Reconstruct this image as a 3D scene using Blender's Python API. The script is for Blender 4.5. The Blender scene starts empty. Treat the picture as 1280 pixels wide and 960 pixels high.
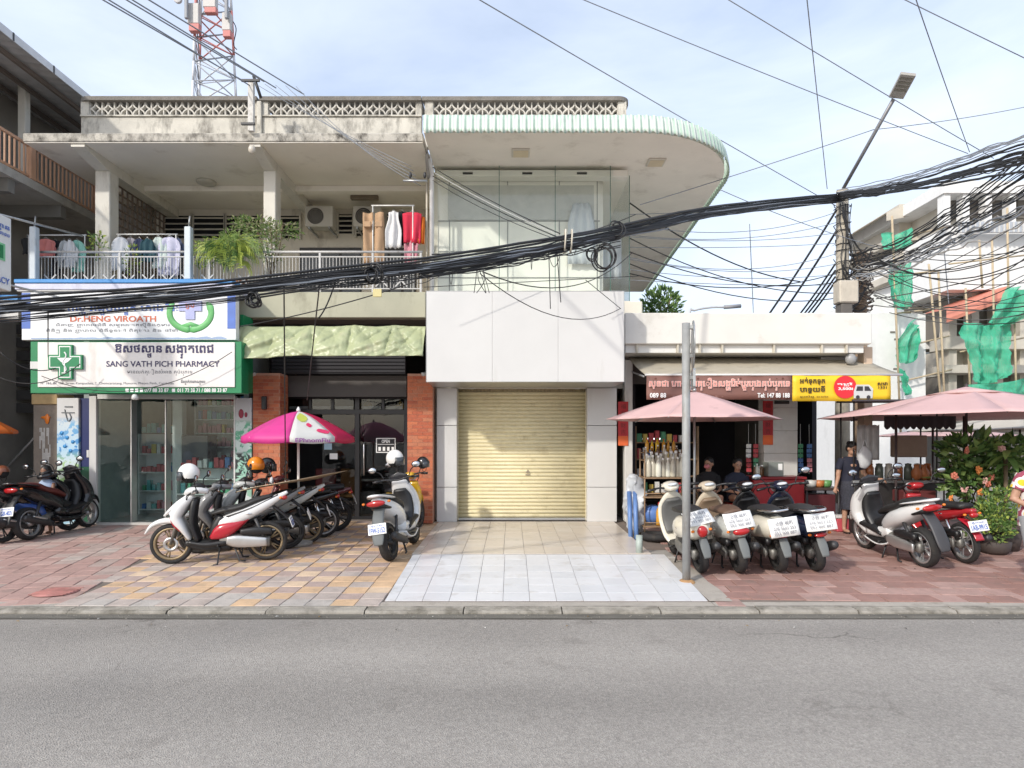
import bpy, math, random
from mathutils import Vector, Matrix, noise
R = math.radians
rnd = random.Random(7)
SC = bpy.context.scene
COL = SC.collection

# ---------------------------------------------------------------- camera
F = 820.0                                  # focal length in photograph pixels (1280 wide)
cam_d = bpy.data.cameras.new('camera'); cam_d.sensor_width = 36; cam_d.lens = 36 * F / 1280
cam_d.shift_y = (551 - 480) / 1280; cam_d.clip_end = 2000; cam_d.clip_start = .1
cam = bpy.data.objects.new('camera', cam_d); COL.objects.link(cam)
cam.location = (0, 0, 1.6); cam.rotation_euler = (R(90), 0, 0); SC.camera = cam

# ---------------------------------------------------------------- sky, sun, exposure
SUN = Vector((-.82, -1.0, .82)).normalized()          # towards the sun
world = bpy.data.worlds.new('World'); SC.world = world; world.use_nodes = True
wn, wl = world.node_tree.nodes, world.node_tree.links
bg = wn['Background']
sky = wn.new('ShaderNodeTexSky'); sky.sky_type = 'NISHITA'; sky.sun_disc = False
sky.sun_elevation = math.asin(SUN.z); sky.sun_rotation = math.atan2(SUN.x, SUN.y)
sky.air_density = 1.0; sky.dust_density = 2.2; sky.ozone_density = 1.2
tc = wn.new('ShaderNodeTexCoord'); mp = wn.new('ShaderNodeMapping'); mp.inputs['Scale'].default_value = (1, 1, 2.6)
nz = wn.new('ShaderNodeTexNoise'); nz.inputs['Scale'].default_value = 1.7; nz.inputs['Detail'].default_value = 7; nz.inputs['Roughness'].default_value = .55; nz.inputs['Distortion'].default_value = .5
rp = wn.new('ShaderNodeValToRGB'); rp.color_ramp.elements[0].position = .36; rp.color_ramp.elements[1].position = .74
rp.color_ramp.elements[0].color = (.42,) * 3 + (1,); rp.color_ramp.elements[1].color = (.92,) * 3 + (1,)
mx = wn.new('ShaderNodeMix'); mx.data_type = 'RGBA'
wl.new(tc.outputs['Generated'], mp.inputs[0]); wl.new(mp.outputs[0], nz.inputs['Vector']); wl.new(nz.outputs['Fac'], rp.inputs[0])
wl.new(rp.outputs[0], mx.inputs['Factor']); wl.new(sky.outputs[0], mx.inputs['A']); mx.inputs['B'].default_value = (4.75, 5.2, 6.05, 1)
wl.new(mx.outputs['Result'], bg.inputs['Color']); bg.inputs['Strength'].default_value = .15
sun_d = bpy.data.lights.new('sun', 'SUN'); sun_d.energy = 2.0; sun_d.angle = R(2.2); sun_d.color = (1, .95, .87)
sun = bpy.data.objects.new('sun', sun_d); COL.objects.link(sun); sun.rotation_euler = SUN.to_track_quat('Z', 'Y').to_euler(); sun.location = (-20, -20, 25)
SC.view_settings.view_transform = 'Standard'; SC.view_settings.look = 'None'; SC.view_settings.gamma = 1
SC.view_settings.use_curve_mapping = False; SC.view_settings.exposure = .62
SC.cycles.use_denoising = True; SC.cycles.max_bounces = 8; SC.cycles.transparent_max_bounces = 12
SC.cycles.sample_clamp_indirect = 6; SC.cycles.diffuse_bounces = 5

# ---------------------------------------------------------------- helpers
def at(x, y, d): return Vector(((x - 640) / F * d, d, 1.6 + (551 - y) / F * d))
def px(x, d): return (x - 640) / F * d
def pz(y, d): return 1.6 + (551 - y) / F * d
def gz(d): return -.032 * (13.2 - d) if d < 13.2 else 0.0     # the pavement falls gently to the kerb

def hx(s):
    s = s.lstrip('#'); o = []
    for i in (0, 2, 4):
        v = int(s[i:i + 2], 16) / 255; o.append(v / 12.92 if v <= .04045 else ((v + .055) / 1.055) ** 2.4)
    return tuple(o)
MATS = {}
def mat(name, col, rough=.6, metal=0., var=.1, scale=5., bump=0., bscale=60., dirt=None, coat=0., stretch=(1, 1, 1), spec=.5, trans=0.):
    """procedural surface: base colour, soft mottling, optional dirt (colour, amount, scale, stretch) and fine relief"""
    if name in MATS: return MATS[name]
    if isinstance(col, str): col = hx(col)
    m = bpy.data.materials.new(name); m.use_nodes = True; nt = m.node_tree; N, L = nt.nodes, nt.links
    b = N['Principled BSDF']; b.inputs['Roughness'].default_value = rough; b.inputs['Metallic'].default_value = metal
    b.inputs['Specular IOR Level'].default_value = spec
    if coat: b.inputs['Coat Weight'].default_value = coat; b.inputs['Coat Roughness'].default_value = .08
    t = N.new('ShaderNodeTexCoord'); oi = N.new('ShaderNodeObjectInfo')
    ad = N.new('ShaderNodeVectorMath'); ad.operation = 'ADD'
    sc_ = N.new('ShaderNodeVectorMath'); sc_.operation = 'SCALE'; sc_.inputs[0].default_value = (13, 7, 5)
    L.new(oi.outputs['Random'], sc_.inputs['Scale']); L.new(t.outputs['Object'], ad.inputs[0]); L.new(sc_.outputs[0], ad.inputs[1])
    mpn = N.new('ShaderNodeMapping'); mpn.inputs['Scale'].default_value = stretch; L.new(ad.outputs[0], mpn.inputs[0])
    n = N.new('ShaderNodeTexNoise'); n.inputs['Scale'].default_value = scale; n.inputs['Detail'].default_value = 6; n.inputs['Roughness'].default_value = .6
    L.new(mpn.outputs[0], n.inputs['Vector'])
    r = N.new('ShaderNodeValToRGB'); e = r.color_ramp.elements; e[0].position = .28; e[1].position = .72
    e[0].color = tuple(max(0, c * (1 - var)) for c in col) + (1,); e[1].color = tuple(min(.95, c * (1 + var)) for c in col) + (1,)
    L.new(n.outputs['Fac'], r.inputs[0]); out = r.outputs[0]
    if dirt:
        dc, amt, dsc, dst = dirt
        if isinstance(dc, str): dc = hx(dc)
        m2 = N.new('ShaderNodeMapping'); m2.inputs['Scale'].default_value = dst; L.new(ad.outputs[0], m2.inputs[0])
        n2 = N.new('ShaderNodeTexNoise'); n2.inputs['Scale'].default_value = dsc; n2.inputs['Detail'].default_value = 8; n2.inputs['Roughness'].default_value = .68
        L.new(m2.outputs[0], n2.inputs['Vector'])
        r2 = N.new('ShaderNodeValToRGB'); e2 = r2.color_ramp.elements
        e2[0].position = .62 - .3 * amt; e2[1].position = .8 - .2 * amt; e2[0].color = (0, 0, 0, 1); e2[1].color = (min(1, .4 + amt),) * 3 + (1,)
        L.new(n2.outputs['Fac'], r2.inputs[0])
        mm = N.new('ShaderNodeMix'); mm.data_type = 'RGBA'; L.new(r2.outputs[0], mm.inputs['Factor']); L.new(out, mm.inputs['A']); mm.inputs['B'].default_value = dc + (1,)
        out = mm.outputs['Result']
    L.new(out, b.inputs['Base Color'])
    if rough > .12:
        rr = N.new('ShaderNodeMapRange'); rr.inputs['To Min'].default_value = rough * .8; rr.inputs['To Max'].default_value = min(1, rough * 1.2)
        L.new(n.outputs['Fac'], rr.inputs[0]); L.new(rr.outputs[0], b.inputs['Roughness'])
    if bump:
        n3 = N.new('ShaderNodeTexNoise'); n3.inputs['Scale'].default_value = bscale; n3.inputs['Detail'].default_value = 5
        L.new(ad.outputs[0], n3.inputs['Vector'])
        bp = N.new('ShaderNodeBump'); bp.inputs['Strength'].default_value = min(1, bump); bp.inputs['Distance'].default_value = .02
        L.new(n3.outputs['Fac'], bp.inputs['Height']); L.new(bp.outputs[0], b.inputs['Normal'])
    if trans:
        tr = N.new('ShaderNodeBsdfTranslucent'); L.new(out, tr.inputs['Color']); ms = N.new('ShaderNodeMixShader'); ms.inputs[0].default_value = trans
        L.new(b.outputs[0], ms.inputs[1]); L.new(tr.outputs[0], ms.inputs[2]); L.new(ms.outputs[0], N['Material Output'].inputs[0])
    MATS[name] = m; return m
def glass(name, tint=(.93, .97, .95), refl=1.0):
    if name in MATS: return MATS[name]
    m = bpy.data.materials.new(name); m.use_nodes = True; N, L = m.node_tree.nodes, m.node_tree.links
    N.remove(N['Principled BSDF'])
    tr = N.new('ShaderNodeBsdfTransparent'); tr.inputs[0].default_value = tint + (1,)
    gl = N.new('ShaderNodeBsdfGlossy'); gl.inputs['Roughness'].default_value = .015
    fr = N.new('ShaderNodeFresnel'); ge = N.new('ShaderNodeNewGeometry'); ior = N.new('ShaderNodeMapRange'); ior.inputs['To Min'].default_value = 1.45; ior.inputs['To Max'].default_value = 1 / 1.45
    L.new(ge.outputs['Backfacing'], ior.inputs[0]); L.new(ior.outputs[0], fr.inputs[0])            # no total reflection on leaving a thin pane
    mu = N.new('ShaderNodeMath'); mu.operation = 'MULTIPLY'; mu.inputs[1].default_value = refl; mu.use_clamp = True
    nn = N.new('ShaderNodeTexNoise'); nn.inputs['Scale'].default_value = 1.3; bp = N.new('ShaderNodeBump'); bp.inputs['Strength'].default_value = .04; bp.inputs['Distance'].default_value = .1
    tcn = N.new('ShaderNodeTexCoord'); L.new(tcn.outputs['Object'], nn.inputs['Vector']); L.new(nn.outputs['Fac'], bp.inputs['Height']); L.new(bp.outputs[0], gl.inputs['Normal'])
    ms = N.new('ShaderNodeMixShader'); L.new(fr.outputs[0], mu.inputs[0]); L.new(mu.outputs[0], ms.inputs[0]); L.new(tr.outputs[0], ms.inputs[1]); L.new(gl.outputs[0], ms.inputs[2])
    L.new(ms.outputs[0], N['Material Output'].inputs[0]); MATS[name] = m; return m

def catmull(P, sub):
    if sub <= 1 or len(P) < 3: return [tuple(p) for p in P]
    o = []; n = len(P)
    for i in range(n - 1):
        p0, p1, p2, p3 = P[max(0, i - 1)], P[i], P[i + 1], P[min(n - 1, i + 2)]
        for k in range(sub):
            t = k / sub
            o.append(tuple(.5 * (2 * b + (c - a) * t + (2 * a - 5 * b + 4 * c - d) * t * t + (3 * b - a - 3 * c + d) * t ** 3) for a, b, c, d in zip(p0, p1, p2, p3)))
    o.append(tuple(P[-1])); return o
BOXF = [(0, 3, 2, 1), (4, 5, 6, 7), (0, 1, 5, 4), (1, 2, 6, 5), (2, 3, 7, 6), (3, 0, 4, 7)]
WLOC = {}
class MB:
    def __init__(s): s.v = []; s.f = []; s.s = []; s.m = []; s.uv = None
    def add(s, vs, fs, smooth=False, mi=0, M=None):
        o = len(s.v)
        s.v += [tuple(M @ Vector(p)) if M is not None else tuple(p) for p in vs]
        for f in fs: s.f.append(tuple(i + o for i in f)); s.s.append(smooth); s.m.append(mi)
        return s
    def box(s, x0, x1, y0, y1, z0, z1, mi=0, M=None):
        return s.add([(x0, y0, z0), (x1, y0, z0), (x1, y1, z0), (x0, y1, z0), (x0, y0, z1), (x1, y0, z1), (x1, y1, z1), (x0, y1, z1)], BOXF, False, mi, M)
    def cbox(s, x0, x1, y0, y1, z0, z1, b=.01, mi=0, M=None):
        """box with chamfered edges"""
        vs = []; idx = {}
        X, Y, Z = (x0, x1), (y0, y1), (z0, z1)
        for i in (0, 1):
            for j in (0, 1):
                for k in (0, 1):
                    sx, sy, sz = (1 - 2 * i), (1 - 2 * j), (1 - 2 * k)
                    for ax in range(3):
                        p = [X[i] + sx * b, Y[j] + sy * b, Z[k] + sz * b]; p[ax] = (X[i], Y[j], Z[k])[ax]
                        idx[i, j, k, ax] = len(vs); vs.append(p)
        fs = []
        for ax in range(3):
            a, c = [q for q in range(3) if q != ax]
            for side in (0, 1):
                ring = []
                for u, v in ((0, 0), (1, 0), (1, 1), (0, 1)):
                    q = [0, 0, 0]; q[ax] = side; q[a] = u; q[c] = v; ring.append(idx[q[0], q[1], q[2], ax])
                fs.append(ring)
                # edges of this axis direction
        for ax in range(3):
            a, c = [q for q in range(3) if q != ax]
            for u in (0, 1):
                for v in (0, 1):
                    e = []
                    for w in (0, 1):
                        q = [0, 0, 0]; q[ax] = w; q[a] = u; q[c] = v; e.append(tuple(q))
                    fs.append([idx[e[0] + (a,)], idx[e[1] + (a,)], idx[e[1] + (c,)], idx[e[0] + (c,)]])
        for i in (0, 1):
            for j in (0, 1):
                for k in (0, 1): fs.append([idx[i, j, k, 0], idx[i, j, k, 1], idx[i, j, k, 2]])
        cen = Vector(((x0 + x1) / 2, (y0 + y1) / 2, (z0 + z1) / 2)); out = []
        for f in fs:
            p = [Vector(vs[q]) for q in f]; nrm = (p[1] - p[0]).cross(p[2] - p[0])
            out.append(list(f) if nrm.dot(sum(p, Vector()) / len(p) - cen) > 0 else list(reversed(f)))
        return s.add(vs, out, False, mi, M)
    def tube(s, pts, r, n=8, mi=0, cap=True, M=None, sub=1):
        if sub > 1:
            if hasattr(r, '__len__'):
                q = catmull([tuple(p) + (a,) for p, a in zip(pts, r)], sub); pts = [p[:3] for p in q]; r = [p[3] for p in q]
            else: pts = catmull([tuple(p) for p in pts], sub)
        pts = [Vector(p) for p in pts]; k = len(pts); rs = list(r) if hasattr(r, '__len__') else [r] * k
        vs = []; fs = []; up = None
        for i, p in enumerate(pts):
            t = (pts[min(k - 1, i + 1)] - pts[max(0, i - 1)]);
            if t.length < 1e-9: t = Vector((0, 0, 1))
            t.normalize()
            if up is None: up = t.orthogonal().normalized()
            else:
                up = up - t * up.dot(t)
                up = up.normalized() if up.length > 1e-6 else t.orthogonal().normalized()
            sd = t.cross(up)
            for j in range(n):
                a = 2 * math.pi * j / n; vs.append(p + (up * math.cos(a) + sd * math.sin(a)) * rs[i])
        for i in range(k - 1):
            for j in range(n):
                j2 = (j + 1) % n; fs.append((i * n + j, i * n + j2, (i + 1) * n + j2, (i + 1) * n + j))
        if cap: fs.append(tuple(reversed(range(n)))); fs.append(tuple(range((k - 1) * n, k * n)))
        return s.add(vs, fs, n > 4, mi, M)
    def swept(s, path, n=14, p=2.4, y=0., sub=4, mi=0, M=None):
        """body panel: path of (x, z, half width, half height) in the XZ plane, superelliptic sections square to the path"""
        path = catmull(path, sub); k = len(path); vs = []; fs = []
        for i, (x, z, w, h) in enumerate(path):
            a, b = path[max(0, i - 1)], path[min(k - 1, i + 1)]
            t = Vector((b[0] - a[0], 0, b[1] - a[1])); t = t.normalized() if t.length > 1e-9 else Vector((1, 0, 0))
            nn = Vector((-t.z, 0, t.x))
            for j in range(n):
                an = 2 * math.pi * (j + .5) / n; c, q = math.cos(an), math.sin(an)
                u = math.copysign(abs(c) ** (2 / p), c) * max(w, .002); v = math.copysign(abs(q) ** (2 / p), q) * max(h, .002)
                vs.append(Vector((x, y + u, z)) + nn * v)
        for i in range(k - 1):
            for j in range(n):
                j2 = (j + 1) % n; fs.append((i * n + j, (i + 1) * n + j, (i + 1) * n + j2, i * n + j2))
        fs.append(tuple(range(n))); fs.append(tuple(reversed(range((k - 1) * n, k * n))))
        return s.add(vs, fs, True, mi, M)
    def lathe(s, prof, n=16, c=(0, 0, 0), axis='z', mi=0, smooth=True, M=None, closed=False):
        k = len(prof); vs = []; fs = []
        for (r, z) in prof:
            for j in range(n):
                a = 2 * math.pi * j / n; u, v = r * math.cos(a), r * math.sin(a)
                q = (u, v, z) if axis == 'z' else ((u, z, v) if axis == 'y' else (z, u, v))
                vs.append((q[0] + c[0], q[1] + c[1], q[2] + c[2]))
        rng = range(k) if closed else range(k - 1)
        for i in rng:
            i2 = (i + 1) % k
            for j in range(n):
                j2 = (j + 1) % n; fs.append((i * n + j, i * n + j2, i2 * n + j2, i2 * n + j))
        if not closed:
            if prof[0][0] > 1e-4: fs.append(tuple(reversed(range(n))))
            if prof[-1][0] > 1e-4: fs.append(tuple(range((k - 1) * n, k * n)))
        return s.add(vs, fs, smooth, mi, M)
    def ell(s, c, r, n=12, m=8, mi=0, M=None):
        vs = []; fs = []
        for i in range(m + 1):
            th = math.pi * i / m
            for j in range(n):
                a = 2 * math.pi * j / n
                vs.append((c[0] + r[0] * math.sin(th) * math.cos(a), c[1] + r[1] * math.sin(th) * math.sin(a), c[2] + r[2] * math.cos(th)))
        for i in range(m):
            for j in range(n):
                j2 = (j + 1) % n; fs.append((i * n + j, (i + 1) * n + j, (i + 1) * n + j2, i * n + j2))
        return s.add(vs, fs, True, mi, M)
    def prism(s, out, axis, a, b, mi=0, M=None, smooth=False):
        """closed outline extruded along an axis; outline coordinates are the two other axes in order"""
        k = len(out)
        def q(p, t): return (t, p[0], p[1]) if axis == 'x' else ((p[0], t, p[1]) if axis == 'y' else (p[0], p[1], t))
        vs = [q(p, a) for p in out] + [q(p, b) for p in out]
        fs = [tuple(range(k)), tuple(reversed(range(k, 2 * k)))] + [(i, k + i, k + (i + 1) % k, (i + 1) % k) for i in range(k)]
        return s.add(vs, fs, smooth, mi, M)
    def grid(s, rows, mi=0, smooth=True, M=None, thick=0.):
        nr, nc = len(rows), len(rows[0]); vs = [p for r in rows for p in r]
        fs = [(i * nc + j, i * nc + j + 1, (i + 1) * nc + j + 1, (i + 1) * nc + j) for i in range(nr - 1) for j in range(nc - 1)]
        if thick:
            V = [Vector(p) for p in vs]; nn = [Vector() for _ in V]
            for f in fs:
                c = (V[f[1]] - V[f[0]]).cross(V[f[3]] - V[f[0]])
                for i in f: nn[i] += c
            k = len(V); vs = V + [p - q.normalized() * thick for p, q in zip(V, nn)]
            fs += [tuple(i + k for i in reversed(f)) for f in fs]
            bd = [i for i in range(nc)] + [i * nc + nc - 1 for i in range(1, nr)] + [(nr - 1) * nc + j for j in range(nc - 2, -1, -1)] + [i * nc for i in range(nr - 2, 0, -1)]
            for a, b in zip(bd, bd[1:] + bd[:1]): fs.append((b, a, a + k, b + k))
        return s.add(vs, fs, smooth, mi, M)
    def mesh(s, name, mats, off=None):
        me = bpy.data.meshes.new(name)
        vs = s.v if off is None else [(x - off[0], y - off[1], z - off[2]) for x, y, z in s.v]
        me.from_pydata(vs, [], s.f); me.polygons.foreach_set('use_smooth', s.s); me.polygons.foreach_set('material_index', s.m)
        for m in (mats if isinstance(mats, (list, tuple)) else [mats]): me.materials.append(m)
        if s.uv:
            u = me.uv_layers.new(name='UVMap')
            for lp in me.loops: u.data[lp.index].uv = s.uv[lp.vertex_index]
        me.update(); return me
    def build(s, name, mats, parent=None, world=True, loc=None):
        """one mesh object; coordinates are world ones unless world=False (then local to the parent)"""
        off = None
        if world and parent is not None: off = WLOC[parent.name]
        if parent is None and loc is not None: off = loc
        o = bpy.data.objects.new(name, s.mesh(name, mats, off)); COL.objects.link(o)
        if parent is not None: o.parent = parent
        elif loc is not None: o.location = loc
        WLOC[o.name] = Vector(WLOC[parent.name]) if parent is not None and parent.name in WLOC else Vector(loc or (0, 0, 0))
        return o
def tag(o, label, cat, group=None):
    o['label'] = label; o['category'] = cat
    if group: o['group'] = group
    return o
def thing(name, label, cat, loc=(0, 0, 0), rotz=0., group=None, tilt=0.):
    o = bpy.data.objects.new(name, None); COL.objects.link(o); o.empty_display_size = .2
    o.location = loc; o.rotation_euler = (tilt, 0, rotz); WLOC[o.name] = Vector(loc); return tag(o, label, cat, group)
def single(name, mb, mats, label, cat, loc=None, group=None):
    """a thing that is one mesh, its origin at its base"""
    if loc is None:
        xs, ys, zs = zip(*mb.v); loc = ((min(xs) + max(xs)) / 2, (min(ys) + max(ys)) / 2, min(zs))
    return tag(mb.build(name, mats, None, loc=loc), label, cat, group)
def struct(name, mb, mats):
    o = mb.build(name, mats); o['kind'] = 'structure'; return o
def inst(name, me, parent, loc, rot=(0, 0, 0), scale=(1, 1, 1), world=True):
    """a piece that shares mesh data, child of parent"""
    o = bpy.data.objects.new(name, me); COL.objects.link(o); o.parent = parent
    o.location = Vector(loc) - (WLOC[parent.name] if world else Vector()); o.rotation_euler = rot; o.scale = scale
    return o
def copy_tree(o, parent=None):
    c = o.copy(); COL.objects.link(c); c.parent = parent
    for ch in list(o.children): copy_tree(ch, c)
    WLOC[c.name] = Vector(c.location); return c
ORD = ['first', 'second', 'third', 'fourth', 'fifth', 'sixth', 'seventh', 'eighth', 'ninth', 'tenth']
_TX = {}
def glyphs(s, bold=0.):
    """flat text outline as vertices and faces, cap height about .7"""
    k = (s, bold)
    if k not in _TX:
        c = bpy.data.curves.new('text', 'FONT'); c.body = s; c.size = 1; c.offset = bold; c.resolution_u = 3
        o = bpy.data.objects.new('text', c); me = bpy.data.meshes.new_from_object(o)
        _TX[k] = ([tuple(v.co) for v in me.vertices], [tuple(p.vertices) for p in me.polygons])
        bpy.data.objects.remove(o); bpy.data.meshes.remove(me); bpy.data.curves.remove(c)
    return _TX[k]
def ktext(s, bold=0.):
    """Khmer text: a consonant after the stacking sign is set small under the letter before it"""
    main = ''; subs = []; i = 0
    while i < len(s):
        if s[i] == '\u17d2' and i + 1 < len(s): subs.append((main, s[i + 1])); i += 2
        else: main += s[i]; i += 1
    v, f = glyphs(main, bold); v = list(v); f = list(f)
    for pre, ch in subs:
        pv, _ = glyphs(pre, bold); xr = max([p[0] for p in pv] or [0]); sv, sf = glyphs(ch, bold)
        w = max(p[0] for p in sv); o = len(v)
        v += [(xr - .62 * w + p[0] * .66, p[1] * .55 - .46, 0) for p in sv]; f += [tuple(q + o for q in g) for g in sf]
    return v, f
def text(mb, s, x0, x1, z0, z1, y, bold=0., mi=0, khmer=False, M=None):
    """print fitted to a rectangle on a plane facing -Y"""
    v, f = ktext(s) if khmer else glyphs(s)
    if not v: return
    ax, bx = min(p[0] for p in v), max(p[0] for p in v); az, bz = min(p[1] for p in v), max(p[1] for p in v)
    kx = (x1 - x0) / (bx - ax); kz = (z1 - z0) / (bz - az)
    for q, (dx, dz) in enumerate(((0, 0), (-bold, bold), (bold, bold), (-bold, -bold), (bold, -bold)) if bold else ((0, 0),)):     # heavier strokes
        mb.add([(x0 + (p[0] - ax + dx) * kx, y - .0004 * q, z0 + (p[1] - az + dz) * kz) for p in v], f, False, mi, M)

# ---------------------------------------------------------------- materials shared by many things
WHITE = mat('white paint', (.68, .67, .64), .55, var=.05, scale=2.5, dirt=('#8d857a', .12, 1.5, (1, 1, .3)))
PANEL = mat('white composite panel', (.6, .595, .58), .34, var=.03, scale=1.2, dirt=('#aaa59b', .13, 2.0, (1, 1, .12)))
CREAM = mat('cream wall paint', (.66, .62, .53), .7, var=.06, scale=2, dirt=('#8f8672', .18, 1.8, (1, 1, .35)))
SOFFIT = mat('old painted concrete soffit', (.84, .79, .7), .75, var=.05, scale=1.6, dirt=('#a89d8b', .2, 1.3, (1, 1, 1)))
MOULD = mat('weathered white concrete', (.58, .55, .48), .8, var=.14, scale=3, dirt=('#3f382f', .5, 3.6, (1, 1, .4)), bump=.4, bscale=45)
MOULDH = mat('mould blackened concrete edge', (.5, .47, .41), .85, var=.2, scale=6, dirt=('#38332c', .6, 5.5, (1, 1, .6)), bump=.5, bscale=45)
MOULDCAP = mat('blackened concrete coping', (.2, .185, .165), .85, var=.25, scale=4, dirt=('#6f675b', .4, 5, (1, 1, 1)), bump=.6, bscale=40)
CONC = mat('grey concrete', (.36, .34, .31), .85, var=.15, scale=4, dirt=('#57514a', .3, 2.5, (1, 1, 1)), bump=.5, bscale=50)
BLACK = mat('black plastic', (.014, .014, .015), .42, var=.2, scale=12)
RUBBER = mat('tyre rubber', (.022, .021, .021), .8, var=.3, scale=25, dirt=('#4d4438', .25, 9, (1, 1, 1)), bump=.3)
STEEL = mat('galvanised steel', (.42, .43, .43), .42, metal=.75, var=.12, scale=12, dirt=('#6a5a48', .2, 8, (1, 1, .4)))
CHROME = mat('chrome', (.72, .72, .72), .12, metal=1, var=.03)
ALU = mat('brushed aluminium', (.55, .55, .54), .38, metal=.8, var=.08)
DARKM = mat('dark steel', (.05, .05, .052), .5, metal=.4, var=.2, scale=15)
CABLE = mat('black cable sheath', (.018, .018, .019), .55, var=.25, scale=8, dirt=('#3c3833', .25, 3, (1, 1, 1)))
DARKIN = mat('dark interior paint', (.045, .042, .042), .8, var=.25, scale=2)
RED = mat('red plastic', (.5, .03, .035), .35, var=.1, scale=6)
LENS = mat('red tail lens', (.4, .012, .014), .15, var=.08, coat=.6)
ORANGEL = mat('amber lens', (.75, .2, .02), .2, var=.08)
PAPER = mat('white printed sheet', (.8, .8, .78), .5, var=.03)
INK = mat('black print', (.015, .015, .018), .6, var=.05)
GREYINK = mat('grey print', (.28, .28, .3), .6, var=.05)
MIRROR = mat('mirror glass', (.6, .63, .66), .04, metal=1, var=.01)
SKIN = mat('skin', (.42, .24, .16), .5, var=.06, scale=14)
GREEN = mat('pharmacy green', (.01, .2, .075), .4, var=.08)
WOODC = mat('cardboard', (.66, .53, .36), .85, var=.12, scale=6)

# ================================================================ GROUND
def asphalt():
    m = bpy.data.materials.new('worn asphalt'); m.use_nodes = True; N, L = m.node_tree.nodes, m.node_tree.links
    b = N['Principled BSDF']; b.inputs['Roughness'].default_value = .88
    t = N.new('ShaderNodeTexCoord')
    def nz_(sc, det, ro=.6): 
        n = N.new('ShaderNodeTexNoise'); n.inputs['Scale'].default_value = sc; n.inputs['Detail'].default_value = det; n.inputs['Roughness'].default_value = ro
        L.new(t.outputs['Object'], n.inputs['Vector']); return n
    mpn = N.new('ShaderNodeMapping'); mpn.inputs['Scale'].default_value = (.18, 1, 1); L.new(t.outputs['Object'], mpn.inputs[0])
    n1 = nz_(.9, 6); n1b = N.new('ShaderNodeTexNoise'); n1b.inputs['Scale'].default_value = 1.2; n1b.inputs['Detail'].default_value = 4; L.new(mpn.outputs[0], n1b.inputs['Vector'])
    v = N.new('ShaderNodeTexVoronoi'); v.inputs['Scale'].default_value = 95; L.new(t.outputs['Object'], v.inputs['Vector'])
    n2 = nz_(38, 5, .75)
    r1 = N.new('ShaderNodeValToRGB'); e = r1.color_ramp.elements; e[0].position = .3; e[1].position = .75; e[0].color = (.28, .256, .229, 1); e[1].color = (.375, .344, .308, 1)
    mxn = N.new('ShaderNodeMath'); mxn.operation = 'ADD'; hm = N.new('ShaderNodeMath'); hm.operation = 'MULTIPLY'; hm.inputs[1].default_value = .5
    L.new(n1.outputs['Fac'], mxn.inputs[0]); L.new(n1b.outputs['Fac'], mxn.inputs[1]); L.new(mxn.outputs[0], hm.inputs[0]); L.new(hm.outputs[0], r1.inputs[0])
    r2 = N.new('ShaderNodeValToRGB'); e = r2.color_ramp.elements; e[0].position = .3; e[1].position = .72; e[0].color = (.74, .74, .74, 1); e[1].color = (1.2, 1.2, 1.2, 1)
    L.new(n2.outputs['Fac'], r2.inputs[0])
    r3 = N.new('ShaderNodeValToRGB'); e = r3.color_ramp.elements; e[0].position = .0; e[1].position = 1; e[0].color = (.75, .75, .75, 1); e[1].color = (1.25, 1.25, 1.25, 1)
    L.new(v.outputs['Color'], r3.inputs[0])
    a = N.new('ShaderNodeMix'); a.data_type = 'RGBA'; a.blend_type = 'MULTIPLY'; a.inputs['Factor'].default_value = 1; L.new(r1.outputs[0], a.inputs['A']); L.new(r2.outputs[0], a.inputs['B'])
    c = N.new('ShaderNodeMix'); c.data_type = 'RGBA'; c.blend_type = 'MULTIPLY'; c.inputs['Factor'].default_value = .8; L.new(a.outputs['Result'], c.inputs['A']); L.new(r3.outputs[0], c.inputs['B'])
    cr = N.new('ShaderNodeTexVoronoi'); cr.feature = 'DISTANCE_TO_EDGE'; cr.inputs['Scale'].default_value = .55      # hairline cracks, broken up by noise
    wp = N.new('ShaderNodeVectorMath'); wp.operation = 'MULTIPLY_ADD'; wp.inputs[1].default_value = (.55, .55, .55); nw = nz_(2.2, 4); L.new(nw.outputs['Color'], wp.inputs[0]); L.new(t.outputs['Object'], wp.inputs[2]); L.new(wp.outputs[0], cr.inputs['Vector'])
    rc = N.new('ShaderNodeValToRGB'); e = rc.color_ramp.elements; e[0].position = .0; e[1].position = .012; e[0].color = (.45, .44, .43, 1); e[1].color = (1, 1, 1, 1); L.new(cr.outputs['Distance'], rc.inputs[0])
    nm = nz_(.5, 2); rm = N.new('ShaderNodeValToRGB'); e = rm.color_ramp.elements; e[0].position = .56; e[1].position = .68; L.new(nm.outputs['Fac'], rm.inputs[0])
    ck = N.new('ShaderNodeMix'); ck.data_type = 'RGBA'; ck.blend_type = 'MULTIPLY'; L.new(rm.outputs[0], ck.inputs['Factor']); L.new(c.outputs['Result'], ck.inputs['A']); L.new(rc.outputs[0], ck.inputs['B'])
    np_ = nz_(1.7, 3, .5); rp_ = N.new('ShaderNodeValToRGB'); e = rp_.color_ramp.elements; e[0].position = .63; e[1].position = .7; e[0].color = (1, 1, 1, 1); e[1].color = (.87, .865, .86, 1); L.new(np_.outputs['Fac'], rp_.inputs[0])      # oil and tar stains
    sp = N.new('ShaderNodeSeparateXYZ'); L.new(t.outputs['Object'], sp.inputs[0]); sn = N.new('ShaderNodeMath'); sn.operation = 'SINE'; ml = N.new('ShaderNodeMath'); ml.operation = 'MULTIPLY_ADD'; ml.inputs[1].default_value = 3.6; L.new(sp.outputs['Y'], ml.inputs[0]); L.new(n1b.outputs['Fac'], ml.inputs[2]); L.new(ml.outputs[0], sn.inputs[0])
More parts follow.
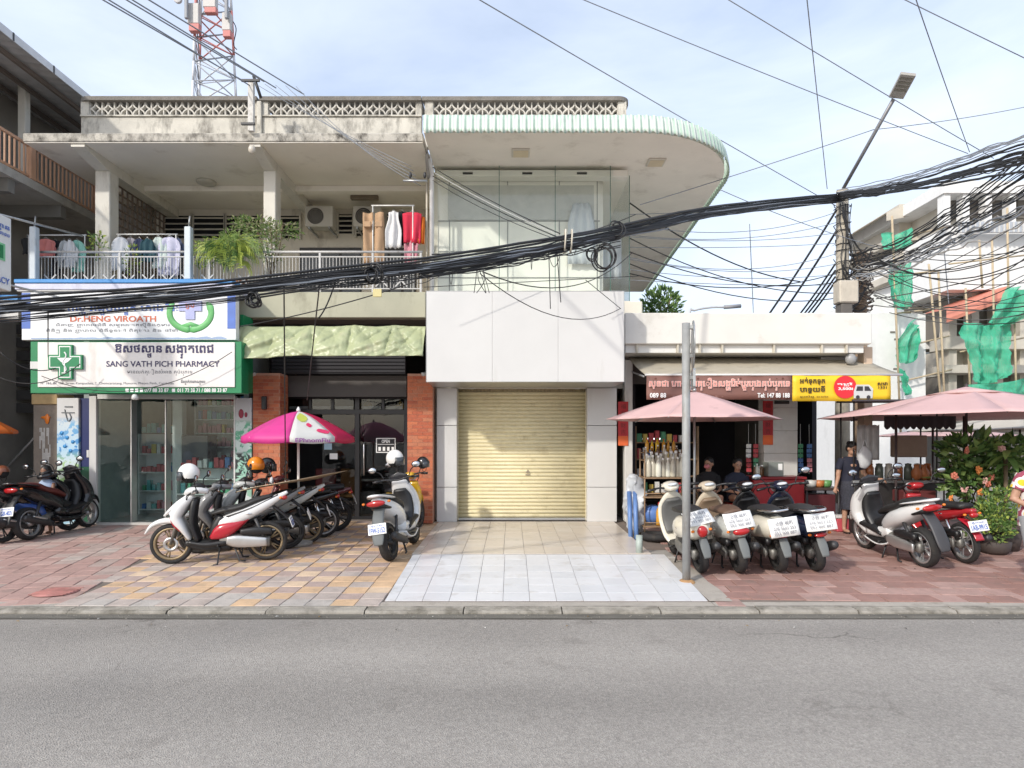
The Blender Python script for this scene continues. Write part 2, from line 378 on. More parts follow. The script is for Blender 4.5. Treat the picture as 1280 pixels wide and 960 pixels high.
    rl = N.new('ShaderNodeMapRange'); rl.inputs['From Min'].default_value = -1; rl.inputs['To Min'].default_value = .92; rl.inputs['To Max'].default_value = 1.07; L.new(sn.outputs[0], rl.inputs[0])                      # wheel-polished lanes
    s1 = N.new('ShaderNodeMix'); s1.data_type = 'RGBA'; s1.blend_type = 'MULTIPLY'; s1.inputs['Factor'].default_value = 1; L.new(ck.outputs['Result'], s1.inputs['A']); L.new(rp_.outputs[0], s1.inputs['B'])
    s2 = N.new('ShaderNodeVectorMath'); s2.operation = 'SCALE'; L.new(s1.outputs['Result'], s2.inputs[0]); L.new(rl.outputs[0], s2.inputs['Scale'])
    L.new(s2.outputs[0], b.inputs['Base Color'])
    bp = N.new('ShaderNodeBump'); bp.inputs['Strength'].default_value = .55; bp.inputs['Distance'].default_value = .012
    ad = N.new('ShaderNodeMath'); ad.operation = 'ADD'; L.new(v.outputs['Distance'], ad.inputs[0]); L.new(n2.outputs['Fac'], ad.inputs[1]); L.new(ad.outputs[0], bp.inputs['Height']); L.new(bp.outputs[0], b.inputs['Normal'])
    return m
ASPH = asphalt()
g = MB(); g.add([(-500, -300, -.33), (500, -300, -.33), (500, 700, -.33), (-500, 700, -.33)], [(0, 1, 2, 3)])
struct('ground', g, mat('dusty ground', (.2, .185, .165), .9, var=.2, scale=.4))
YK = 6.95                                                # kerb face
g = MB()
rows = [[(-70 + 2 * i, y, -.25 + (.012 * noise.noise((i * .7, y * .9, 0)) if y < YK - .1 else 0)) for i in range(71)] for y in [-12 + .6 * k for k in range(32)] + [YK + .05]]
g.grid(rows); struct('road', g, ASPH)
# side street on the right beyond the corner shop
g = MB(); g.add([(11.5, YK + .1, -.26), (24, YK + .1, -.26), (24, 120, -.2), (11.5, 120, -.2)], [(0, 1, 2, 3)]); struct('side_road', g, ASPH)

# pavement bed (mortar) and pavers
PAVBED = mat('paver joint mortar', (.19, .155, .13), .92, var=.25, scale=3, dirt=('#5d554c', .3, 2, (1, 1, 1)), bump=.4)
g = MB()
g.add([(-30, 7.12, gz(7.12) - .014), (11.4, 7.12, gz(7.12) - .014), (11.4, 13.2, -.014), (-30, 13.2, -.014), (11.4, 30, -.014), (-30, 30, -.014),
       (11.4, 7.12, -.4), (11.4, 30, -.4), (11.4, 13.2, -.4)], [(0, 1, 2, 3), (3, 2, 4, 5), (1, 6, 8, 2), (2, 8, 7, 4)])
pavement = struct('pavement', g, PAVBED); WLOC[pavement.name] = Vector()
for x0_, x1_ in ((-14, -1.46), (-1.455, 2.215), (2.22, 11.4)):                # cement band behind the kerb
    MB().add([(x0_, 7.125, gz(7.125) - .006), (x1_, 7.125, gz(7.125) - .006), (x1_, 7.3, gz(7.3) - .006), (x0_, 7.3, gz(7.3) - .006)], [(0, 1, 2, 3)]).build('cement_band', mat('trowelled cement', (.4, .36, .31), .9, var=.2, scale=3, dirt=('#5d5448', .35, 3, (1, 1, 1)), bump=.4), pavement)
# gutter dirt line
g = MB(); g.add([(-40, YK - .16, -.2405), (40, YK - .16, -.2405), (40, YK + .0, -.237), (-40, YK + .0, -.237)], [(0, 1, 2, 3)])
struct('gutter', g, mat('gutter silt', (.13, .12, .1), .95, var=.35, scale=4, stretch=(.5, 2, 1), bump=.5))
PS = .272
def pcol(n, c, d='#6b625a'): return mat('paver ' + n, c, .82, var=.16, scale=7, dirt=(d, .3, 3.5, (1, 1, 1)), bump=.35, bscale=70)
PCOLS = [pcol('ochre', (.6, .41, .25)), pcol('pale ochre', (.63, .475, .33)), pcol('mauve', (.42, .32, .28)), pcol('grey mauve', (.45, .38, .335)),
         pcol('dusty red', (.4, .255, .22)), pcol('rose', (.45, .3, .26)), pcol('brick red', (.31, .175, .145)), pcol('grey', (.45, .41, .37))]
def xb(d): return -4.87 - (d - 7.) * .21
cells = []
def field(kind, rot, x0, x1, inside, ox, oy, s=PS):
    c, sn = math.cos(rot), math.sin(rot); n = 90
    for i in range(-n, n):
        for j in range(-n, n):
            lx, ly = (i + .5) * s, (j + .5) * s
            if kind == 'red' and j % 2: lx += s * .5
            X, Y = ox + lx * c - ly * sn, oy + lx * sn + ly * c
            if not (7.12 + s * .5 <= Y <= 13.05 and x0 <= X <= x1 and inside(X, Y)): continue
            if abs(X) / Y > .86: continue
            q = .5 * rnd.random() + .5 * (.5 + .9 * noise.noise((X * .6, Y * .6, 3.))) if kind != 'check' else rnd.random()
            if kind == 'check':
                a = (i + j) % 2 == 0
                if Y < 7.7: k = 3 if q < .45 else (7 if q < .65 else (0 if a else 2))
                elif X > -1.75: k = 0 if q < .8 else 1
                else: k = (0 if q < .62 else (1 if q < .85 else 3)) if a else (2 if q < .7 else (3 if q < .93 else 0))
            elif kind == 'left': k = 4 if q < .4 else (5 if q < .55 else (2 if q < .8 else 3))
            else: k = 6 if q < .55 else (4 if q < .85 else (5 if q < .95 else 3))
            cells.append((Y + abs(X) * .12, X, Y, rot, k, s))
field('left', R(12), -12, 0, lambda X, Y: X < xb(Y) - .0, xb(7.), 7.)
field('check', 0, -12, -1.43, lambda X, Y: X - PS / 2 > xb(Y) - .1 and X + PS / 2 <= -1.445, -1.447, 7.135)
field('red', R(-3), 2, 11.3, lambda X, Y: X - .16 > (2.24 if Y < 9.6 else 2.35), 2.25, 7.135, .3)
cells.sort()
PM = {}
def paver_mesh(k, s):
    if (k, s) not in PM:
        b = MB(); h = s / 2 - .004; b.add([(-h, -h, -.02), (h, -h, -.02), (h, h, -.02), (-h, h, -.02), (-h, -h, -.003), (h, -h, -.003), (h, h, -.003), (-h, h, -.003),
            (-h + .006, -h + .006, .002), (h - .006, -h + .006, .002), (h - .006, h - .006, .002), (-h + .006, h - .006, .002)],
            [(0, 1, 5, 4), (1, 2, 6, 5), (2, 3, 7, 6), (3, 0, 4, 7), (4, 5, 9, 8), (5, 6, 10, 9), (6, 7, 11, 10), (7, 4, 8, 11), (8, 9, 10, 11)])
        PM[k, s] = (b, b.mesh('paver', PCOLS[k]))
    return PM[k, s]
rest = MB(); SL = math.atan(.032)
for n, (_, X, Y, rot, k, s) in enumerate(cells):
    b, me = paver_mesh(k, s); z = gz(Y) - .003 + rnd.uniform(-.005, .005)
    eu = (SL + rnd.uniform(-.012, .012), rnd.uniform(-.012, .012), rot + rnd.uniform(-.008, .008))
    if n < 300: inst('paver', me, pavement, (X, Y, z), eu)
    else:
        M = Matrix.Translation((X, Y, z)) @ Matrix.Rotation(eu[2], 4, 'Z') @ Matrix.Rotation(eu[0], 4, 'X')
        rest.add(b.v, b.f, False, k, M)
o = rest.build('paver_field', PCOLS, pavement); o['kind'] = 'stuff'
# kerb stones
kerb = thing('kerb', 'grey concrete kerb along the street edge', 'kerb', (0, YK, -.27)); del kerb['category']; kerb['kind'] = 'structure'
KERBM = mat('kerb concrete', (.3, .275, .235), .85, var=.2, scale=5, dirt=('#4a4538', .5, 3.5, (1, 1, 1)), bump=.5, bscale=45)
b = MB(); L_ = 1.05
prof = [(YK + .0, -.3), (YK + .005, -.225), (YK + .03, -.206), (YK + .055, -.203), (YK + .06, -.209), (YK + .072, -.209), (YK + .077, -.202), (YK + .11, -.2), (YK + .115, -.206), (YK + .127, -.206), (YK + .132, -.199), (YK + .19, -.197), (YK + .19, -.3)]
b.prism([(p[0] - YK, p[1] + .27) for p in prof], 'x', -L_ / 2 + .007, L_ / 2 - .007)
kme = b.mesh('kerb_stone', KERBM)
for i in range(-14, 15):
    inst('kerb_stone', kme, kerb, (px(85, 7) + .02 + L_ * (i + 4.5), YK + rnd.uniform(-.008, .008), -.27 + rnd.uniform(-.004, .004)), (rnd.uniform(-.01, .01), 0, rnd.uniform(-.008, .008)))
# fallen grit along the kerb
g = MB()
for i in range(420):
    x, y = rnd.uniform(-9, 9), YK - abs(rnd.gauss(0, .09)) - .005; s = rnd.uniform(.003, .011)
    g.ell((x, y, -.237), (s, s * .8, s * .5), 5, 3)
o = g.build('grit', mat('grit', (.24, .22, .19), .95, var=.4, scale=9)); o['kind'] = 'stuff'

# ================================================================ TILED LANDING AND RAMP of the white shop
YL, YR = 9.48, 7.34
def tile_mat(n, c): return mat('glazed tile ' + n, c, .3, var=.05, scale=3, dirt=('#9c9282', .22, 2.4, (1, 1, 1)), stretch=(.6, 1, 1))
TW = [tile_mat('white', (.66, .66, .665)), tile_mat('white veined', (.62, .625, .635))]; TB = [tile_mat('beige', (.6, .53, .45)), tile_mat('pale beige', (.62, .56, .49))]
GROUT = mat('tile grout', (.42, .39, .36), .9, var=.2, scale=5)
lan = thing('tiled_landing', 'beige tiled landing in front of the yellow roller shutter', 'landing', (.3, YL, gz(YL))); lan['kind'] = 'structure'; del lan['category']
b = MB(); b.add([(-1.45, YL, -.045), (2.02, YL, -.045), (2.02, 13.0, -.01), (-1.45, 13.0, -.01), (-1.45, YL, -.25), (2.02, YL, -.25), (2.02, 13, -.25), (-1.45, 13, -.25)], [(0, 1, 2, 3), (0, 4, 5, 1), (1, 5, 6, 2), (3, 7, 4, 0)])
b.build('screed', GROUT, lan)
rmp = thing('tiled_ramp', 'white tiled ramp sloping from the landing to the kerb', 'ramp', (.4, YR, gz(YR))); rmp['kind'] = 'structure'; del rmp['category']
b = MB(); b.add([(-1.43, YR, -.205), (2.2, YR, -.205), (2.2, YL - .005, -.05), (-1.43, YL - .005, -.05), (-1.43, YR, -.35), (2.2, YR, -.35), (2.2, YL - .005, -.35), (-1.43, YL - .005, -.35)], [(0, 1, 2, 3), (0, 4, 5, 1), (1, 5, 6, 2), (3, 7, 4, 0), (2, 6, 7, 3)])
b.build('screed', GROUT, rmp)
def tiles(root, x0, x1, y0, y1, z0, z1, first, mats, s=.302):
    xs = [x0, x0 + first];
    while xs[-1] + s < x1 - .03: xs.append(xs[-1] + s)
    xs.append(x1); ny = max(1, round((y1 - y0) / s)); dy = (y1 - y0) / ny; sl = math.atan2(z1 - z0, y1 - y0); cache = {}
    for i in range(len(xs) - 1):
        w = xs[i + 1] - xs[i]
        for j in range(ny):
            k = (round(w, 2), rnd.random() < .3)
            if k not in cache:
                t = MB(); t.cbox(-w / 2 + .0025, w / 2 - .0025, -dy / 2 + .002, dy / 2 - .002, -.009, 0, .0015); cache[k] = t.mesh('tile', mats[k[1]])
            f = (j + .5) / ny
            inst('tile', cache[k], root, ((xs[i] + xs[i + 1]) / 2, y0 + dy * (j + .5), z0 + (z1 - z0) * f + .011 + rnd.uniform(-.001, .001)), (sl, 0, 0))
tiles(lan, -1.45, 2.02, YL + .02, 12.99, -.045, -.01, .12, TB)
tiles(rmp, -1.43, 2.2, YR + .02, YL - .01, -.205, -.05, .12, TW)
# cement nib, drain hole and cut pipe stub beside the landing
b = MB(); b.cbox(2.03, 2.36, YL - .1, YL + .5, -.16, -.06, .02); single('cement_patch', b, CONC, 'rough cement patch beside the right edge of the landing', 'patch')
b = MB(); c = at(799, 690, 9.6); b.tube([(c.x, 9.6, -.12), (c.x, 9.6, .22)], .05, 12); b.lathe([(.07, -.13), (.07, -.06), (.05, -.05)], 12, (c.x, 9.6, 0))
single('pipe_stub', b, mat('grey green pipe', (.32, .37, .34), .5, var=.2, scale=8), 'short grey pipe stub standing at the right of the landing', 'pipe')
b = MB(); b.lathe([(.24, 0), (.24, .006), (.0, .008)], 24, (-5.35, 7.7, gz(7.7)))
for k in range(7): b.box(-5.55, -5.15, 7.52 + .06 * k, 7.535 + .06 * k, gz(7.7) + .006, gz(7.7) + .014)
single('manhole_cover', b, mat('red painted iron', (.38, .17, .15), .7, var=.25, scale=8, dirt=('#7a6a5d', .3, 6, (1, 1, 1))), 'red round manhole cover in the pavement near the kerb', 'manhole')

# ================================================================ WHITE CORNER SHOPHOUSE (roller shutter, glass upper floor)
CX = .3
cs = thing('corner_shophouse', 'white corner shophouse with yellow roller shutter and glass upper floor under a curved canopy', 'building', (CX, 13.2, 0))
ZS = 7.05
b = MB()      # walls: party walls, upper back room, side wall
b.box(-1.62, -1.5, 13.3, 22, 0, 7.05); b.box(2.3, 2.42, 13.55, 22, 0, 4.05); b.box(-1.5, 2.3, 16.0, 16.1, 0, 4.0)
b.box(-1.5, 2.42, 21.9, 22, 0, 7.05); b.box(-1.5, 2.3, 13.28, 13.36, 2.66, 3.9)
b.build('wall', CREAM, cs)
b = MB(); b.cbox(-1.56, 2.58, 12.96, 22, 3.98, 4.36, .02); b.build('floor_slab', CREAM, cs)
b = MB(); b.box(-1.5, 2.3, 13.26, 15.9, -.1, -.001); b.build('floor', CONC, cs)
# composite-panel pilasters with joints
for x0, x1 in ((px(546, 12.95), px(571, 12.95)), (px(734, 12.95), px(771, 12.95))):
    for z0, z1 in ((.0, .68), (.685, 1.9), (1.905, 2.64)):
        b = MB(); b.cbox(x0, x1, 12.95, 13.3, z0 + .002, z1 - .002, .004); b.build('pilaster_panel', PANEL, cs)
b = MB(); b.box(px(571, 12.95), px(734, 12.95), 12.97, 13.27, 2.646, 2.67); b.build('entrance_soffit', mat('entrance soffit board', (.6, .58, .54), .6), cs)
for xx in (590, 722):
    b = MB(); c = px(xx, 13.05); b.lathe([(.07, 2.645), (.07, 2.637), (.05, 2.632), (.0, 2.632)], 16, (c, 13.08, 0)); b.build('downlight', PANEL, cs)
# shutter
SHUT = mat('yellow enamel shutter', (.72, .645, .42), .42, var=.06, scale=3, dirt=('#8d7a4d', .16, 2.2, (1, 1, .4)))
sx0, sx1 = px(571.5, 13.2), px(733.5, 13.2)
sh = MB().box(sx0 + .02, sx1 - .02, 13.235, 13.24, .04, 2.55).build('roller_shutter', SHUT, cs)
sl = MB(); n = 5; hgt = .0745
pr = [(.0, 0), (-.006, .004), (-.022, .018), (-.027, .037), (-.022, .056), (-.006, .07), (0, .0735)]
vs = [(x, y, z) for x in (sx0 + .015 - CX, sx1 - .015 - CX) for y, z in pr]; k = len(pr)
sl.add(vs, [(i, k + i, k + i + 1, i + 1) for i in range(k - 1)] + [tuple(range(k)), tuple(reversed(range(k, 2 * k)))], True)
sme = sl.mesh('slat', SHUT)
for i in range(34): inst('slat', sme, sh, (CX + rnd.uniform(-.001, .001), 13.228, .055 + i * hgt))
MB().cbox(sx0 + .01, sx1 - .01, 13.18, 13.236, .003, .052, .006).build('bottom_bar', ALU, sh)
b = MB(); b.prism([(CX + .02 + .055 * math.cos(a), .98 + .045 * math.sin(a)) for a in (R(90), R(210), R(330))], 'y', 13.19, 13.2); b.cbox(CX - .03, CX + .07, 13.185, 13.2, .905, .93, .003); b.build('lock', mat('shutter lock', (.3, .25, .18), .5), sh)
for x in (sx0 - .03, sx1 - .03): MB().box(x, x + .06, 13.17, 13.26, .0, 2.6).build('guide_rail', mat('cream steel', (.6, .54, .38), .45), sh)
b = MB(); b.tube([(sx0 + .02, 13.36, 2.62), (sx1 - .02, 13.36, 2.62)], .12, 14); b.build('shutter_drum', mat('dusty shutter drum', (.36, .29, .17), .7, var=.4, scale=9, stretch=(3, 1, 1)), sh)
# blank signboard
YBB = 11.66; zb, zt = pz(477, YBB), pz(364, YBB); bx0, bx1 = px(533, YBB), px(780, YBB)
sb = thing('blank_signboard', 'blank white box signboard above the yellow roller shutter', 'signboard', ((bx0 + bx1) / 2, YBB, zb))
w3 = (bx1 - bx0) / 3
for i in range(3): MB().cbox(bx0 + i * w3 + .001, bx0 + (i + 1) * w3 - .001, YBB, 12.94, zb, zt, .003).build('panel', PANEL, sb)
b = MB()
for x in (bx0 - .006, bx1 + .001): b.box(x, x + .005, YBB - .005, 12.9, zb - .006, zt + .006)
b.box(bx0, bx1, YBB - .005, 12.9, zt + .001, zt + .006); b.box(bx0, bx1, YBB - .005, 12.9, zb - .006, zb - .001); b.build('edge_trim', ALU, sb)
# upper floor: glass, inner partition, ceiling band
YG = 12.98; xg = [px(541, YG), px(624, YG), px(694, YG), px(763, YG)]; P2 = (2.41, 13.46)
GL = glass('greenish shop glass', (.965, .985, .975), .8)
for i in range(3): MB().box(xg[i] + .006, xg[i + 1] - .006, YG, YG + .01, 4.36, ZS - .01).build('glass_pane', GL, cs)
MB().add([(xg[3], YG, 4.36), (P2[0], P2[1], 4.36), (P2[0], P2[1], ZS - .01), (xg[3], YG, ZS - .01)], [(0, 1, 2, 3)]).build('glass_pane', GL, cs)
for y0, y1 in ((13.47, 14.9), (14.91, 16.4), (16.41, 18.)): MB().box(P2[0], P2[0] + .01, y0, y1, 4.36, ZS - .01).build('glass_pane', GL, cs)
GE = mat('green glass edge', (.06, .14, .11), .25, var=.1)
for x, y in [(xg[1], YG), (xg[2], YG), (xg[3], YG), P2]: MB().box(x - .006, x + .006, y - .004, y + .012, 4.36, ZS - .01).build('pane_joint', GE, cs)
ROOMW = mat('room wall board', (.8, .77, .69), .6, var=.05, scale=1.5)
b = MB(); b.box(-1.5, 1.78, 13.32, 13.4, 4.36, 6.98); b.build('partition', ROOMW, cs)
b = MB(); b.box(1.78, 1.86, 13.41, 21.9, 4.36, 6.98); b.box(1.3, 2.4, 18.0, 18.08, 4.36, 7.0); b.build('partition', ROOMW, cs)
for z in (4.9, 5.43, 6.05): MB().box(-1.5, 1.78, 13.308, 13.319, z, z + .022).build('batten', mat('grey batten', (.3, .29, .26), .6), cs)
for x in (-1.28, -.1, .95, 1.72): MB().box(x, x + .02, 13.309, 13.32, 4.36, 6.98).build('batten', MATS['grey batten'], cs)
MB().box(-1.3, 1.66, 13.30, 13.3195, 6.08, 6.78).build('transom_panel', mat('grey transom board', (.5, .49, .45), .5, var=.1), cs)
MB().box(-1.5, 2.3, 13.04, 13.3, 6.86, 6.98).build('bulkhead', ROOMW, cs)
for x in (585, 659, 727):
    c = px(x, 13.1); MB().box(c - .1, c + .1, 13.028, 13.039, 6.895, 6.935).build('air_slot', BLACK, cs)
MB().box(-1.5, 2.35, 12.99, 21.9, 4.362, 4.37).build('upper_floor', mat('pale floor', (.5, .48, .43), .5), cs)
b = MB(); rows = []
for i in range(7):
    z = 6.36 - i * .2
    rows.append([(1.12 + .55 * j / 12 + (.0 if i > 2 else (j / 12 - .5) * (-.1) * (2 - i)), 13.2 + .02 * math.sin(j * 1.7), z + (.035 * abs(math.sin(j * 1.3)) if i == 0 else 0)) for j in range(13)])
b.grid(rows, thick=.002)
single('plastic_sheet', b, mat('white polythene', (.72, .74, .76), .3, var=.05, trans=.3), 'white plastic sheet hanging inside the upper corner window', 'sheet')
b = MB(); rows = []
for i in range(5):
    rows.append([(1.9 + .4 * j / 8, 13.75 + .05 * math.sin(j * 1.9), 6.0 - i * .25 + (.05 * abs(math.sin(j * 1.5)) if i == 0 else 0)) for j in range(9)])
b.grid(rows, thick=.002); single('plastic_sheet', b, MATS['white polythene'], 'smaller white plastic sheet inside the chamfered corner pane', 'sheet')
# canopy slab with curved corner
def canopy_path():
    """front edge left to right, round the corner, back along the side street"""
    P = [(-1.56 + .12 * i, 11.6) for i in range(32)]
    P = [p for p in P if p[0] < 2.2]; cx, cy, rx, ry = 2.2, 14.0, 2.2, 2.4
    P += [(cx + rx * math.sin(a), cy - ry * math.cos(a)) for a in [math.pi / 2 * i / 24 for i in range(25)]]
    return P + [(4.4 + .02 * i, 14.0 + .5 * i) for i in range(1, 21)]
CP = canopy_path()
b = MB(); out = CP + [(-1.56, CP[-1][1])]
b.prism([(p[0], p[1]) for p in out], 'z', ZS, ZS + .14); b.build('canopy_slab', SOFFIT, cs)
def resample(P, st):
    o = [P[0]]; acc = 0
    for a, c in zip(P, P[1:]):
        d = math.dist(a, c); t = st - acc
        while t <= d: o.append((a[0] + (c[0] - a[0]) * t / d, a[1] + (c[1] - a[1]) * t / d)); t += st
        acc = (acc + d) % st if d + acc >= st else acc + d
    return o
fine = resample(CP, .0168); rows = [[], [], [], []]; uv = []
for i, p in enumerate(fine):
    a, c = fine[max(0, i - 2)], fine[min(len(fine) - 1, i + 2)]; t = Vector((c[0] - a[0], c[1] - a[1])).normalized(); nx, ny = t.y, -t.x
    u = i / 8.; w = .016 * math.sin(u * 2 * math.pi * 1.); sc_ = abs(math.sin(u * math.pi)) * .05
    for r, (off, z) in enumerate(((.02, ZS + .30), (.05, ZS + .2), (.075, ZS + .06), (.085, ZS + .0 - sc_))):
        rows[r].append((p[0] + nx * (off + w), p[1] + ny * (off + w), z))
fa = MB(); fa.grid(rows, thick=.004)
m = mat('ribbed green white sheet', (.42, .56, .46), .45, var=.06, scale=3, dirt=('#7f8b78', .2, 3, (1, 1, .3)))
nt = m.node_tree                                        # printed stripes follow the ribs
tcn = nt.nodes.new('ShaderNodeUVMap'); wv = nt.nodes.new('ShaderNodeTexWave'); wv.inputs['Scale'].default_value = 5; wv.inputs['Distortion'].default_value = .0
fa.uv = [(0, 0)] * len(fa.v); k = len(fine); fa.uv = [((i % k) / 8. / 5 * .31416 * 2, 0) for i in range(len(fa.v))]
nt.links.new(tcn.outputs[0], wv.inputs['Vector']); bs = nt.nodes['Principled BSDF']; src = bs.inputs['Base Color'].links[0].from_socket
mm = nt.nodes.new('ShaderNodeMix'); mm.data_type = 'RGBA'; mm.blend_type = 'MIX'; rpn = nt.nodes.new('ShaderNodeValToRGB'); rpn.color_ramp.elements[0].position = .45; rpn.color_ramp.elements[1].position = .6
nt.links.new(wv.outputs['Fac'], rpn.inputs[0]); nt.links.new(rpn.outputs[0], mm.inputs['Factor']); nt.links.new(src, mm.inputs['A']); mm.inputs['B'].default_value = (.66, .7, .64, 1); nt.links.new(mm.outputs['Result'], bs.inputs['Base Color'])
fa.build('scalloped_fascia', m, cs)
rows = [[], []]
for i, p in enumerate(CP):
    rows[0].append((p[0], p[1], ZS + .145)); rows[1].append((p[0] * 1., p[1], ZS + .31))
for xx, yy in ((651, 190), (820, 202)):
    d = F * (ZS - 1.6) / (551 - yy); c = px(xx, d); lt = MB().cbox(c - .17, c + .17, d - .17, d + .17, ZS - .035, ZS - .001, .01).build('ceiling_light', mat('aged white lamp frame', (.62, .58, .5), .5), cs)
    MB().cbox(c - .14, c + .14, d - .14, d + .14, ZS - .045, ZS - .036, .003).build('diffuser', mat('yellowed diffuser', (.66, .56, .38), .4), lt)
b = MB(); c = px(540, 12.75); b.tube([(c, 12.72, 4.37), (c, 12.72, 6.85), (c - .05, 12.5, 7.04)], .045, 10); b.build('downpipe', mat('white pvc', (.74, .74, .73), .4, dirt=('#8d8a84', .2, 5, (1, 1, .3))), cs)
b = MB(); c = px(533.5, 12.75); b.tube([(c, 12.75, 4.4), (c, 12.75, 6.9)], .02, 8); b.build('conduit', mat('beige conduit', (.5, .46, .38), .6), cs)
b = MB(); b.tube([(-1.58, 12.9, 7.03), (-1.6, 12.3, 6.96), (-1.62, 12.72, 6.7)], .03, 6, sub=5); b.build('flex_hose', mat('ribbed grey hose', (.3, .29, .27), .6), cs)

# breeze-block parapets
BLK = .235
def breeze_mesh(m, s=BLK, dp=.08, w=.026):
    b = MB(); h = s / 2
    for cx_, cz_, a0 in ((-h, -h, 0), (h, -h, 90), (h, h, 180), (-h, h, 270)):
        n = 6; ri, ro = h - w / 2, h + w / 2 - .004
        vs = []
        for i in range(n + 1):
            a = R(a0 + 90 * i / n); c, q = math.cos(a), math.sin(a)
            for rr in (ri, ro):
                for y in (0, dp): vs.append((cx_ + rr * c, y, cz_ + rr * q))
        fs = []
        for i in range(n):
            o = i * 4; fs += [(o, o + 4, o + 6, o + 2), (o + 1, o + 3, o + 7, o + 5), (o, o + 1, o + 5, o + 4), (o + 2, o + 6, o + 7, o + 3)]
        b.add(vs, fs)
    for x0, x1, z0, z1 in ((-h, -h + .012, -h, h), (h - .012, h, -h, h)): b.box(x0, x1, .005, dp - .005, z0, z1)
    return b.mesh('breeze_block', m)
BLKM = mat('weathered breeze block', (.6, .57, .51), .8, var=.14, scale=5, dirt=('#4a433a', .34, 6, (1, 1, .6)), bump=.3)
BME = breeze_mesh(BLKM)
def parapet(root, x0, x1, YP, side=None, endl=False, endr=False):
    zt_, zb_ = pz(122, YP), ZS + .14; zblk = pz(146, YP)
    p = MB().cbox(x0, x1, YP, YP + .12, zb_, zblk - .0, .01).build('parapet', MOULD, root)
    MB().box(x0, x1, YP - .03, YP + .14, zblk + .001, zblk + .025).build('parapet_ledge', MOULD, p)
    # coping, rounded at free ends
    out = [(x0 - .05, YP - .05)]; r = .22
    if endl: out = [(x0 - .06, YP + .5), (x0 - .06, YP + .16)] + [(x0 - .06 + r - r * math.cos(a), YP - .06 + r - r * math.sin(a)) for a in [math.pi / 2 * i / 6 for i in range(7)]]
    if endr: out += [(x1 + .06 - r + r * math.sin(a), YP - .06 + r - r * math.cos(a)) for a in [math.pi / 2 * i / 6 for i in range(7)]] + [(x1 + .06, YP + .5)]
    else: out += [(x1 + .0, YP - .06)]
    out += [(x1 + (.06 if endr else 0), YP + .52), (x0 - (.06 if endl else 0), YP + .52)]
    MB().prism([(a, c) for a, c in out], 'z', zt_ - .075, zt_).build('coping', MOULDCAP, p)
    z0 = zblk + .026; hgt_ = zt_ - .077 - z0; n = round((x1 - x0 - .3) / BLK)
    ox = (x1 + x0) / 2 - n * BLK / 2
    for i in range(n): inst('breeze_block', BME, p, (ox + (i + .5) * BLK, YP + .015, z0 + hgt_ / 2), (0, 0, 0), (1, 1, hgt_ / BLK))
    for a, c in ((x0, ox - .002), (ox + n * BLK + .002, x1)): MB().box(a, c, YP - .004, YP + .124, z0 + .001, zt_ - .077).build('end_pier', MOULD, p)
    if endr: MB().box(x1 - .12, x1, YP + .125, YP + 4, zb_, zt_ - .077).build('return_wall', MOULD, p)
    if endl: MB().box(x0, x0 + .12, YP + .125, YP + 4, zb_, zt_ - .101).build('return_wall', MOULD, p)
    return p
YP = 12.5
parapet(cs, px(531, YP), px(783, YP), YP, endr=True)

LIT = [mat('dry leaf', (.25, .16, .06), .8), mat('paper scrap', (.6, .58, .54), .8), mat('dark scrap', (.08, .07, .06), .8)]
g = MB()
for i in range(90):
    x, y = rnd.uniform(-6.5, 6.5), rnd.choice((YK - rnd.uniform(.03, .6), rnd.uniform(7.2, 11.5)))
    if -1.5 < x < 2.3 and y > YK: continue
    z = (-.236 if y < YK else gz(y) + .006); s = rnd.uniform(.008, .028); a = rnd.uniform(0, 6.28); c_, s_ = math.cos(a) * s, math.sin(a) * s
    g.add([(x - c_, y - s_, z), (x + s_ * .5, y - c_ * .5, z + s * .4), (x + c_, y + s_, z + .002), (x - s_ * .5, y + c_ * .5, z + s * .3)], [(0, 1, 2), (0, 2, 3)], False, i % 3)
o = g.build('litter', LIT); o['kind'] = 'stuff'

g = MB(); rows = []                                       # sandy cement fillet between ramp and brick paving
for i in range(13):
    y = 7.3 + 2.15 * i / 12; rows.append([(2.2, y, gz(y) + .004), (2.32, y, gz(y) + .006 + .006 * noise.noise((y * 3, 0, 1))), (2.46 + .05 * noise.noise((y * 2, 4, 1)), y, gz(y) + .003)])
g.grid(rows); g.build('cement_fillet', MATS['trowelled cement'], pavement)

# ================================================================ OLD TWO-STOREY SHOPHOUSE WITH BALCONY (left of the white shop)
ob = thing('balcony_shophouse', 'old two storey concrete shophouse with deep balcony and breeze block parapet', 'building', (-5., 13.2, 0))
xl, xr = px(28, 11.95), -1.6
MB().cbox(xl, xr - .02, 11.95, 20, ZS, ZS + .16, .015).build('roof_slab', MOULDH, ob)
MB().box(xl + .02, xr - .03, 11.97, 15.4, ZS - .012, ZS - .001).build('balcony_ceiling', SOFFIT, ob)
parapet(ob, px(101, YP), px(322, YP), YP, endl=True); parapet(ob, px(327, YP) + .02, px(527, YP), YP)
pier = MB().cbox(px(322, YP) + .003, px(327, YP) + .015, YP - .06, YP + .16, ZS + .16, pz(128, YP), .01).build('parapet_pier', MOULD, ob)
BW = mat('faded balcony wall', (.72, .66, .56), .75, var=.08, scale=2, dirt=('#6e6455', .3, 2, (1, 1, .4)))
b = MB(); YB = 15.4; b.box(xl + .4, xr - .1, YB, YB + .15, 4.4, ZS - .013); b.build('balcony_back_wall', BW, ob)
MB().box(xl + .5, -1.72, YB + .16, 20, 0, 4.0).box(-5.2, -5.08, 13.8, YB + .1, 0, 4.0).build('wall', DARKIN, ob)
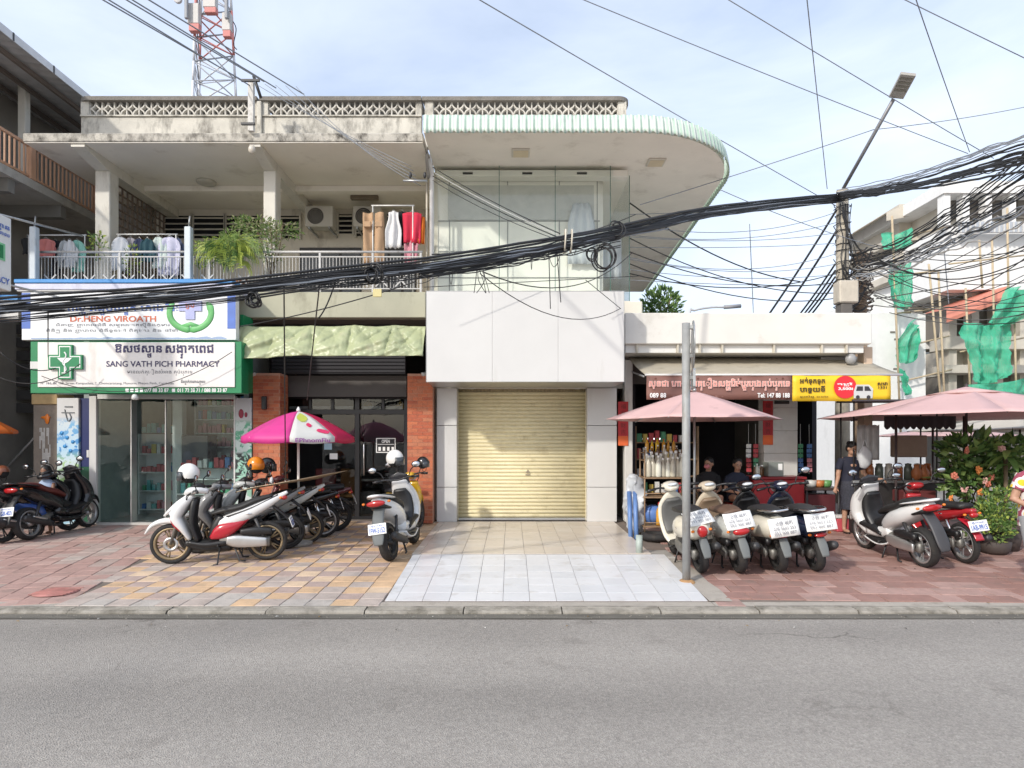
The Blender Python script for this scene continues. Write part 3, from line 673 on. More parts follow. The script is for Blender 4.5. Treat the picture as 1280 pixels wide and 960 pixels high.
# balcony floor slab and beams
SLABM = mat('olive painted slab', (.4, .39, .29), .7, var=.07, scale=2, dirt=('#55503f', .25, 1.8, (1, 1, .4)))
MB().cbox(-8.75, -1.62, 12.3, YB + .14, pz(397, 12.3), pz(365, 12.3), .012).build('balcony_slab', SLABM, ob)
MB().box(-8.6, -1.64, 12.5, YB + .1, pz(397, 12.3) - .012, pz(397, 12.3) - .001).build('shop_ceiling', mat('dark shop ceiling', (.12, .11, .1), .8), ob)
# columns with tapered brackets
COLM = mat('cream column paint', (.64, .61, .54), .7, var=.07, scale=2.5, dirt=('#7d7464', .22, 3, (1, 1, .3)))
for cx_, w in ((px(129, 12.75), .145), (px(337.5, 12.75), .12)):
    MB().cbox(cx_ - w, cx_ + w, 12.72, 13.02, 4.395, 6.84, .015).build('column', COLM, ob)
    MB().prism([(12.0, ZS - .013), (12.0, ZS - .07), (12.72, 6.84), (13.02, 6.84), (YB - .01, 6.84), (YB - .01, ZS - .013)], 'x', cx_ - w + .02, cx_ + w - .02).build('bracket_beam', COLM, ob)
MB().cbox(xl + .3, -1.75, 13.95, 14.15, ZS - .14, ZS - .014, .01).build('cross_beam', SOFFIT, ob)
# lattice side screen
LATM = mat('brown lattice', (.17, .13, .1), .7, var=.2)
scr = MB().box(-8.14, -8.1, 13.03, 13.06, 4.4, 6.84).build('side_screen', LATM, ob)
bar = {}
for i in range(13):
    y = 13.12 + i * .18; MB().box(-8.135, -8.105, y, y + .03, 4.42, ZS - .02).build('lattice_bar', LATM, scr)
for i in range(15):
    z = 4.6 + i * .16; MB().box(-8.13, -8.11, 13.07, YB - .01, z, z + .03).build('lattice_bar', LATM, scr)
# louvre vents on the back wall
LOUV = mat('louvre slat paint', (.66, .62, .55), .6); VOID = mat('dark void', (.01, .01, .011), .9)
def louvre(x0, x1, y0, y1, n):
    a, c = at(x0, y1, YB), at(x1, y0, YB)
    v = MB().box(a.x, c.x, YB - .012, YB - .002, a.z, c.z).build('louvre_window', VOID, ob)
    MB().box(a.x - .04, a.x, YB - .07, YB - .002, a.z - .04, c.z + .04).box(c.x, c.x + .04, YB - .07, YB - .002, a.z - .04, c.z + .04).build('frame', LOUV, v)
    for i in range(n):
        z = a.z + (c.z - a.z) * (i + .5) / n
        MB().box(a.x, c.x, -.045, .045, -.008, .008, M=Matrix.Translation((0, YB - .06, z)) @ Matrix.Rotation(R(32), 4, 'X')).build('slat', LOUV, v)
for q in ((207, 240, 270, 298, 4), (243, 281, 270, 298, 4), (284, 326, 270, 298, 4), (349, 375, 270, 298, 4), (424, 441, 268, 292, 4), (446, 480, 268, 295, 4), (484, 520, 268, 295, 4)): louvre(*q)
for x0, x1 in ((375, 452), (205, 232), (470, 520)):
    a, c = at(x0, 352, YB), at(x1, 310, YB)
    d_ = MB().box(a.x, c.x, YB - .03, YB - .002, 4.41, c.z).build('balcony_door', mat('dark timber door', (.06, .055, .055), .5, var=.3), ob)
    n = 3
    for i in range(n): MB().cbox(a.x + .03 + (c.x - a.x) * i / n, a.x - .03 + (c.x - a.x) * (i + 1) / n, YB - .045, YB - .031, 4.5, c.z - .06, .006).build('door_panel', mat('grey door panel', (.13, .14, .155), .35), d_)
b = MB(); c = at(262, 237, 13.6); b.lathe([(.0, -.07), (.12, -.068), (.19, -.04), (.2, 0)], 20, (px(262, 13.9), 13.75, ZS - .014)); b.build('ceiling_lamp', mat('old glass lamp', (.5, .47, .4), .4), ob)
MB().cbox(px(435, 14.3), px(470, 14.3), 14.5, 14.62, ZS - .1, ZS - .014, .01).build('strip_light', mat('dark strip lamp', (.2, .16, .12), .5), ob)

# ---- balcony railing: posts, rails, balusters and the little stepped ornaments
RAILM = mat('white railing paint', (.5, .49, .47), .45, var=.06, dirt=('#8a7f70', .2, 7, (1, 1, .4)))
YRL = 12.36; zf = 4.395; zr = pz(315, YRL); zl = pz(321, YRL)
def railing(name, label, x0, x1, posts, n):
    r = thing(name, label, 'railing', ((x0 + x1) / 2, YRL, zf))
    MB().tube([(x0, YRL, zr), (x1, YRL, zr)], .024, 8).build('top_rail', RAILM, r)
    MB().box(x0, x1, YRL - .012, YRL + .012, zl - .012, zl + .008).build('mid_rail', RAILM, r)
    MB().box(x0, x1, YRL - .012, YRL + .012, zf + .06, zf + .08).build('bottom_rail', RAILM, r)
    for p in posts: MB().cbox(p - .02, p + .02, YRL - .022, YRL + .022, zf, zr - .02, .004).build('post', RAILM, r)
    bm = MB().box(-.0045, .0045, -.0045, .0045, 0, zl - zf - .094).mesh('baluster', RAILM)
    for i in range(n): inst('baluster', bm, r, (x0 + (x1 - x0) * (i + .5) / n, YRL, zf + .081))
    orn = MB()
    for q in (-1, 1):
        orn.box(-.012, .012, -.006, .006, 0, .16, M=Matrix.Translation((q * .055, -.0, .08)) @ Matrix.Rotation(R(-45) * q, 4, 'Y') @ Matrix.Translation((0, 0, -.08)))
        orn.box(-.012, .012, -.006, .006, 0, .16, M=Matrix.Translation((q * .055, -.0, .19)) @ Matrix.Rotation(R(45) * q, 4, 'Y') @ Matrix.Translation((0, 0, -.08)))
    om = orn.mesh('ornament', RAILM)
    k = int((x1 - x0) / .37)
    for i in range(k): inst('ornament', om, r, (x0 + .2 + .37 * i, YRL - .014, zf + .085))
railing('balcony_railing', 'white balcony railing with thin balusters above the blue pharmacy ledge', px(50, YRL), px(290, YRL), [px(262, YRL), px(150, YRL)], 58)
railing('balcony_railing', 'white balcony railing above the green tarpaulin awning', px(292, YRL), px(528, YRL), [px(400, YRL), px(466, YRL), px(526, YRL)], 56)
for i, (x, lab) in enumerate(((43, 'pale blue square post with a metal spike beside the hanging pharmacy sign'), (236, 'pale blue square post with a metal spike between hanging shirts and palm'))):
    t = thing('clothesline_post', lab, 'post', (px(x, 12.2), 12.2, pz(350, 12.2)), group='pale blue posts on the balcony edge')
    MB().cbox(px(x, 12.2) - .06, px(x, 12.2) + .06, 12.14, 12.26, pz(350, 12.2), pz(284, 12.2), .012).build('shaft', mat('pale blue steel', (.55, .6, .63), .5, var=.08, dirt=('#7c7b78', .2, 6, (1, 1, .3))), t)
    MB().tube([(px(x, 12.2), 12.2, pz(284, 12.2)), (px(x, 12.2) + .02, 12.2, pz(270, 12.2))], .015, 6).build('spike', STEEL, t)

# ---- blue topped ledge
lg = thing('blue_ledge', 'white ledge with bright blue top edge over the doctor signboard', 'ledge', (px(155, 11.6), 11.6, 4.25))
MB().cbox(px(18, 11.6), px(291, 11.6), 11.6, 12.29, pz(362, 11.6), pz(354, 11.6), .01).build('ledge_board', mat('lilac white board', (.55, .56, .68), .5, dirt=('#8b8794', .2, 3, (1, 1, .3))), lg)
MB().cbox(px(18, 11.6), px(291, 11.6), 11.58, 12.295, pz(354, 11.6) + .001, pz(349, 11.6), .01).build('blue_edge', mat('bright blue paint', (.05, .25, .58), .45, var=.1), lg)
MB().box(px(20, 11.6), px(290, 11.6), 11.62, 12.28, pz(365, 11.6) + .02, pz(362, 11.6) - .001).build('under_strip', PANEL, lg)

# ================================================================ DOCTOR SIGN and PHARMACY SIGN
BLUEP = mat('sign blue', (.09, .17, .5), .45); NAVY = mat('navy lettering', (.03, .025, .09), .5); REDP = mat('sign red lettering', (.55, .13, .06), .5)
BLUEG = mat('pale blue print', (.3, .38, .55), .5); GREENP = mat('leaf green print', (.13, .42, .14), .5); LEDW = mat('white print', (.8, .8, .8), .5)
def frame_mat(yaw, piv): return Matrix.Translation(piv) @ Matrix.Rotation(yaw, 4, 'Z') @ Matrix.Translation(-Vector(piv))
YD = 11.62
ds = thing('doctor_signboard', 'white doctor signboard with blue ends and green wreath emblem under the blue ledge', 'signboard', (px(160, YD), YD, pz(425, YD)))
x0, x1, z0, z1 = px(27, YD), px(295, YD), pz(425, YD), pz(365.5, YD)
MB().cbox(x0, x1, YD, YD + .14, z0, z1, .006).build('board', mat('sign face white', (.74, .75, .76), .4, var=.04, dirt=('#a9adb5', .25, 2, (.4, 1, 1.6))), ds)
for a, c in ((27, 38), (284, 294.5)):
    MB().box(px(a, YD) + .004, px(c, YD), YD - .004, YD - .002, z0 + .2, z1 - .01).build('blue_end', BLUEP, ds)
b = MB(); text(b, 'ពេទ្យ វេជ្ជបណ្ឌិត ហេង វិរៈ', px(85, YD), px(222, YD), pz(394, YD), pz(379, YD), YD - .004, .012, khmer=True); b.build('lettering', BLUEP, ds)
b = MB(); text(b, 'Dr.HENG VIROATH', px(88, YD), px(195, YD), pz(402, YD), pz(395, YD), YD - .004, .02); b.build('lettering', REDP, ds)
b = MB(); text(b, 'ជំនាញ ព្យាបាលជំងឺ សម្ភពរោគស្ត្រីនិងកុមារ', px(70, YD), px(212, YD), pz(409.5, YD), pz(403.5, YD), YD - .004, .006, khmer=True)
text(b, 'ពិនិត្យ និង ព្យាបាល ជំងឺទូទៅ ពិគ្រោះ និង ថែទាំ', px(58, YD), px(222, YD), pz(416.5, YD), pz(410.5, YD), YD - .004, .006, khmer=True); b.build('lettering', GREYINK, ds)
b = MB(); rows = [[(px(39, YD) + (px(283, YD) - px(39, YD)) * i / 40, YD - .003, pz(424, YD) + (.02 + .05 * abs(noise.noise((i * .35, 2, 1)))) * j) for i in range(41)] for j in (0, 1)]; b.grid(rows, smooth=False); b.build('blue_wave', BLUEG, ds)
em = MB()
cxw, czw = px(238, YD), pz(391, YD)
for q in (-1, 1):
    P = [(cxw + q * r * .37 * math.cos(a), YD - .006, czw + .30 * r * math.sin(a)) for a, r in [(R(38 - 10 * i), 1.0 - .0 * i) for i in range(14)]]
    em.tube([(p[0], YD - .004, p[2]) for p in P], [.02, .05, .065] + [.055] * 9 + [.06, .04], 8, M=Matrix.Translation((0, YD, 0)) @ Matrix.Diagonal((1, .25, 1, 1)) @ Matrix.Translation((0, -YD, 0)))
em.tube([(cxw - .2, YD - .004, czw - .27), (cxw, YD - .004, czw - .2), (cxw + .2, YD - .004, czw - .27)], .04, 8, M=Matrix.Translation((0, YD, 0)) @ Matrix.Diagonal((1, .25, 1, 1)) @ Matrix.Translation((0, -YD, 0)))
em.build('wreath_emblem', GREENP, ds)
b = MB(); b.box(cxw - .2, cxw + .2, YD - .02, YD - .001, czw + .03, czw + .2); b.box(cxw - .08, cxw + .08, YD - .019, YD - .002, czw - .12, czw + .27); b.build('cross_emblem', mat('lilac blue print', (.4, .42, .66), .5), ds)
b = MB(); text(b, 'អូប', cxw - .08, cxw + .08, czw + .06, czw + .16, YD - .023, .01, khmer=True); b.build('lettering', REDP, ds)

YS = 11.5
ps = thing('pharmacy_signboard', 'white pharmacy signboard with green border and green cross', 'signboard', (px(170, YS), YS, pz(493, YS)))
x0, x1, z0, z1 = px(38, YS), px(302, YS), pz(491.5, YS), pz(427, YS)
MB().cbox(x0, x1, YS, YS + .3, z0, z1, .006).build('green_case', GREEN, ps)
MB().cbox(px(48, YS), px(294, YS), YS - .02, YS - .001, pz(484, YS), pz(428, YS), .004).build('face', mat('warm white sign face', (.72, .69, .66), .4, var=.04, dirt=('#a69c90', .2, 2, (1, 1, .3))), ps)
MB().box(x0 + .003, px(48, YS) - .003, YS - .01, YS - .002, pz(461, YS), pz(452, YS)).build('white_band', PANEL, ps)
b = MB(); text(b, 'ឱសថស្ថាន', px(145, YS), px(203, YS), pz(447, YS), pz(430.5, YS), YS - .024, .022, khmer=True)
text(b, 'សង្វាតេពជ', px(208, YS), px(267, YS), pz(448, YS), pz(431, YS), YS - .024, .022, khmer=True); b.build('lettering', NAVY, ps)
b = MB(); text(b, 'SANG VATH PICH PHARMACY', px(134, YS), px(275, YS), pz(458.5, YS), pz(451.5, YS), YS - .024, .012); b.build('lettering', NAVY, ps)
b = MB(); text(b, 'មានលក់គ្រឿងសំអាង គ្រប់ប្រភេទ', px(160, YS), px(241, YS), pz(469.5, YS), pz(461.5, YS), YS - .024, .0, khmer=True)
text(b, 'N° 161, Bt, 168, Street Kampuchea, T. Chomcartstang, Monorm, Pheom Penh, Cambodia', px(52, YS), px(218, YS), pz(481.5, YS), pz(477.5, YS), YS - .024)
text(b, 'ទីស្នាក់ការកណ្ដាល', px(227, YS), px(257, YS), pz(481, YS), pz(474.5, YS), YS - .024, .008, khmer=True); b.build('lettering', mat('dark grey print', (.12, .12, .14), .5), ps)
b = MB(); text(b, '077 88 33 87', px(181, YS), px(211, YS), pz(490, YS), pz(485.5, YS), YS - .004, .02); text(b, '011 72 38 71 / 088 88 33 87', px(222, YS), px(284, YS), pz(490, YS), pz(485.5, YS), YS - .004, .02)
for xx in (157, 163, 169, 175, 215): b.box(px(xx, YS), px(xx + 4, YS), YS - .004, YS - .003, pz(490, YS), pz(485.8, YS))
b.build('lettering', LEDW, ps)
cx_, cz_ = px(84.5, YS), pz(453, YS)
def cross_out(h, w): return [(-w, -h), (w, -h), (w, -w), (h, -w), (h, w), (w, w), (w, h), (-w, h), (-w, w), (-h, w), (-h, -w), (-w, -w)]
MB().prism([(cx_ + a * .98, cz_ + c) for a, c in cross_out(.3, .125)], 'y', YS - .07, YS - .021).build('green_cross', GREEN, ps)
MB().prism([(cx_ + a * .98, cz_ + c) for a, c in cross_out(.275, .1)], 'y', YS - .073, YS - .071).build('cross_outline', PAPER, ps)
MB().prism([(cx_ + a * .98, cz_ + c) for a, c in cross_out(.258, .085)], 'y', YS - .076, YS - .074).build('cross_field', GREEN, ps)
b = MB(); Y_ = YS - .08
b.tube([(cx_ + .03 * math.sin(i * .9), Y_, cz_ + .17 - i * .034) for i in range(11)], .011, 6, sub=2)
b.prism([(cx_ - .13, cz_ + .07), (cx_ + .13, cz_ + .07), (cx_ + .06, cz_ + .0), (cx_ + .02, cz_ - .02), (cx_ - .02, cz_ - .02), (cx_ - .06, cz_ + .0)], 'y', Y_ - .001, Y_); b.box(cx_ - .008, cx_ + .008, Y_ - .002, Y_, cz_ - .19, cz_ + .0); b.box(cx_ - .05, cx_ + .05, Y_ - .002, Y_, cz_ - .2, cz_ - .185)
b.build('cup_and_serpent', PAPER, ps)
# flood lamp hanging under the sign
t = thing('flood_lamp', 'small white lamp hanging under the pharmacy sign', 'lamp', (px(169, 11.55), 11.55, pz(500, 11.55)))
MB().lathe([(.0, 0), (.055, .005), (.06, .05), (.045, .09), (.02, .11)], 14, (px(169, 11.55), 11.55, pz(500, 11.55))).build('lamp_body', PANEL, t)

# ================================================================ PHARMACY SHOPFRONT
YF = 12.6
pf = thing('pharmacy_shopfront', 'glass pharmacy shopfront between two printed pillars under the green sign', 'shopfront', (px(205, YF), YF, 0))
MB().cbox(px(112, YF), px(121, YF), YF - .02, YF + .12, .0, 2.46, .006).build('white_frame', PANEL, pf)
MB().cbox(px(121, YF) + .003, px(293, YF), YF, YF + .08, 2.4, 2.5, .006).build('head_rail', ALU, pf)
MB().cbox(px(121, YF) + .003, px(293, YF), YF - .03, YF + .1, -.02, .03, .006).build('sill', mat('stone sill', (.5, .48, .44), .6), pf)
PG = glass('pharmacy glass', (.88, .94, .93), .8)
for a, c, op in ((121.5, 163, 0), (163.5, 206, .16), (206.5, 292.5, 0)):
    MB().box(px(a, YF) + .006, px(c, YF) - .006, YF + .02 + op, YF + .032 + op, .035, 2.395).build('glass_pane', PG, pf)
for a in (163.3, 206.3): MB().cbox(px(a, YF) - .012, px(a, YF) + .012, YF + .01, YF + .2, .035, 2.395, .003).build('mullion', ALU, pf)
MB().cbox(px(292.5, YF), px(294.5, YF), YF - .02, YF + .08, .0, 2.46, .003).build('mullion', PANEL, pf)
b = MB(); b.box(-8.25, -5.16, YF + .1, 16.4, -.05, -.001); b.build('shop_floor', mat('pale shop tiles', (.45, .43, .4), .35), pf)
b = MB(); b.box(-8.3, -8.2, YF + .12, 16.4, 0, 3.9); b.box(-5.2, -5.1, YF + .12, 13.78, 0, 3.9); b.box(-8.2, -5.2, 16.3, 16.4, 0, 3.9); b.box(-8.2, -5.2, YF + .12, 16.3, 2.9, 2.95); b.build('shop_walls', mat('shop wall', (.3, .34, .33), .7), pf)
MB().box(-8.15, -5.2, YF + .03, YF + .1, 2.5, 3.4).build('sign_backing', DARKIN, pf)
# printed pillars: left banner, blue and green pilaster, graffiti wall, right flower banner
def banner_mat(name, bands):
    m = bpy.data.materials.new(name); m.use_nodes = True; N, L = m.node_tree.nodes, m.node_tree.links
    b = N['Principled BSDF']; b.inputs['Roughness'].default_value = .45
    t = N.new('ShaderNodeTexCoord'); sp = N.new('ShaderNodeSeparateXYZ'); L.new(t.outputs['Object'], sp.inputs[0])
    mr = N.new('ShaderNodeMapRange'); mr.inputs['From Min'].default_value = 0; mr.inputs['From Max'].default_value = 2.4; L.new(sp.outputs['Z'], mr.inputs[0])
    n = N.new('ShaderNodeTexNoise'); n.inputs['Scale'].default_value = 9; n.inputs['Detail'].default_value = 3; L.new(t.outputs['Object'], n.inputs['Vector'])
    r = N.new('ShaderNodeValToRGB'); e = r.color_ramp.elements; r2 = N.new('ShaderNodeValToRGB'); e2 = r2.color_ramp.elements
    for i, (p, a, c) in enumerate(bands):
        x = e[i] if i < 2 else e.new(p); x.position = p; x.color = a + (1,)
        x = e2[i] if i < 2 else e2.new(p); x.position = p; x.color = c + (1,)
    for q in (r, r2): L.new(mr.outputs[0], q.inputs[0]); q.color_ramp.interpolation = 'LINEAR'
    st = N.new('ShaderNodeValToRGB'); st.color_ramp.elements[0].position = .5; st.color_ramp.elements[1].position = .56; L.new(n.outputs['Fac'], st.inputs[0])
    mm = N.new('ShaderNodeMix'); mm.data_type = 'RGBA'; L.new(st.outputs[0], mm.inputs['Factor']); L.new(r.outputs[0], mm.inputs['A']); L.new(r2.outputs[0], mm.inputs['B']); L.new(mm.outputs['Result'], b.inputs['Base Color'])
    return m
BN1 = banner_mat('molecule banner print', [(0, (.35, .6, .75), (.6, .75, .8)), (.2, (.3, .55, .72), (.55, .72, .8)), (.35, (.62, .7, .55), (.3, .5, .2)), (.5, (.6, .72, .75), (.4, .6, .3)), (.6, (.45, .66, .82), (.05, .25, .6)), (.8, (.6, .68, .72), (.2, .45, .7)), (.86, (.62, .62, .62), (.6, .6, .6)), (1, (.6, .6, .6), (.62, .62, .62))])
BN2 = banner_mat('herb banner print', [(0, (.5, .56, .55), (.2, .4, .3)), (.33, (.5, .55, .55), (.25, .42, .32)), (.36, (.02, .03, .03), (.3, .5, .4)), (.56, (.02, .03, .03), (.4, .55, .5)), (.58, (.5, .6, .58), (.08, .3, .2)), (.8, (.55, .65, .62), (.12, .4, .25)), (.84, (.5, .5, .52), (.52, .52, .53)), (1, (.5, .5, .52), (.5, .5, .52))])
t = thing('printed_pillar', 'pillar with blue molecule banner left of the pharmacy glass', 'pillar', (px(85, YF), YF, 0))
MB().cbox(px(72, YF), px(99, YF), YF - .02, YF + .3, 0, 2.42, .004).build('banner', BN1, t)
b = MB(); b.tube([(px(82, YF), YF - .024, 2.2), (px(86, YF), YF - .024, 1.98), (px(90, YF), YF - .024, 2.04), (px(88, YF), YF - .024, 2.12)], .012, 6, sub=3); b.box(px(78, YF), px(94, YF), YF - .03, YF - .022, 2.13, 2.15); b.box(px(82, YF), px(92, YF), YF - .03, YF - .022, 2.24, 2.265); b.build('ink_emblem', mat('grey emblem', (.16, .17, .18), .5), t)
for q in range(5):
    c = Vector((px(78 + (q * 7) % 17, YF), YF - .022, 1.75 - q * .085)); b = MB(); b.lathe([(0, -.004), (.035, -.004), (.035, 0)], 12, tuple(c), 'y'); b.build('molecule', mat('blue print', (.05, .28, .62), .4), t)
t = thing('blue_green_pilaster', 'narrow pilaster, navy blue above and green below, beside the molecule banner', 'pilaster', (px(105, YF), YF, 0))
MB().cbox(px(99, YF) + .004, px(112, YF) - .004, YF + .03, YF + .3, 1.1, 2.42, .004).build('blue_half', mat('deep navy paint', (.012, .022, .11), .45), t)
MB().cbox(px(99, YF) + .004, px(112, YF) - .004, YF + .03, YF + .3, 0, 1.099, .004).build('green_half', mat('deep green paint', (.005, .085, .04), .45), t)
MB().cbox(px(108, YF), px(111, YF), YF + .0, YF + .028, 1.28, 1.42, .004).build('switch', PANEL, t)
t = thing('wall_pier', 'bare cement pier with torn white poster left of the printed pillar', 'pier', (px(55, YF), YF + .2, 0))
MB().cbox(px(40, YF), px(71, YF) - .01, YF + .03, YF + .5, 0, 2.3, .01).build('pier', mat('brown cement', (.24, .2, .165), .85, var=.2, scale=4, dirt=('#7d7468', .3, 5, (1, 1, 1)), bump=.4), t)
MB().cbox(px(39, YF), px(72, YF) - .01, YF - .0, YF + .5, 2.301, 2.5, .01).build('pier_cap', mat('ochre plaster', (.45, .32, .16), .8, var=.2), t)
b = MB(); rows = [[(px(48 + 14 * i / 8, YF), YF + .026, 1.05 + .08 * j + .03 * noise.noise((i, j, 3))) for i in range(9)] for j in range(11)]
b.grid([r for r in rows]); me = b; b.f = [f for k_, f in enumerate(b.f) if noise.noise((k_ % 8 * .6, k_ // 8 * .5, 7.7)) > -.12]; b.s = [True] * len(b.f); b.m = [0] * len(b.f); b.build('torn_poster', mat('torn paper', (.5, .48, .45), .8, var=.2, scale=14), t)
b = MB(); b.ell((px(58, YF), YF + .02, 2.02), (.05, .012, .1), 7, 5); b.ell((px(56, YF), YF + .02, 2.05), (.1, .01, .03), 7, 5); b.build('joss_flower', ORANGEL, t)
t = thing('printed_pillar', 'pillar with dark green herb banner right of the pharmacy glass', 'pillar', (px(304, YF), YF, 0))
MB().cbox(px(294.7, YF), px(315, YF), YF - .02, YF + .3, 0, 2.42, .004).build('banner', BN2, t)
b = MB(); b.ell((px(302, YF), YF - .024, 2.12), (.05, .006, .09), 8, 6); b.ell((px(308, YF), YF - .024, 2.1), (.03, .006, .05), 8, 6); b.build('printed_bud', mat('dark red print', (.3, .02, .05), .5), t)
for q in range(16):
    a = rnd.uniform(0, 6.28); c = Vector((px(305, YF) + rnd.uniform(-.09, .09), YF - .023, rnd.choice((1.62, 1.15, .98)) + rnd.uniform(-.15, .15))); b = MB(); d_ = Vector((math.cos(a), 0, math.sin(a))); n_ = Vector((-d_.z, 0, d_.x))
    b.add([c, c + d_ * .06 + n_ * .018, c + d_ * .13, c + d_ * .06 - n_ * .018], [(0, 1, 2, 3)]); b.build('printed_leaf', mat('mint leaf print', (.3, .58, .45), .5), t)
MB().box(px(300, 11.95), px(304, 11.95), 11.95, 12.4, 2.5, 3.9).build('wall_strip', GREEN, ob)

# ---- pharmacy fittings seen through the glass
SHELFM = mat('white shelf board', (.62, .63, .62), .45)
CARTON = [mat('carton ' + n, c, .55, var=.1, scale=8) for n, c in (('white', (.66, .66, .64)), ('red', (.45, .06, .07)), ('green', (.08, .3, .16)), ('blue', (.08, .18, .42)), ('pink', (.55, .22, .27)), ('yellow', (.6, .45, .1)), ('teal', (.1, .36, .36)))]
cm = [MB().cbox(-.5, .5, -.5, .5, 0, 1, .03).mesh('medicine_box', m_) for m_ in CARTON]
def shelf_unit(name, label, x0, x1, y0, y1, levels, z_top, glassf=False):
    t = thing(name, label, 'shelves', ((x0 + x1) / 2, (y0 + y1) / 2, 0))
    MB().box(x0, x1, y1 - .02, y1, 0, z_top).build('back_board', SHELFM, t)
    for x in (x0, x1 - .03): MB().box(x, x + .03, y0, y1 - .021, 0, z_top).build('side_board', SHELFM, t)
    for z in levels: MB().box(x0 + .031, x1 - .031, y0 + .01, y1 - .022, z, z + .025).build('shelf', SHELFM, t)
    return t
shelf_unit('wall_shelves', 'tall white shelves packed with medicine along the pharmacy back wall', -6.95, -5.3, 14.35, 14.7, [.1, .5, .85, 1.15, 1.45, 1.75, 2.05, 2.35], 2.6)
shelf_unit('wall_shelves', 'dark sided medicine shelves behind the left pharmacy pane', -8.1, -7.25, 14.2, 14.5, [.1, .5, .9, 1.3], 1.75)
shelf_unit('display_counter', 'low white glass display counter just inside the pharmacy', -6.85, -5.5, 13.35, 13.75, [.15, .5, .8], 1.02)
boxes = []
for (x0, x1, y, levels, dens) in ((-6.9, -5.35, 14.45, [.125, .525, .875, 1.175, 1.475, 1.775, 2.075, 2.375], 15), (-8.05, -7.3, 14.3, [.125, .525, .925, 1.325, 1.775], 7), (-6.8, -5.55, 13.5, [.175, .525, 1.045], 11)):
    for z in levels:
        band = rnd.choice((0, 1, 2, 4, 6))
        for k in range(dens):
            w = (x1 - x0) / dens; boxes.append((x0 + w * (k + .5), y, z, w * rnd.uniform(.55, .92), rnd.uniform(.1, .22), band if rnd.random() < .5 else rnd.randrange(7)))
for (x, y, z, w, h, k) in boxes:
    o = bpy.data.objects.new('medicine_box', cm[k]); COL.objects.link(o); o.location = (x, y, z + .001); o.scale = (w, .12, h); tag(o, 'small medicine carton on a pharmacy shelf behind the glass', 'box', 'medicine cartons on the pharmacy shelves')
t = thing('glass_cabinet', 'dark framed drinks cabinet behind the pharmacy door', 'cabinet', (-6.6, 14.0, 0))
MB().cbox(-6.98, -6.42, 13.85, 14.3, 1.05, 1.72, .01).build('cabinet_body', mat('dark blue screen', (.01, .015, .04), .2), t)
t2 = thing('white_column', 'white square column standing inside the pharmacy', 'column', (-7.05, 13.9, 0)); MB().cbox(-7.2, -6.99, 13.9, 14.1, 0, 2.89, .01).build('shaft', SHELFM, t2)
t3 = thing('ceiling_fan', 'ceiling fan hanging inside the pharmacy', 'fan', (-7.0, 13.6, 2.4)); MB().lathe([(.0, 2.42), (.06, 2.44), (.07, 2.5), (.015, 2.53), (.015, 2.9)], 12, (-6.9, 13.5, 0)).build('motor', SHELFM, t3)
for q in range(3): MB().box(.06, .55, -.05, .05, 2.455, 2.465, M=Matrix.Translation((-6.9, 13.5, 0)) @ Matrix.Rotation(R(120 * q + 20), 4, 'Z')).build('blade', SHELFM, t3)

# ================================================================ MIDDLE SHOP (brick pillars, dark glazed front)
BRICKC = [mat('brick ' + n, c, .8, var=.14, scale=9, dirt=('#8a5a48', .2, 6, (1, 1, 1)), bump=.3) for n, c in (('orange', (.5, .15, .07)), ('red', (.42, .11, .055)), ('rust', (.47, .17, .09)))]
MORT = mat('brick mortar', (.5, .27, .19), .9, var=.15)
BH, BWd = .068, .2
def brick_pillar(label, x0, x1, y0, y1, z1):
    t = thing('brick_pillar', label, 'pillar', ((x0 + x1) / 2, y0, 0), group='orange brick pillars of the middle shop')
    MB().box(x0 + .006, x1 - .006, y0 + .006, y1, 0, z1).build('core', MORT, t)
    n = 0
    for r in range(int(z1 / BH)):
        x = x0 - (BWd / 2 if r % 2 else 0); z = r * BH + .004
        while x < x1 - .01:
            a, c = max(x, x0) + .003, min(x + BWd, x1) - .003
            if c - a > .02: MB().box(a, c, y0 + rnd.uniform(-.002, .001), y0 + .0055, z, z + BH - .007).build('brick', BRICKC[rnd.randrange(3)], t)
            x += BWd
        if x1 < -4:                                # the inner side face shows too
            y = y0 + .002 - (BWd / 2 if r % 2 else 0)
            while y < y1 - .02:
                a, c = max(y, y0 + .007) + .003, min(y + BWd, y1) - .003
                if c - a > .02: MB().box(x1 - .0055, x1 + .001, a, c, z, z + BH - .007).build('brick', BRICKC[rnd.randrange(3)], t)
                y += BWd
    return t
brick_pillar('orange brick pillar between the pharmacy and the dark shop', px(316, 12.6), px(350, 12.6), 12.6, 13.05, 2.9)
brick_pillar('orange brick pillar beside the white panelled shop', px(509, 12.7), px(541, 12.7), 12.7, 13.15, 2.9)
t = thing('wall_lamp', 'small dark wall lamp on the left brick pillar', 'lamp', (px(330, 12.55), 12.55, 2.25)); MB().cbox(px(327.5, 12.55), px(333, 12.55), 12.5, 12.597, 2.2, 2.45, .012).build('lamp_body', DARKM, t)
for x, lab in ((317, 'small white dome camera at the top of the left brick pillar'), (529.5, 'small white dome camera beside the blank signboard')):
    t = thing('security_camera', lab, 'camera', (px(x, 12.5), 12.5, 2.85)); MB().lathe([(0, 2.83), (.035, 2.845), (.05, 2.88), (.05, 2.9)], 12, (px(x, 12.55), 12.54, 0)).build('dome', PANEL, t)
BLK_ = mat('black aluminium', (.02, .02, .022), .35, var=.1)
mf = thing('dark_shopfront', 'black framed glazed shopfront between the two brick pillars', 'shopfront', (px(433, 13.5), 13.5, 0))
YM = 13.5; xa, xc = px(352, YM), px(512, YM)
CG = glass('dark shop glass', (.72, .74, .74), 1.3)
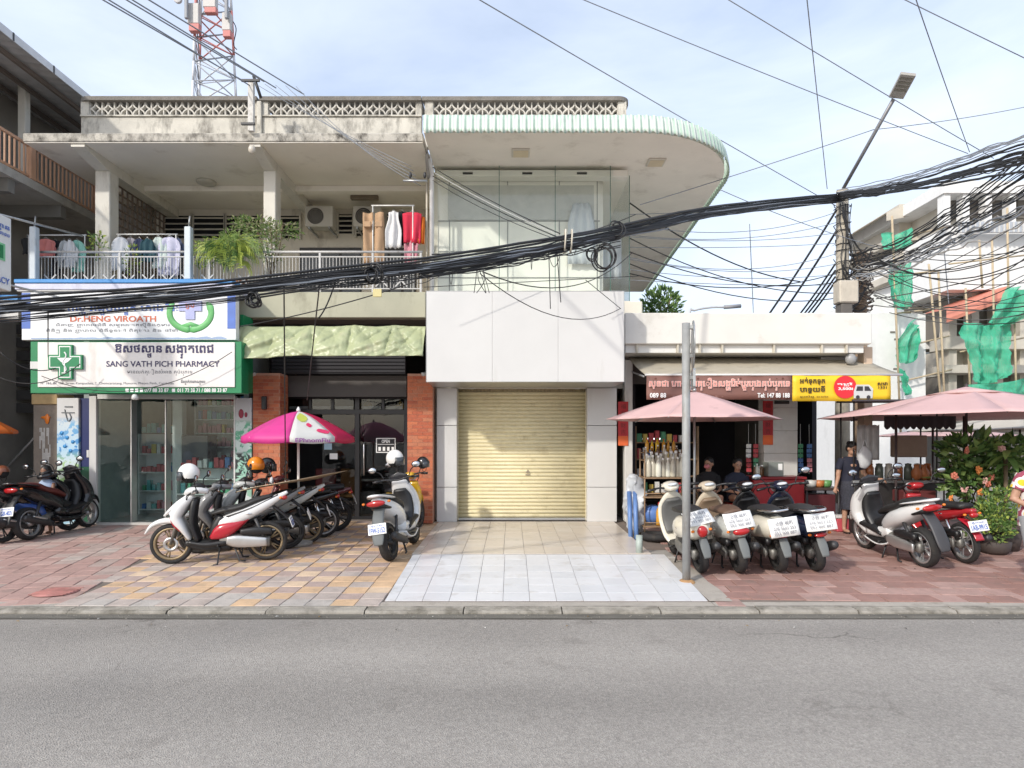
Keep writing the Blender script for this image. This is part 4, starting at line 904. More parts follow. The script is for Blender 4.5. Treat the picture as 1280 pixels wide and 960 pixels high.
b = MB(); b.box(xa, xc, 12.95, 13.02, 2.92, 3.9); b.build('shutter_box', mat('dark louvre board', (.022, .021, .026), .6), mf)
for i in range(13): MB().box(xa, xc, 12.925, 12.945, 2.95 + i * .07, 3.0 + i * .07).build('slat', mat('dark louvre board', 0), mf)
MB().box(xa, xc, 13.1, 13.2, 2.48, 2.9).build('fascia_board', mat('brown grey board', (.075, .066, .06), .6), mf)
zt2 = pz(515, YM)
for x, w in ((xa + .05, .06), (px(447, YM), .05), (xc - .05, .06)): MB().cbox(x - w, x + w, YM - .05, YM + .05, 0, 2.5, .006).build('post', BLK_, mf)
for x in (px(388, YM), px(416, YM), px(479, YM)): MB().cbox(x - .03, x + .03, YM - .03, YM + .03, zt2, 2.5, .005).build('transom_post', BLK_, mf)
MB().cbox(xa, xc, YM - .052, YM + .052, zt2 - .05, zt2 + .05, .006).build('transom', BLK_, mf)
MB().cbox(xa, xc, YM - .052, YM + .052, 2.46, 2.56, .006).build('head', BLK_, mf)
MB().cbox(xa, xc, YM - .052, YM + .052, -.01, .05, .006).build('threshold', BLK_, mf)
for a, c in ((xa + .11, px(388, YM)), (px(388, YM), px(416, YM)), (px(416, YM), px(447, YM) - .05), (px(447, YM) + .05, px(479, YM)), (px(479, YM), xc - .11)):
    MB().box(a + .03, c - .03, YM - .005, YM + .005, zt2 + .05, 2.46).build('transom_pane', CG, mf)
    MB().box(a + .05, c - .05, YM + .012, YM + .014, zt2 + .055, zt2 + .12).build('frosted_strip', mat('frosted film', (.55, .55, .53), .7), mf)
for a, c in ((px(403, YM), px(447, YM) - .05), (px(447, YM) + .05, xc - .11)):
    MB().box(a, c, YM - .005, YM + .005, .05, zt2 - .05).build('glass_door', CG, mf)
b = MB(); x = px(456, YM); b.tube([(x, YM - .06, .9), (x, YM - .09, .95), (x, YM - .09, 1.5), (x, YM - .06, 1.55)], .015, 8, sub=2); b.build('door_handle', CHROME, mf)
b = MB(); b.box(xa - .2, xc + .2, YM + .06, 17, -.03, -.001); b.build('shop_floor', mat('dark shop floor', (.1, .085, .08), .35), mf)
# the dark room: counter, shelf and chairs behind the glass
t = thing('shop_counter', 'grey counter with drawers inside the dark shop', 'counter', (px(440, 14.3), 14.3, 0))
MB().cbox(px(405, 14.3), px(470, 14.3), 14.3, 14.8, 0, .5, .01).build('base', mat('grey laminate', (.2, .2, .19), .5), t)
MB().cbox(px(402, 14.3), px(500, 14.3), 14.25, 14.85, .72, .77, .008).build('counter_top', mat('pale laminate', (.42, .41, .38), .4), t)
MB().cbox(px(410, 14.3), px(440, 14.3), 14.28, 14.299, .1, .4, .006).build('drawer', mat('dark drawer', (.1, .1, .1), .4), t)
for k, (x, c, lab) in enumerate(((404, 1, 'red chair back seen dimly through the left of the dark shopfront'), (436, 5, 'brown wicker chair seen dimly beside the middle post'))):
    t = thing('chair', lab, 'chair', (px(x, 14.0), 14.0, 0))
    M = (mat('maroon vinyl', (.14, .02, .02), .5), mat('wicker', (.2, .1, .03), .7))[k]
    MB().cbox(px(x, 14.0) - .22, px(x, 14.0) + .22, 13.8, 14.2, .4, .47, .02).build('seat', M, t)
    MB().cbox(px(x, 14.0) - .22, px(x, 14.0) + .22, 14.16, 14.22, .48, 1.0, .02).build('backrest', M, t)
    for q in ((-.19, 13.84), (.19, 13.84), (-.19, 14.16), (.19, 14.16)): MB().tube([(px(x, 14.0) + q[0], q[1], 0), (px(x, 14.0) + q[0], q[1], .4)], .018, 6).build('leg', DARKM, t)
t = thing('wall_picture', 'long pale picture on the back wall of the dark shop', 'picture', (px(480, 15.2), 15.2, 1.3)); MB().cbox(px(455, 15.2), px(515, 15.2), 15.18, 15.3, 1.55, 2.2, .01).build('board', mat('grey lilac board', (.18, .16, .19), .5), t)
t = thing('open_sign', 'black and white OPEN notice stuck on the glass door', 'sign', (px(482, YM), YM - .02, pz(565, YM)))
a, c = at(470, 566, YM - .012), at(494.5, 547.5, YM - .012)
MB().box(a.x, c.x, YM - .012, YM - .007, a.z, c.z).build('plate', PAPER, t)
MB().box(a.x + .02, c.x - .02, YM - .015, YM - .013, a.z + .02, c.z - .02).build('black_field', INK, t)
b = MB(); text(b, 'OPEN', a.x + .12, c.x - .12, c.z - .1, c.z - .035, YM - .017, .03); b.box(a.x + .03, c.x - .03, YM - .017, YM - .016, c.z - .135, c.z - .125)
for q in range(4): b.box(a.x + .05 + q * .09, a.x + .1 + q * .09, YM - .017, YM - .016, a.z + .04, a.z + .12)
b.build('lettering', PAPER, t)
for x, y, h, lab in ((410, 562, .13, 'small blue and white notice on the glass left of the post'), (417, 574, .12, 'tiny white notice below the blue notice')):
    a = at(x, y, YM - .01); single('notice', MB().box(a.x - .08, a.x + .08, YM - .012, YM - .008, a.z, a.z + h), (PAPER if y > 570 else mat('pale blue sheet', (.35, .5, .6), .5)), lab, 'notice')
# lights hang faintly behind transoms
for x in (460, 500):
    t = thing('pendant_lamp', 'warm brass pendant lamp behind the right transom' if x > 480 else 'brass pendant lamp behind the transom near the middle post', 'lamp', (px(x, 13.9), 13.9, 2.3)); MB().lathe([(0.11, 2.28), (.09, 2.38), (.02, 2.45), (.01, 2.9)], 12, (px(x, 13.9), 13.9, 0)).build('shade', mat('brass', (.55, .36, .08), .35, metal=.5), t)

# ---- crumpled green tarpaulin awning
b = MB(); rows = []
X0, X1 = px(297, 11.85), px(531, 11.85); nC, nR = 220, 30
AN = ((.02, .06, 1.3), (.11, .05, .5), (.22, .07, .9), (.385, .07, 1.4), (.47, .05, .4), (.605, .07, 1.5), (.69, .06, .5), (.83, .07, 1.3), (.98, .05, .8))
def fold(u, v):
    """creases fan down and out from the points where the sheet is tied"""
    s = 0
    for k, (c, w, a) in enumerate(AN):
        q = (u - c) * 5.2; th_ = math.atan2(q, v + .1); r_ = math.hypot(q, v + .1); f = math.exp(-(q / .75) ** 2)
        s += a * f * (abs(math.sin(th_ * (2.6 + .25 * k) + 1.9 * k)) ** .6 - .5) * min(1, r_ * 1.4) * (1.1 - .4 * v)
    return s
for i in range(nR + 1):
    v = i / nR; r = []
    for j in range(nC + 1):
        u = j / nC; x = X0 + (X1 - X0) * u; tie = max(math.exp(-((u - c) / .035) ** 2) for c, _, a in AN if a > 1)
        ztop = pz(408 - 2.5 * tie * (.5 + abs(noise.noise((u * 5, 1, 1))) * 2) + 2.5 * noise.noise((u * 4, 7, 0)), 11.95); zbot = pz(446 + (-1 if u > .27 else 3.5 - 16 * max(0, u - .02)), 11.6) + .018 * noise.noise((u * 9, 0, 0))
        z = ztop + (zbot - ztop) * v; bul = math.sin(v * math.pi * .85) * .06
        y = 11.98 - .34 * v - bul - .1 * fold(u, v) * (.35 + .65 * math.sin(math.pi * min(1, v * .9 + .08))) - .05 * noise.noise((u * 13 + v * 5, v * 2, 2)) - .03 * abs(noise.noise((u * 22 - v * 6, v * 1.5, 8))) - .008 * noise.noise((u * 60, v * 6, 1))
        r.append((x + .02 * fold(u, v) * (1 - v), y, z))
    rows.append(r)
b.grid(rows, thick=.003)
single('tarpaulin_awning', b, mat('olive green tarpaulin', (.42, .46, .27), .38, var=.1, scale=3, dirt=('#b0a78e', .25, 3, (1, 1, 1)), trans=.12), 'crumpled pale green tarpaulin rolled along the front of the dark shop', 'awning')

# ================================================================ NEIGHBOUR ON THE LEFT (timber balusters, tin roof)
nb = thing('left_house', 'dark house at the left edge with timber baluster balcony and tin roof', 'building', (-10.4, 13, 0))
TIN = mat('grey corrugated tin', (.36, .35, .34), .6, metal=.0, var=.15, scale=3)
rows = []
xe, ze = -8.62, 8.52
for i in range(2):
    rows.append([(xe - 3.6 * i, 10.4 + .06 * j, ze + .55 * i + .02 * math.sin(j * 1.6)) for j in range(165)])
MB().grid(rows, thick=.006).build('tin_roof', TIN, nb)
MB().box(xe, xe + .02, 10.4, 20.3, ze - .02, ze + .12).build('gutter_board', mat('pale grey gutter', (.55, .56, .58), .45), nb)
for y in (11.3, 12.3, 13.6): MB().box(xe + .021, xe + .03, y, y + .03, ze - .02, ze + .12).build('gutter_strap', DARKM, nb)
for i in range(5): MB().box(xe - .4 - .6 * i, xe - .34 - .6 * i, 10.4, 20.3, ze - .08 + .09 * i, ze + .0 + .09 * i).build('purlin', mat('dark timber', (.16, .13, .11), .7), nb)
TIMB = mat('orange brown timber', (.55, .32, .2), .6, var=.15, scale=6, stretch=(1, 1, .3))
xb_ = -9.2; zf2 = 6.62
MB().box(-10.6, xb_ + .05, 10.5, 20.3, zf2 - .2, zf2 - .04).build('balcony_slab', mat('pale grey slab', (.42, .4, .36), .7, dirt=('#6a6152', .3, 2, (1, 1, 1))), nb)
MB().box(xb_ - .02, xb_ + .02, 10.5, 16, zf2 + .58, zf2 + .63).build('hand_rail', TIMB, nb); MB().box(xb_ - .015, xb_ + .015, 10.5, 16, zf2 + .0, zf2 + .04).build('bottom_rail', TIMB, nb)
bm = MB().cbox(-.013, .013, -.017, .017, 0, .535, .004).mesh('baluster', TIMB)
for i in range(46): inst('baluster', bm, nb, (xb_, 10.6 + .118 * i, zf2 + .042))
for y in (12.55, 14.5): MB().cbox(xb_ - .05, xb_ + .05, y - .07, y + .07, zf2 - .03, zf2 + .68, .01).build('rail_post', TIMB, nb)
MB().cbox(xb_ - .6, xb_ - .45, 13.0, 13.15, zf2, ze + .2, .01).build('roof_post', COLM, nb)
NW = mat('dim plaster', (.3, .28, .25), .85, var=.2, scale=1.5)
MB().box(-10.75, -10.6, 10.4, 20.3, 0, 9.1).build('wall', NW, nb); MB().box(-10.6, -8.4, 15.2, 15.3, 0, 8.3).build('wall', NW, nb)
for y in (12.0, 13.4): MB().box(-10.6, xb_ - .02, y, y + .16, zf2 - .45, zf2 - .201).build('joist', mat('grey joist', (.2, .19, .17), .7), nb)
for k in range(9): MB().box(-10.58, -8.9, 14.0, 14.04, 2.2 + .28 * k, 2.4 + .28 * k).build('shutter_board', mat('dark shutter board', (.04, .038, .036), .6), nb)
MB().box(-10.4, px(33, 12.2), 12.0, 12.3, pz(398, 12), pz(375, 12)).build('white_fascia', PANEL, nb)
MB().box(-10.4, px(33, 12.2), 11.98, 12.31, pz(375, 12) + .002, pz(369, 12)).build('blue_edge', MATS['bright blue paint'], nb)
# stair flight going up in the dark passage
st_ = thing('stair', 'concrete stair flight rising in the dark passage left of the cement pier', 'stair', (-9.4, 13.2, 0))
MB().prism([(-10.5, .0), (-8.9, 1.75), (-8.9, 1.4), (-9.9, 0)], 'y', 13.2, 13.9).build('flight', mat('stair cement', (.3, .26, .22), .85, var=.15, dirt=('#5d5348', .3, 3, (1, 1, 1))), st_)
MB().tube([(-10.4, 13.15, .75), (-8.85, 13.15, 2.45)], .025, 8).build('handrail', STEEL, st_)
# hanging lightbox sign facing along the street
hs = thing('hanging_sign', 'white pharmacy lightbox with green cross hanging at the left edge', 'sign', (-7.72, 9.7, 3.8))
y0, y1 = 9.25, 10.12; z0, z1 = 3.9, 5.02
MB().cbox(-7.9, -7.72, y0, y1, z0, z1, .012).build('case', mat('lightbox white', (.72, .74, .74), .35, var=.03), hs)
MS = Matrix.Translation((-7.715, (y0 + y1) / 2, (z0 + z1) / 2)) @ Matrix.Rotation(R(90), 4, 'Z')
for h, w, e, mm_ in ((.3, .13, .002, mat('light green print', (.2, .55, .3), .4)), (.26, .1, .004, GREEN)):
    MB().prism(cross_out(h, w), 'y', -e - .001, -e, M=MS).build('green_cross', mm_, hs)
b = MB(); text(b, 'ឱសថស្ថាន', -.36, .38, .32, .43, -.006, .02, khmer=True, M=MS); text(b, 'ពេទ្យ ព្យាបាល', -.2, .38, .22, .30, -.006, .02, khmer=True, M=MS); text(b, 'PHARMACY', -.3, .38, -.47, -.38, -.006, .02, M=MS); b.build('lettering', BLUEP, hs)
b = MB(); b.tube([(.0 + .05 * math.sin(i * .8), -.008, .16 - i * .04) for i in range(9)], .014, 6, sub=2, M=MS); b.build('serpent', PAPER, hs)
b = MB(); b.tube([(-7.8, y1 - .3, z1), (-7.8, 11.9, z1 + .3)], .02, 6); b.tube([(-7.8, y1 - .3, z0 + .1), (-7.8, 11.9, z0 + .2)], .02, 6); b.build('bracket', STEEL, hs)

# ================================================================ SINGLE-STOREY SHOP ON THE RIGHT
rs = thing('corner_shop', 'single storey white shop with wide roof fascia on the right corner', 'building', (4.6, 13.2, 0))
YQ = 12.3
MB().cbox(px(781, YQ), px(1090, YQ), YQ, 18, pz(430, YQ), pz(391, YQ), .015).build('roof_fascia', mat('sun bleached fascia', (.68, .66, .61), .6, var=.05, scale=1.5, dirt=('#9a917f', .25, 1.6, (.6, 1, .8))), rs)
MB().box(px(783, YQ), px(1083, YQ), YQ + .1, 17.8, pz(440, YQ), pz(430, YQ) - .004).build('roof_beam', WHITE, rs)
for x in (797, 848, 876, 904, 969, 1029, 1060): MB().cbox(px(x, YQ) - .018, px(x, YQ) + .018, YQ + .03, YQ + .098, pz(441, YQ), pz(429, YQ), .004).build('clip', mat('aged clip', (.5, .46, .38), .6), rs)
WR = mat('painted shop wall', (.6, .59, .56), .65, var=.06, dirt=('#8d8578', .22, 2, (1, 1, .4)))
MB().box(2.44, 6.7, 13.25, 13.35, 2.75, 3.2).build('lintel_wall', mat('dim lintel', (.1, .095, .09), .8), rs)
MB().cbox(px(781, 12.95) , px(791, 12.95), 12.95, 13.2, 0, 3.2, .01).build('pilaster', WR, rs)
for z0, z1 in ((0, .45), (.453, .9), (.903, 1.35), (1.353, 1.8), (1.803, 2.25), (2.253, 2.75)):
    MB().cbox(px(955, 13.0), px(997, 13.0), 13.0, 13.3, z0, z1, .006).build('wall_panel', WR, rs)
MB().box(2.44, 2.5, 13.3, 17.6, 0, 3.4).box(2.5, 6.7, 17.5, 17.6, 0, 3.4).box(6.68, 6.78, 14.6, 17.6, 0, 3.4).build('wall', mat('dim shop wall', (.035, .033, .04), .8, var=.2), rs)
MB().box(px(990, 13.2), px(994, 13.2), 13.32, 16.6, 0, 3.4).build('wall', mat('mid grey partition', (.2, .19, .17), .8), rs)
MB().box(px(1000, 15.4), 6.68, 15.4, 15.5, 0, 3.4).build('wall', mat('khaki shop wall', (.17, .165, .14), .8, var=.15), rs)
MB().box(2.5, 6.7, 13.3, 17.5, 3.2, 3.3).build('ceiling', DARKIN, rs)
MB().cbox(px(1080, 12.6), px(1091, 12.6), 12.6, 12.85, 0, pz(430, 12.3) - .01, .01).build('corner_column', mat('peach plaster', (.55, .42, .31), .75, var=.08), rs)
MB().box(2.5, 6.7, 13.22, 17.5, -.05, -.002).build('shop_floor', mat('worn shop floor', (.16, .14, .125), .7), rs)
MB().box(px(1045, YQ), px(1078, YQ), 12.9, 13.3, pz(452, YQ), pz(441, YQ)).build('speaker_box', mat('grey box', (.28, .27, .26), .6), rs)
b = MB(); c = at(1065, 447, 12.4); b.ell((c.x, 12.45, c.z - .02), (.1, .09, .11), 12, 8); b.tube([(c.x, 12.5, c.z), (c.x + .15, 12.8, c.z - .35)], .02, 6); b.build('flood_lamp', mat('grey lamp', (.3, .3, .3), .4), rs)
# canvas awning
aw = thing('canvas_awning', 'beige canvas awning stretched in front of the right hand shop', 'awning', (4.6, 11.6, 2.8))
YA = 11.6; rows = []
for i in range(9):
    v = i / 8; rows.append([(px(785, 13.15) * (1 - v) + px(806, YA) * v + (u / 30) * ((px(1075, 13.15) - px(785, 13.15)) * (1 - v) + (px(1128, YA) - px(806, YA)) * v), 13.15 + (YA - 13.15) * v,
        pz(446, 13.15) * (1 - v) + pz(468, YA) * v - .03 * math.sin(math.pi * v) + .012 * math.sin(u * 2.1) * v) for u in range(31)])
MB().grid(rows, thick=.004).build('canvas', mat('beige canvas', (.46, .41, .32), .75, var=.08, scale=2, dirt=('#7b705f', .25, 2, (1, 1, 1)), trans=.12), aw)
MB().tube([(px(806, YA), YA, pz(468.5, YA)), (px(1128, YA), YA, pz(468.5, YA))], .02, 8).build('front_bar', PANEL, aw)
for x in (790, 1070): MB().tube([(px(x, 13.0), 13.2, 3.0), (px(x + 15, 11.7), 11.7, pz(470, YA))], .018, 6).build('arm', STEEL, aw)
BRN = mat('brown banner', (.2, .095, .075), .55, var=.07, scale=3); CORAL = mat('coral lettering', (.75, .32, .26), .5); CORW = mat('white outline lettering', (.75, .66, .62), .5)
bs_ = thing('brown_banner', 'brown banner with coral lettering hanging from the awning', 'banner', (px(900, YA), YA, pz(500, YA)))
x0, x1, z0, z1 = px(808, YA), px(989.5, YA), pz(499.5, YA), pz(470, YA)
MB().grid([[(x0 + (x1 - x0) * i / 24, YA - .01 + .012 * math.sin(i * .9 + j), z0 + (z1 - z0) * j / 4) for i in range(25)] for j in range(5)], thick=.003).build('cloth', BRN, bs_)
b = MB(); text(b, 'សុខជា ហាងម្ហូបគ្រឿងសង្ហារិម់ប្ដូរប្រេងគ្រប់ប្រភេទ', px(811, YA), px(986, YA), pz(488, YA), pz(473, YA), YA - .034, .05, khmer=True); b.build('lettering_outline', CORW, bs_)
b = MB(); text(b, 'សុខជា ហាងម្ហូបគ្រឿងសង្ហារិម់ប្ដូរប្រេងគ្រប់ប្រភេទ', px(811, YA), px(986, YA), pz(488, YA), pz(473, YA), YA - .038, .018, khmer=True); b.build('lettering', CORAL, bs_)
b = MB(); text(b, 'Tel: 147 88 188', px(946, YA), px(986, YA), pz(497, YA), pz(491.5, YA), YA - .034, .02); text(b, '089 88', px(812, YA), px(832, YA), pz(497, YA), pz(491.5, YA), YA - .034, .02); b.build('lettering', PAPER, bs_)
ys_ = thing('yellow_banner', 'yellow banner with red disc and van picture hanging from the awning', 'banner', (px(1050, YA), YA, pz(502, YA)))
x0, x1, z0, z1 = px(990.2, YA), px(1113, YA), pz(501.5, YA), pz(469.5, YA)
MB().grid([[(x0 + (x1 - x0) * i / 20, YA - .01 + .006 * math.sin(i * .8 + j), z0 + (z1 - z0) * j / 4) for i in range(21)] for j in range(5)], thick=.003).build('cloth', mat('yellow banner cloth', (.75, .5, .02), .5, var=.05), ys_)
b = MB(); text(b, 'អត់ទុកទុក', px(999, YA), px(1030, YA), pz(481, YA), pz(472, YA), YA - .03, .03, khmer=True); text(b, 'បាទួយទី', px(999, YA), px(1030, YA), pz(491.5, YA), pz(482.5, YA), YA - .03, .03, khmer=True); text(b, 'ទូរស័ព្ទ ០១២', px(999, YA), px(1034, YA), pz(498, YA), pz(494.5, YA), YA - .03, .01, khmer=True)
text(b, 'សេវា', px(1096, YA), px(1108, YA), pz(481.5, YA), pz(478, YA), YA - .03, .03, khmer=True); text(b, '1331', px(1097, YA), px(1107, YA), pz(486, YA), pz(483, YA), YA - .03, .03); b.build('lettering', mat('dark brown print', (.06, .04, .01), .5), ys_)
b = MB(); b.prism([(px(1055.5, YA) + .2 * math.cos(2 * math.pi * i / 32), pz(484, YA) + .2 * math.sin(2 * math.pi * i / 32)) for i in range(32)], 'y', YA - .03, YA - .027); b.build('red_disc', mat('red disc print', (.62, .02, .03), .5), ys_)
b = MB(); text(b, 'តម្លៃ', px(1046, YA), px(1064, YA), pz(483, YA), pz(478.5, YA), YA - .033, .03, khmer=True); text(b, '3,500៛', px(1047, YA), px(1065, YA), pz(488, YA), pz(484.5, YA), YA - .033, .03, khmer=True); b.build('lettering', PAPER, ys_)
b = MB(); xv, zv = px(1066, YA), pz(498, YA); b.prism([(xv, zv), (xv + .33, zv), (xv + .34, zv + .17), (xv + .27, zv + .24), (xv + .04, zv + .24), (xv, zv + .12)], 'y', YA - .034, YA - .031); b.build('van_print', mat('grey van print', (.5, .53, .52), .5), ys_)
b = MB(); b.prism([(xv + .04, zv + .13), (xv + .16, zv + .13), (xv + .16, zv + .21), (xv + .06, zv + .21)], 'y', YA - .037, YA - .035); b.prism([(xv + .19, zv + .13), (xv + .31, zv + .13), (xv + .26, zv + .21), (xv + .19, zv + .21)], 'y', YA - .037, YA - .035)
for q in (.07, .26): b.prism([(xv + q + .035 * math.cos(i * .5236), zv + .02 + .035 * math.sin(i * .5236)) for i in range(12)], 'y', YA - .037, YA - .035)
b.build('van_windows', mat('black print van', (.03, .03, .035), .5), ys_)
# red couplets on the pillars
REDB = mat('red couplet paper', (.4, .02, .025), .6, var=.12); ORB = mat('orange couplet paper', (.65, .12, .03), .6, var=.1)
for x, y0, y1, d_, lab in ((779, 502, 557, 12.93, 'red vertical couplet left of the right hand shop opening'), (960, 501, 556, 12.98, 'red vertical couplet on the white wall panel')):
    t = thing('red_couplet', lab, 'couplet', (px(x, d_), d_, pz(y1, d_)), group='red couplets beside the shop opening')
    w = .1; MB().box(px(x, d_) - w, px(x, d_) + w, d_, d_ + .012, pz(y1 - 12, d_), pz(y0, d_)).build('red_strip', REDB, t)
    MB().box(px(x, d_) - w, px(x, d_) + w, d_, d_ + .012, pz(y1, d_), pz(y1 - 12, d_) - .001).build('orange_foot', ORB, t)
    b = MB()
    for q in range(5): text(b, '福安興財吉'[q], px(x, d_) - .05, px(x, d_) + .05, pz(y0 + 9 + 8 * q, d_), pz(y0 + 3 + 8 * q, d_), d_ - .003)
    b.build('lettering', mat('dark couplet ink', (.1, .01, .01), .6), t)
MB().cbox(px(968, 12.99), px(986, 12.99), 12.96, 12.998, pz(505, 13), pz(501, 13), .003).build('number_plate', BLACK, rs)

# ---- goods and people space of the right shop
SH2 = mat('rusty shelf steel', (.3, .2, .12), .6, metal=.3, var=.25, scale=10)
rk = thing('bottle_rack', 'steel rack crowded with bottles at the left of the shop opening', 'rack', (px(828, 11.4), 11.4, gz(11.4)))
rx0, rx1 = px(803, 11.4), px(856, 11.4)
for x in (rx0, rx1):
    for y in (11.2, 11.6): MB().tube([(x, y, gz(11.3)), (x, y, 1.45)], .014, 6).build('upright', SH2, rk)
LV = [.12, .62, .95]
for z in LV: MB().cbox(rx0 - .02, rx1 + .02, 11.18, 11.62, z, z + .025, .004).build('shelf', SH2, rk)
for z in (.2, .7): MB().tube([(rx0, 11.19, z), (rx1, 11.19, z)], .008, 6).build('guard_bar', SH2, rk)
def bottle_mesh(body, cap_, s=1.):
    b = MB(); b.lathe([(.0, 0), (.036, .002), (.038, .02), (.038, .15), (.03, .18), (.014, .21), (.014, .235)], 9); b.lathe([(.016, .235), (.016, .262), (0, .265)], 9, mi=1); return b.mesh('bottle', [body, cap_])
BT = [bottle_mesh(mat('clear bottle liquid', (.5, .47, .38), .15, var=.1), PAPER), bottle_mesh(mat('amber oil', (.6, .3, .03), .2, var=.1), RED), bottle_mesh(mat('brown bottle', (.14, .07, .03), .2), PAPER), bottle_mesh(mat('pale soda', (.6, .6, .52), .2), PAPER), bottle_mesh(mat('yellow oil', (.72, .45, .02), .25), mat('green cap', (.05, .3, .08), .4))]
def bottles(n, x0, x1, y0, y1, z, kinds, s0, s1, label, group):
    for k in range(n):
        o = bpy.data.objects.new('bottle', BT[rnd.choice(kinds)]); COL.objects.link(o)
        o.location = (x0 + (x1 - x0) * (k + .5) / n + rnd.uniform(-.01, .01), rnd.uniform(y0, y1), z); s = rnd.uniform(s0, s1); o.scale = (s, s, s); tag(o, label, 'bottle', group)
bottles(8, rx0 + .03, rx1 - .03, 11.24, 11.3, .976, (0, 2, 3), 1.2, 1.5, 'pale bottle crowded in the front row of the rack top', 'front row bottles on the rack')
bottles(8, rx0 + .03, rx1 - .03, 11.38, 11.42, .976, (0, 3), 1.5, 1.9, 'tall pale bottle in the middle row of the rack top', 'middle row bottles on the rack')
MB().cbox(rx0, rx1 + .1, 11.48, 11.6, 1.25, 1.275, .004).build('shelf', SH2, rk)
bottles(7, rx0 + .03, rx1 + .07, 11.52, 11.56, 1.276, (2, 3, 0), .8, 1.0, 'small dark bottle on the raised back shelf of the rack', 'back shelf bottles on the rack')
MB().cbox(rx0 + .05, rx1, 11.7, 11.82, 1.38, 1.4, .004).build('shelf', SH2, rk)
bottles(6, rx0 + .1, rx1 - .05, 11.74, 11.78, 1.401, (1, 4), .75, .95, 'amber oil bottle on the highest shelf of the rack', 'amber bottles on the rack')
bottles(4, rx0 + .22, rx1 - .05, 11.28, 11.34, .146, (1, 4), 1.35, 1.6, 'large yellow oil bottle on the lowest rack shelf', 'yellow oil bottles on the lowest shelf')
t = thing('blue_bag', 'crumpled blue bag on the lower rack shelf', 'bag', (rx0 + .2, 11.45, .146)); b = MB(); b.ell((rx0 + .2, 11.45, .32), (.19, .14, .17), 14, 10)
b.v = [tuple(Vector(p) + Vector(p).normalized() * .0 + Vector((noise.noise(Vector(p) * 9), noise.noise(Vector(p) * 9 + Vector((5, 0, 0))), 0)) * .04) for p in b.v]; b.build('bag', mat('blue plastic', (.1, .2, .5), .35), t)
for zc, hh, rr_, lab in ((.55, .42, .21, 'big clear plastic bag of white goods beside the right pilaster'),):
    c = at(790, 620, 11.6); t = thing('plastic_bag', lab, 'bag', (c.x, 11.5, gz(11.5)))
    b = MB(); b.ell((c.x + .02, 11.45, .5), (.17, .18, .52), 40, 36)
    b.v = [tuple(Vector(p) + Vector((noise.noise(Vector(p) * 6) + .5 * noise.noise(Vector(p) * 19), noise.noise(Vector(p) * 6 + Vector((9, 0, 0))) + .5 * abs(noise.noise(Vector(p) * 17 + Vector((9, 0, 0)))), .3 * noise.noise(Vector(p) * 5))) * .1) for p in b.v]; b.build('bag', mat('clear polythene', (.66, .69, .72), .22, var=.08, trans=.25), t)
c = at(787, 640, 11.2)
for q, lab in ((0, 'blue plastic tube leaning beside the plastic bag'), (.1, 'second blue plastic tube leaning by the rack')):
    b = MB(); b.tube([(c.x + q, 11.1, gz(11.1)), (c.x + q + .02, 11.35, .72)], .04, 10); single('blue_tube', b, mat('blue tube plastic', (.13, .24, .5), .4), lab, 'tube')
t = thing('spare_tyre', 'black tyre lying on the ground under the rack', 'tyre', (px(822, 11.), 11., gz(11.))); MB().lathe([(.17, .0), (.24, .0), (.28, .04), (.28, .08), (.24, .12), (.17, .12), (.15, .06)], 24, (px(822, 11.), 11.05, gz(11.05)), closed=True).build('tyre', RUBBER, t)
# shelf of packets and hanging strips of sachets inside the opening
gs = thing('goods_shelf', 'wall shelf stacked with bright packets behind the bottle rack', 'shelves', (px(825, 13.6), 13.6, 0))
for z in (.5, .85, 1.2, 1.55): MB().cbox(2.55, px(872, 13.6), 13.55, 13.85, z, z + .025, .004).build('shelf', SH2, gs)
for x in (2.56, px(872, 13.6)): MB().box(x - .015, x + .015, 13.56, 13.84, 0, 1.9).build('upright', SH2, gs)
for k in range(36):
    w = rnd.uniform(.07, .1); o = bpy.data.objects.new('packet', cm[rnd.choice((0, 1, 2, 3, 5, 0))]); COL.objects.link(o); o.location = (2.64 + (k % 9) * .125, 13.65, (.526, .876, 1.226, 1.576)[k // 9]); o.scale = (w, .1, rnd.uniform(.13, .24)); tag(o, 'bright packet on the wall shelf behind the bottle rack', 'packet', 'packets on the wall shelf')
for k, x in enumerate((936, 945, 1001, 1012)):
    d_ = 13.15; t = thing('sachet_strip', ORD[k] + ' from the left of the hanging sachet strips in the shop openings', 'sachets', (px(x, d_), d_, pz(590, d_)), group='hanging sachet strips')
    for q in range(6): MB().cbox(px(x, d_) - .05, px(x, d_) + .05, d_ + .01 * math.sin(q), d_ + .012 + .01 * math.sin(q), pz(560 + 6 * q, d_), pz(555 + 6 * q, d_), .003).build('sachet', CARTON[(k + q // 3) % 7], t)
    MB().tube([(px(x, d_), d_ + .02, pz(592, d_)), (px(x, d_), d_ + .02, pz(530, d_))], .003, 4).build('string', PAPER, t)
# tube light in the dark shop
t = thing('tube_light', 'lit white fluorescent tube inside the dark right hand shop', 'lamp', (px(816, 14.5), 14.5, 1.7)); em_ = bpy.data.materials.new('lit tube'); em_.use_nodes = True; e_ = em_.node_tree.nodes['Principled BSDF']; e_.inputs['Emission Color'].default_value = (.9, .97, 1, 1); e_.inputs['Emission Strength'].default_value = 2.5
MB().tube([(px(803, 14.5), 14.5, pz(548.5, 14.5)), (px(829, 14.5), 14.5, pz(548.5, 14.5))], .018, 8).build('tube', em_, t)
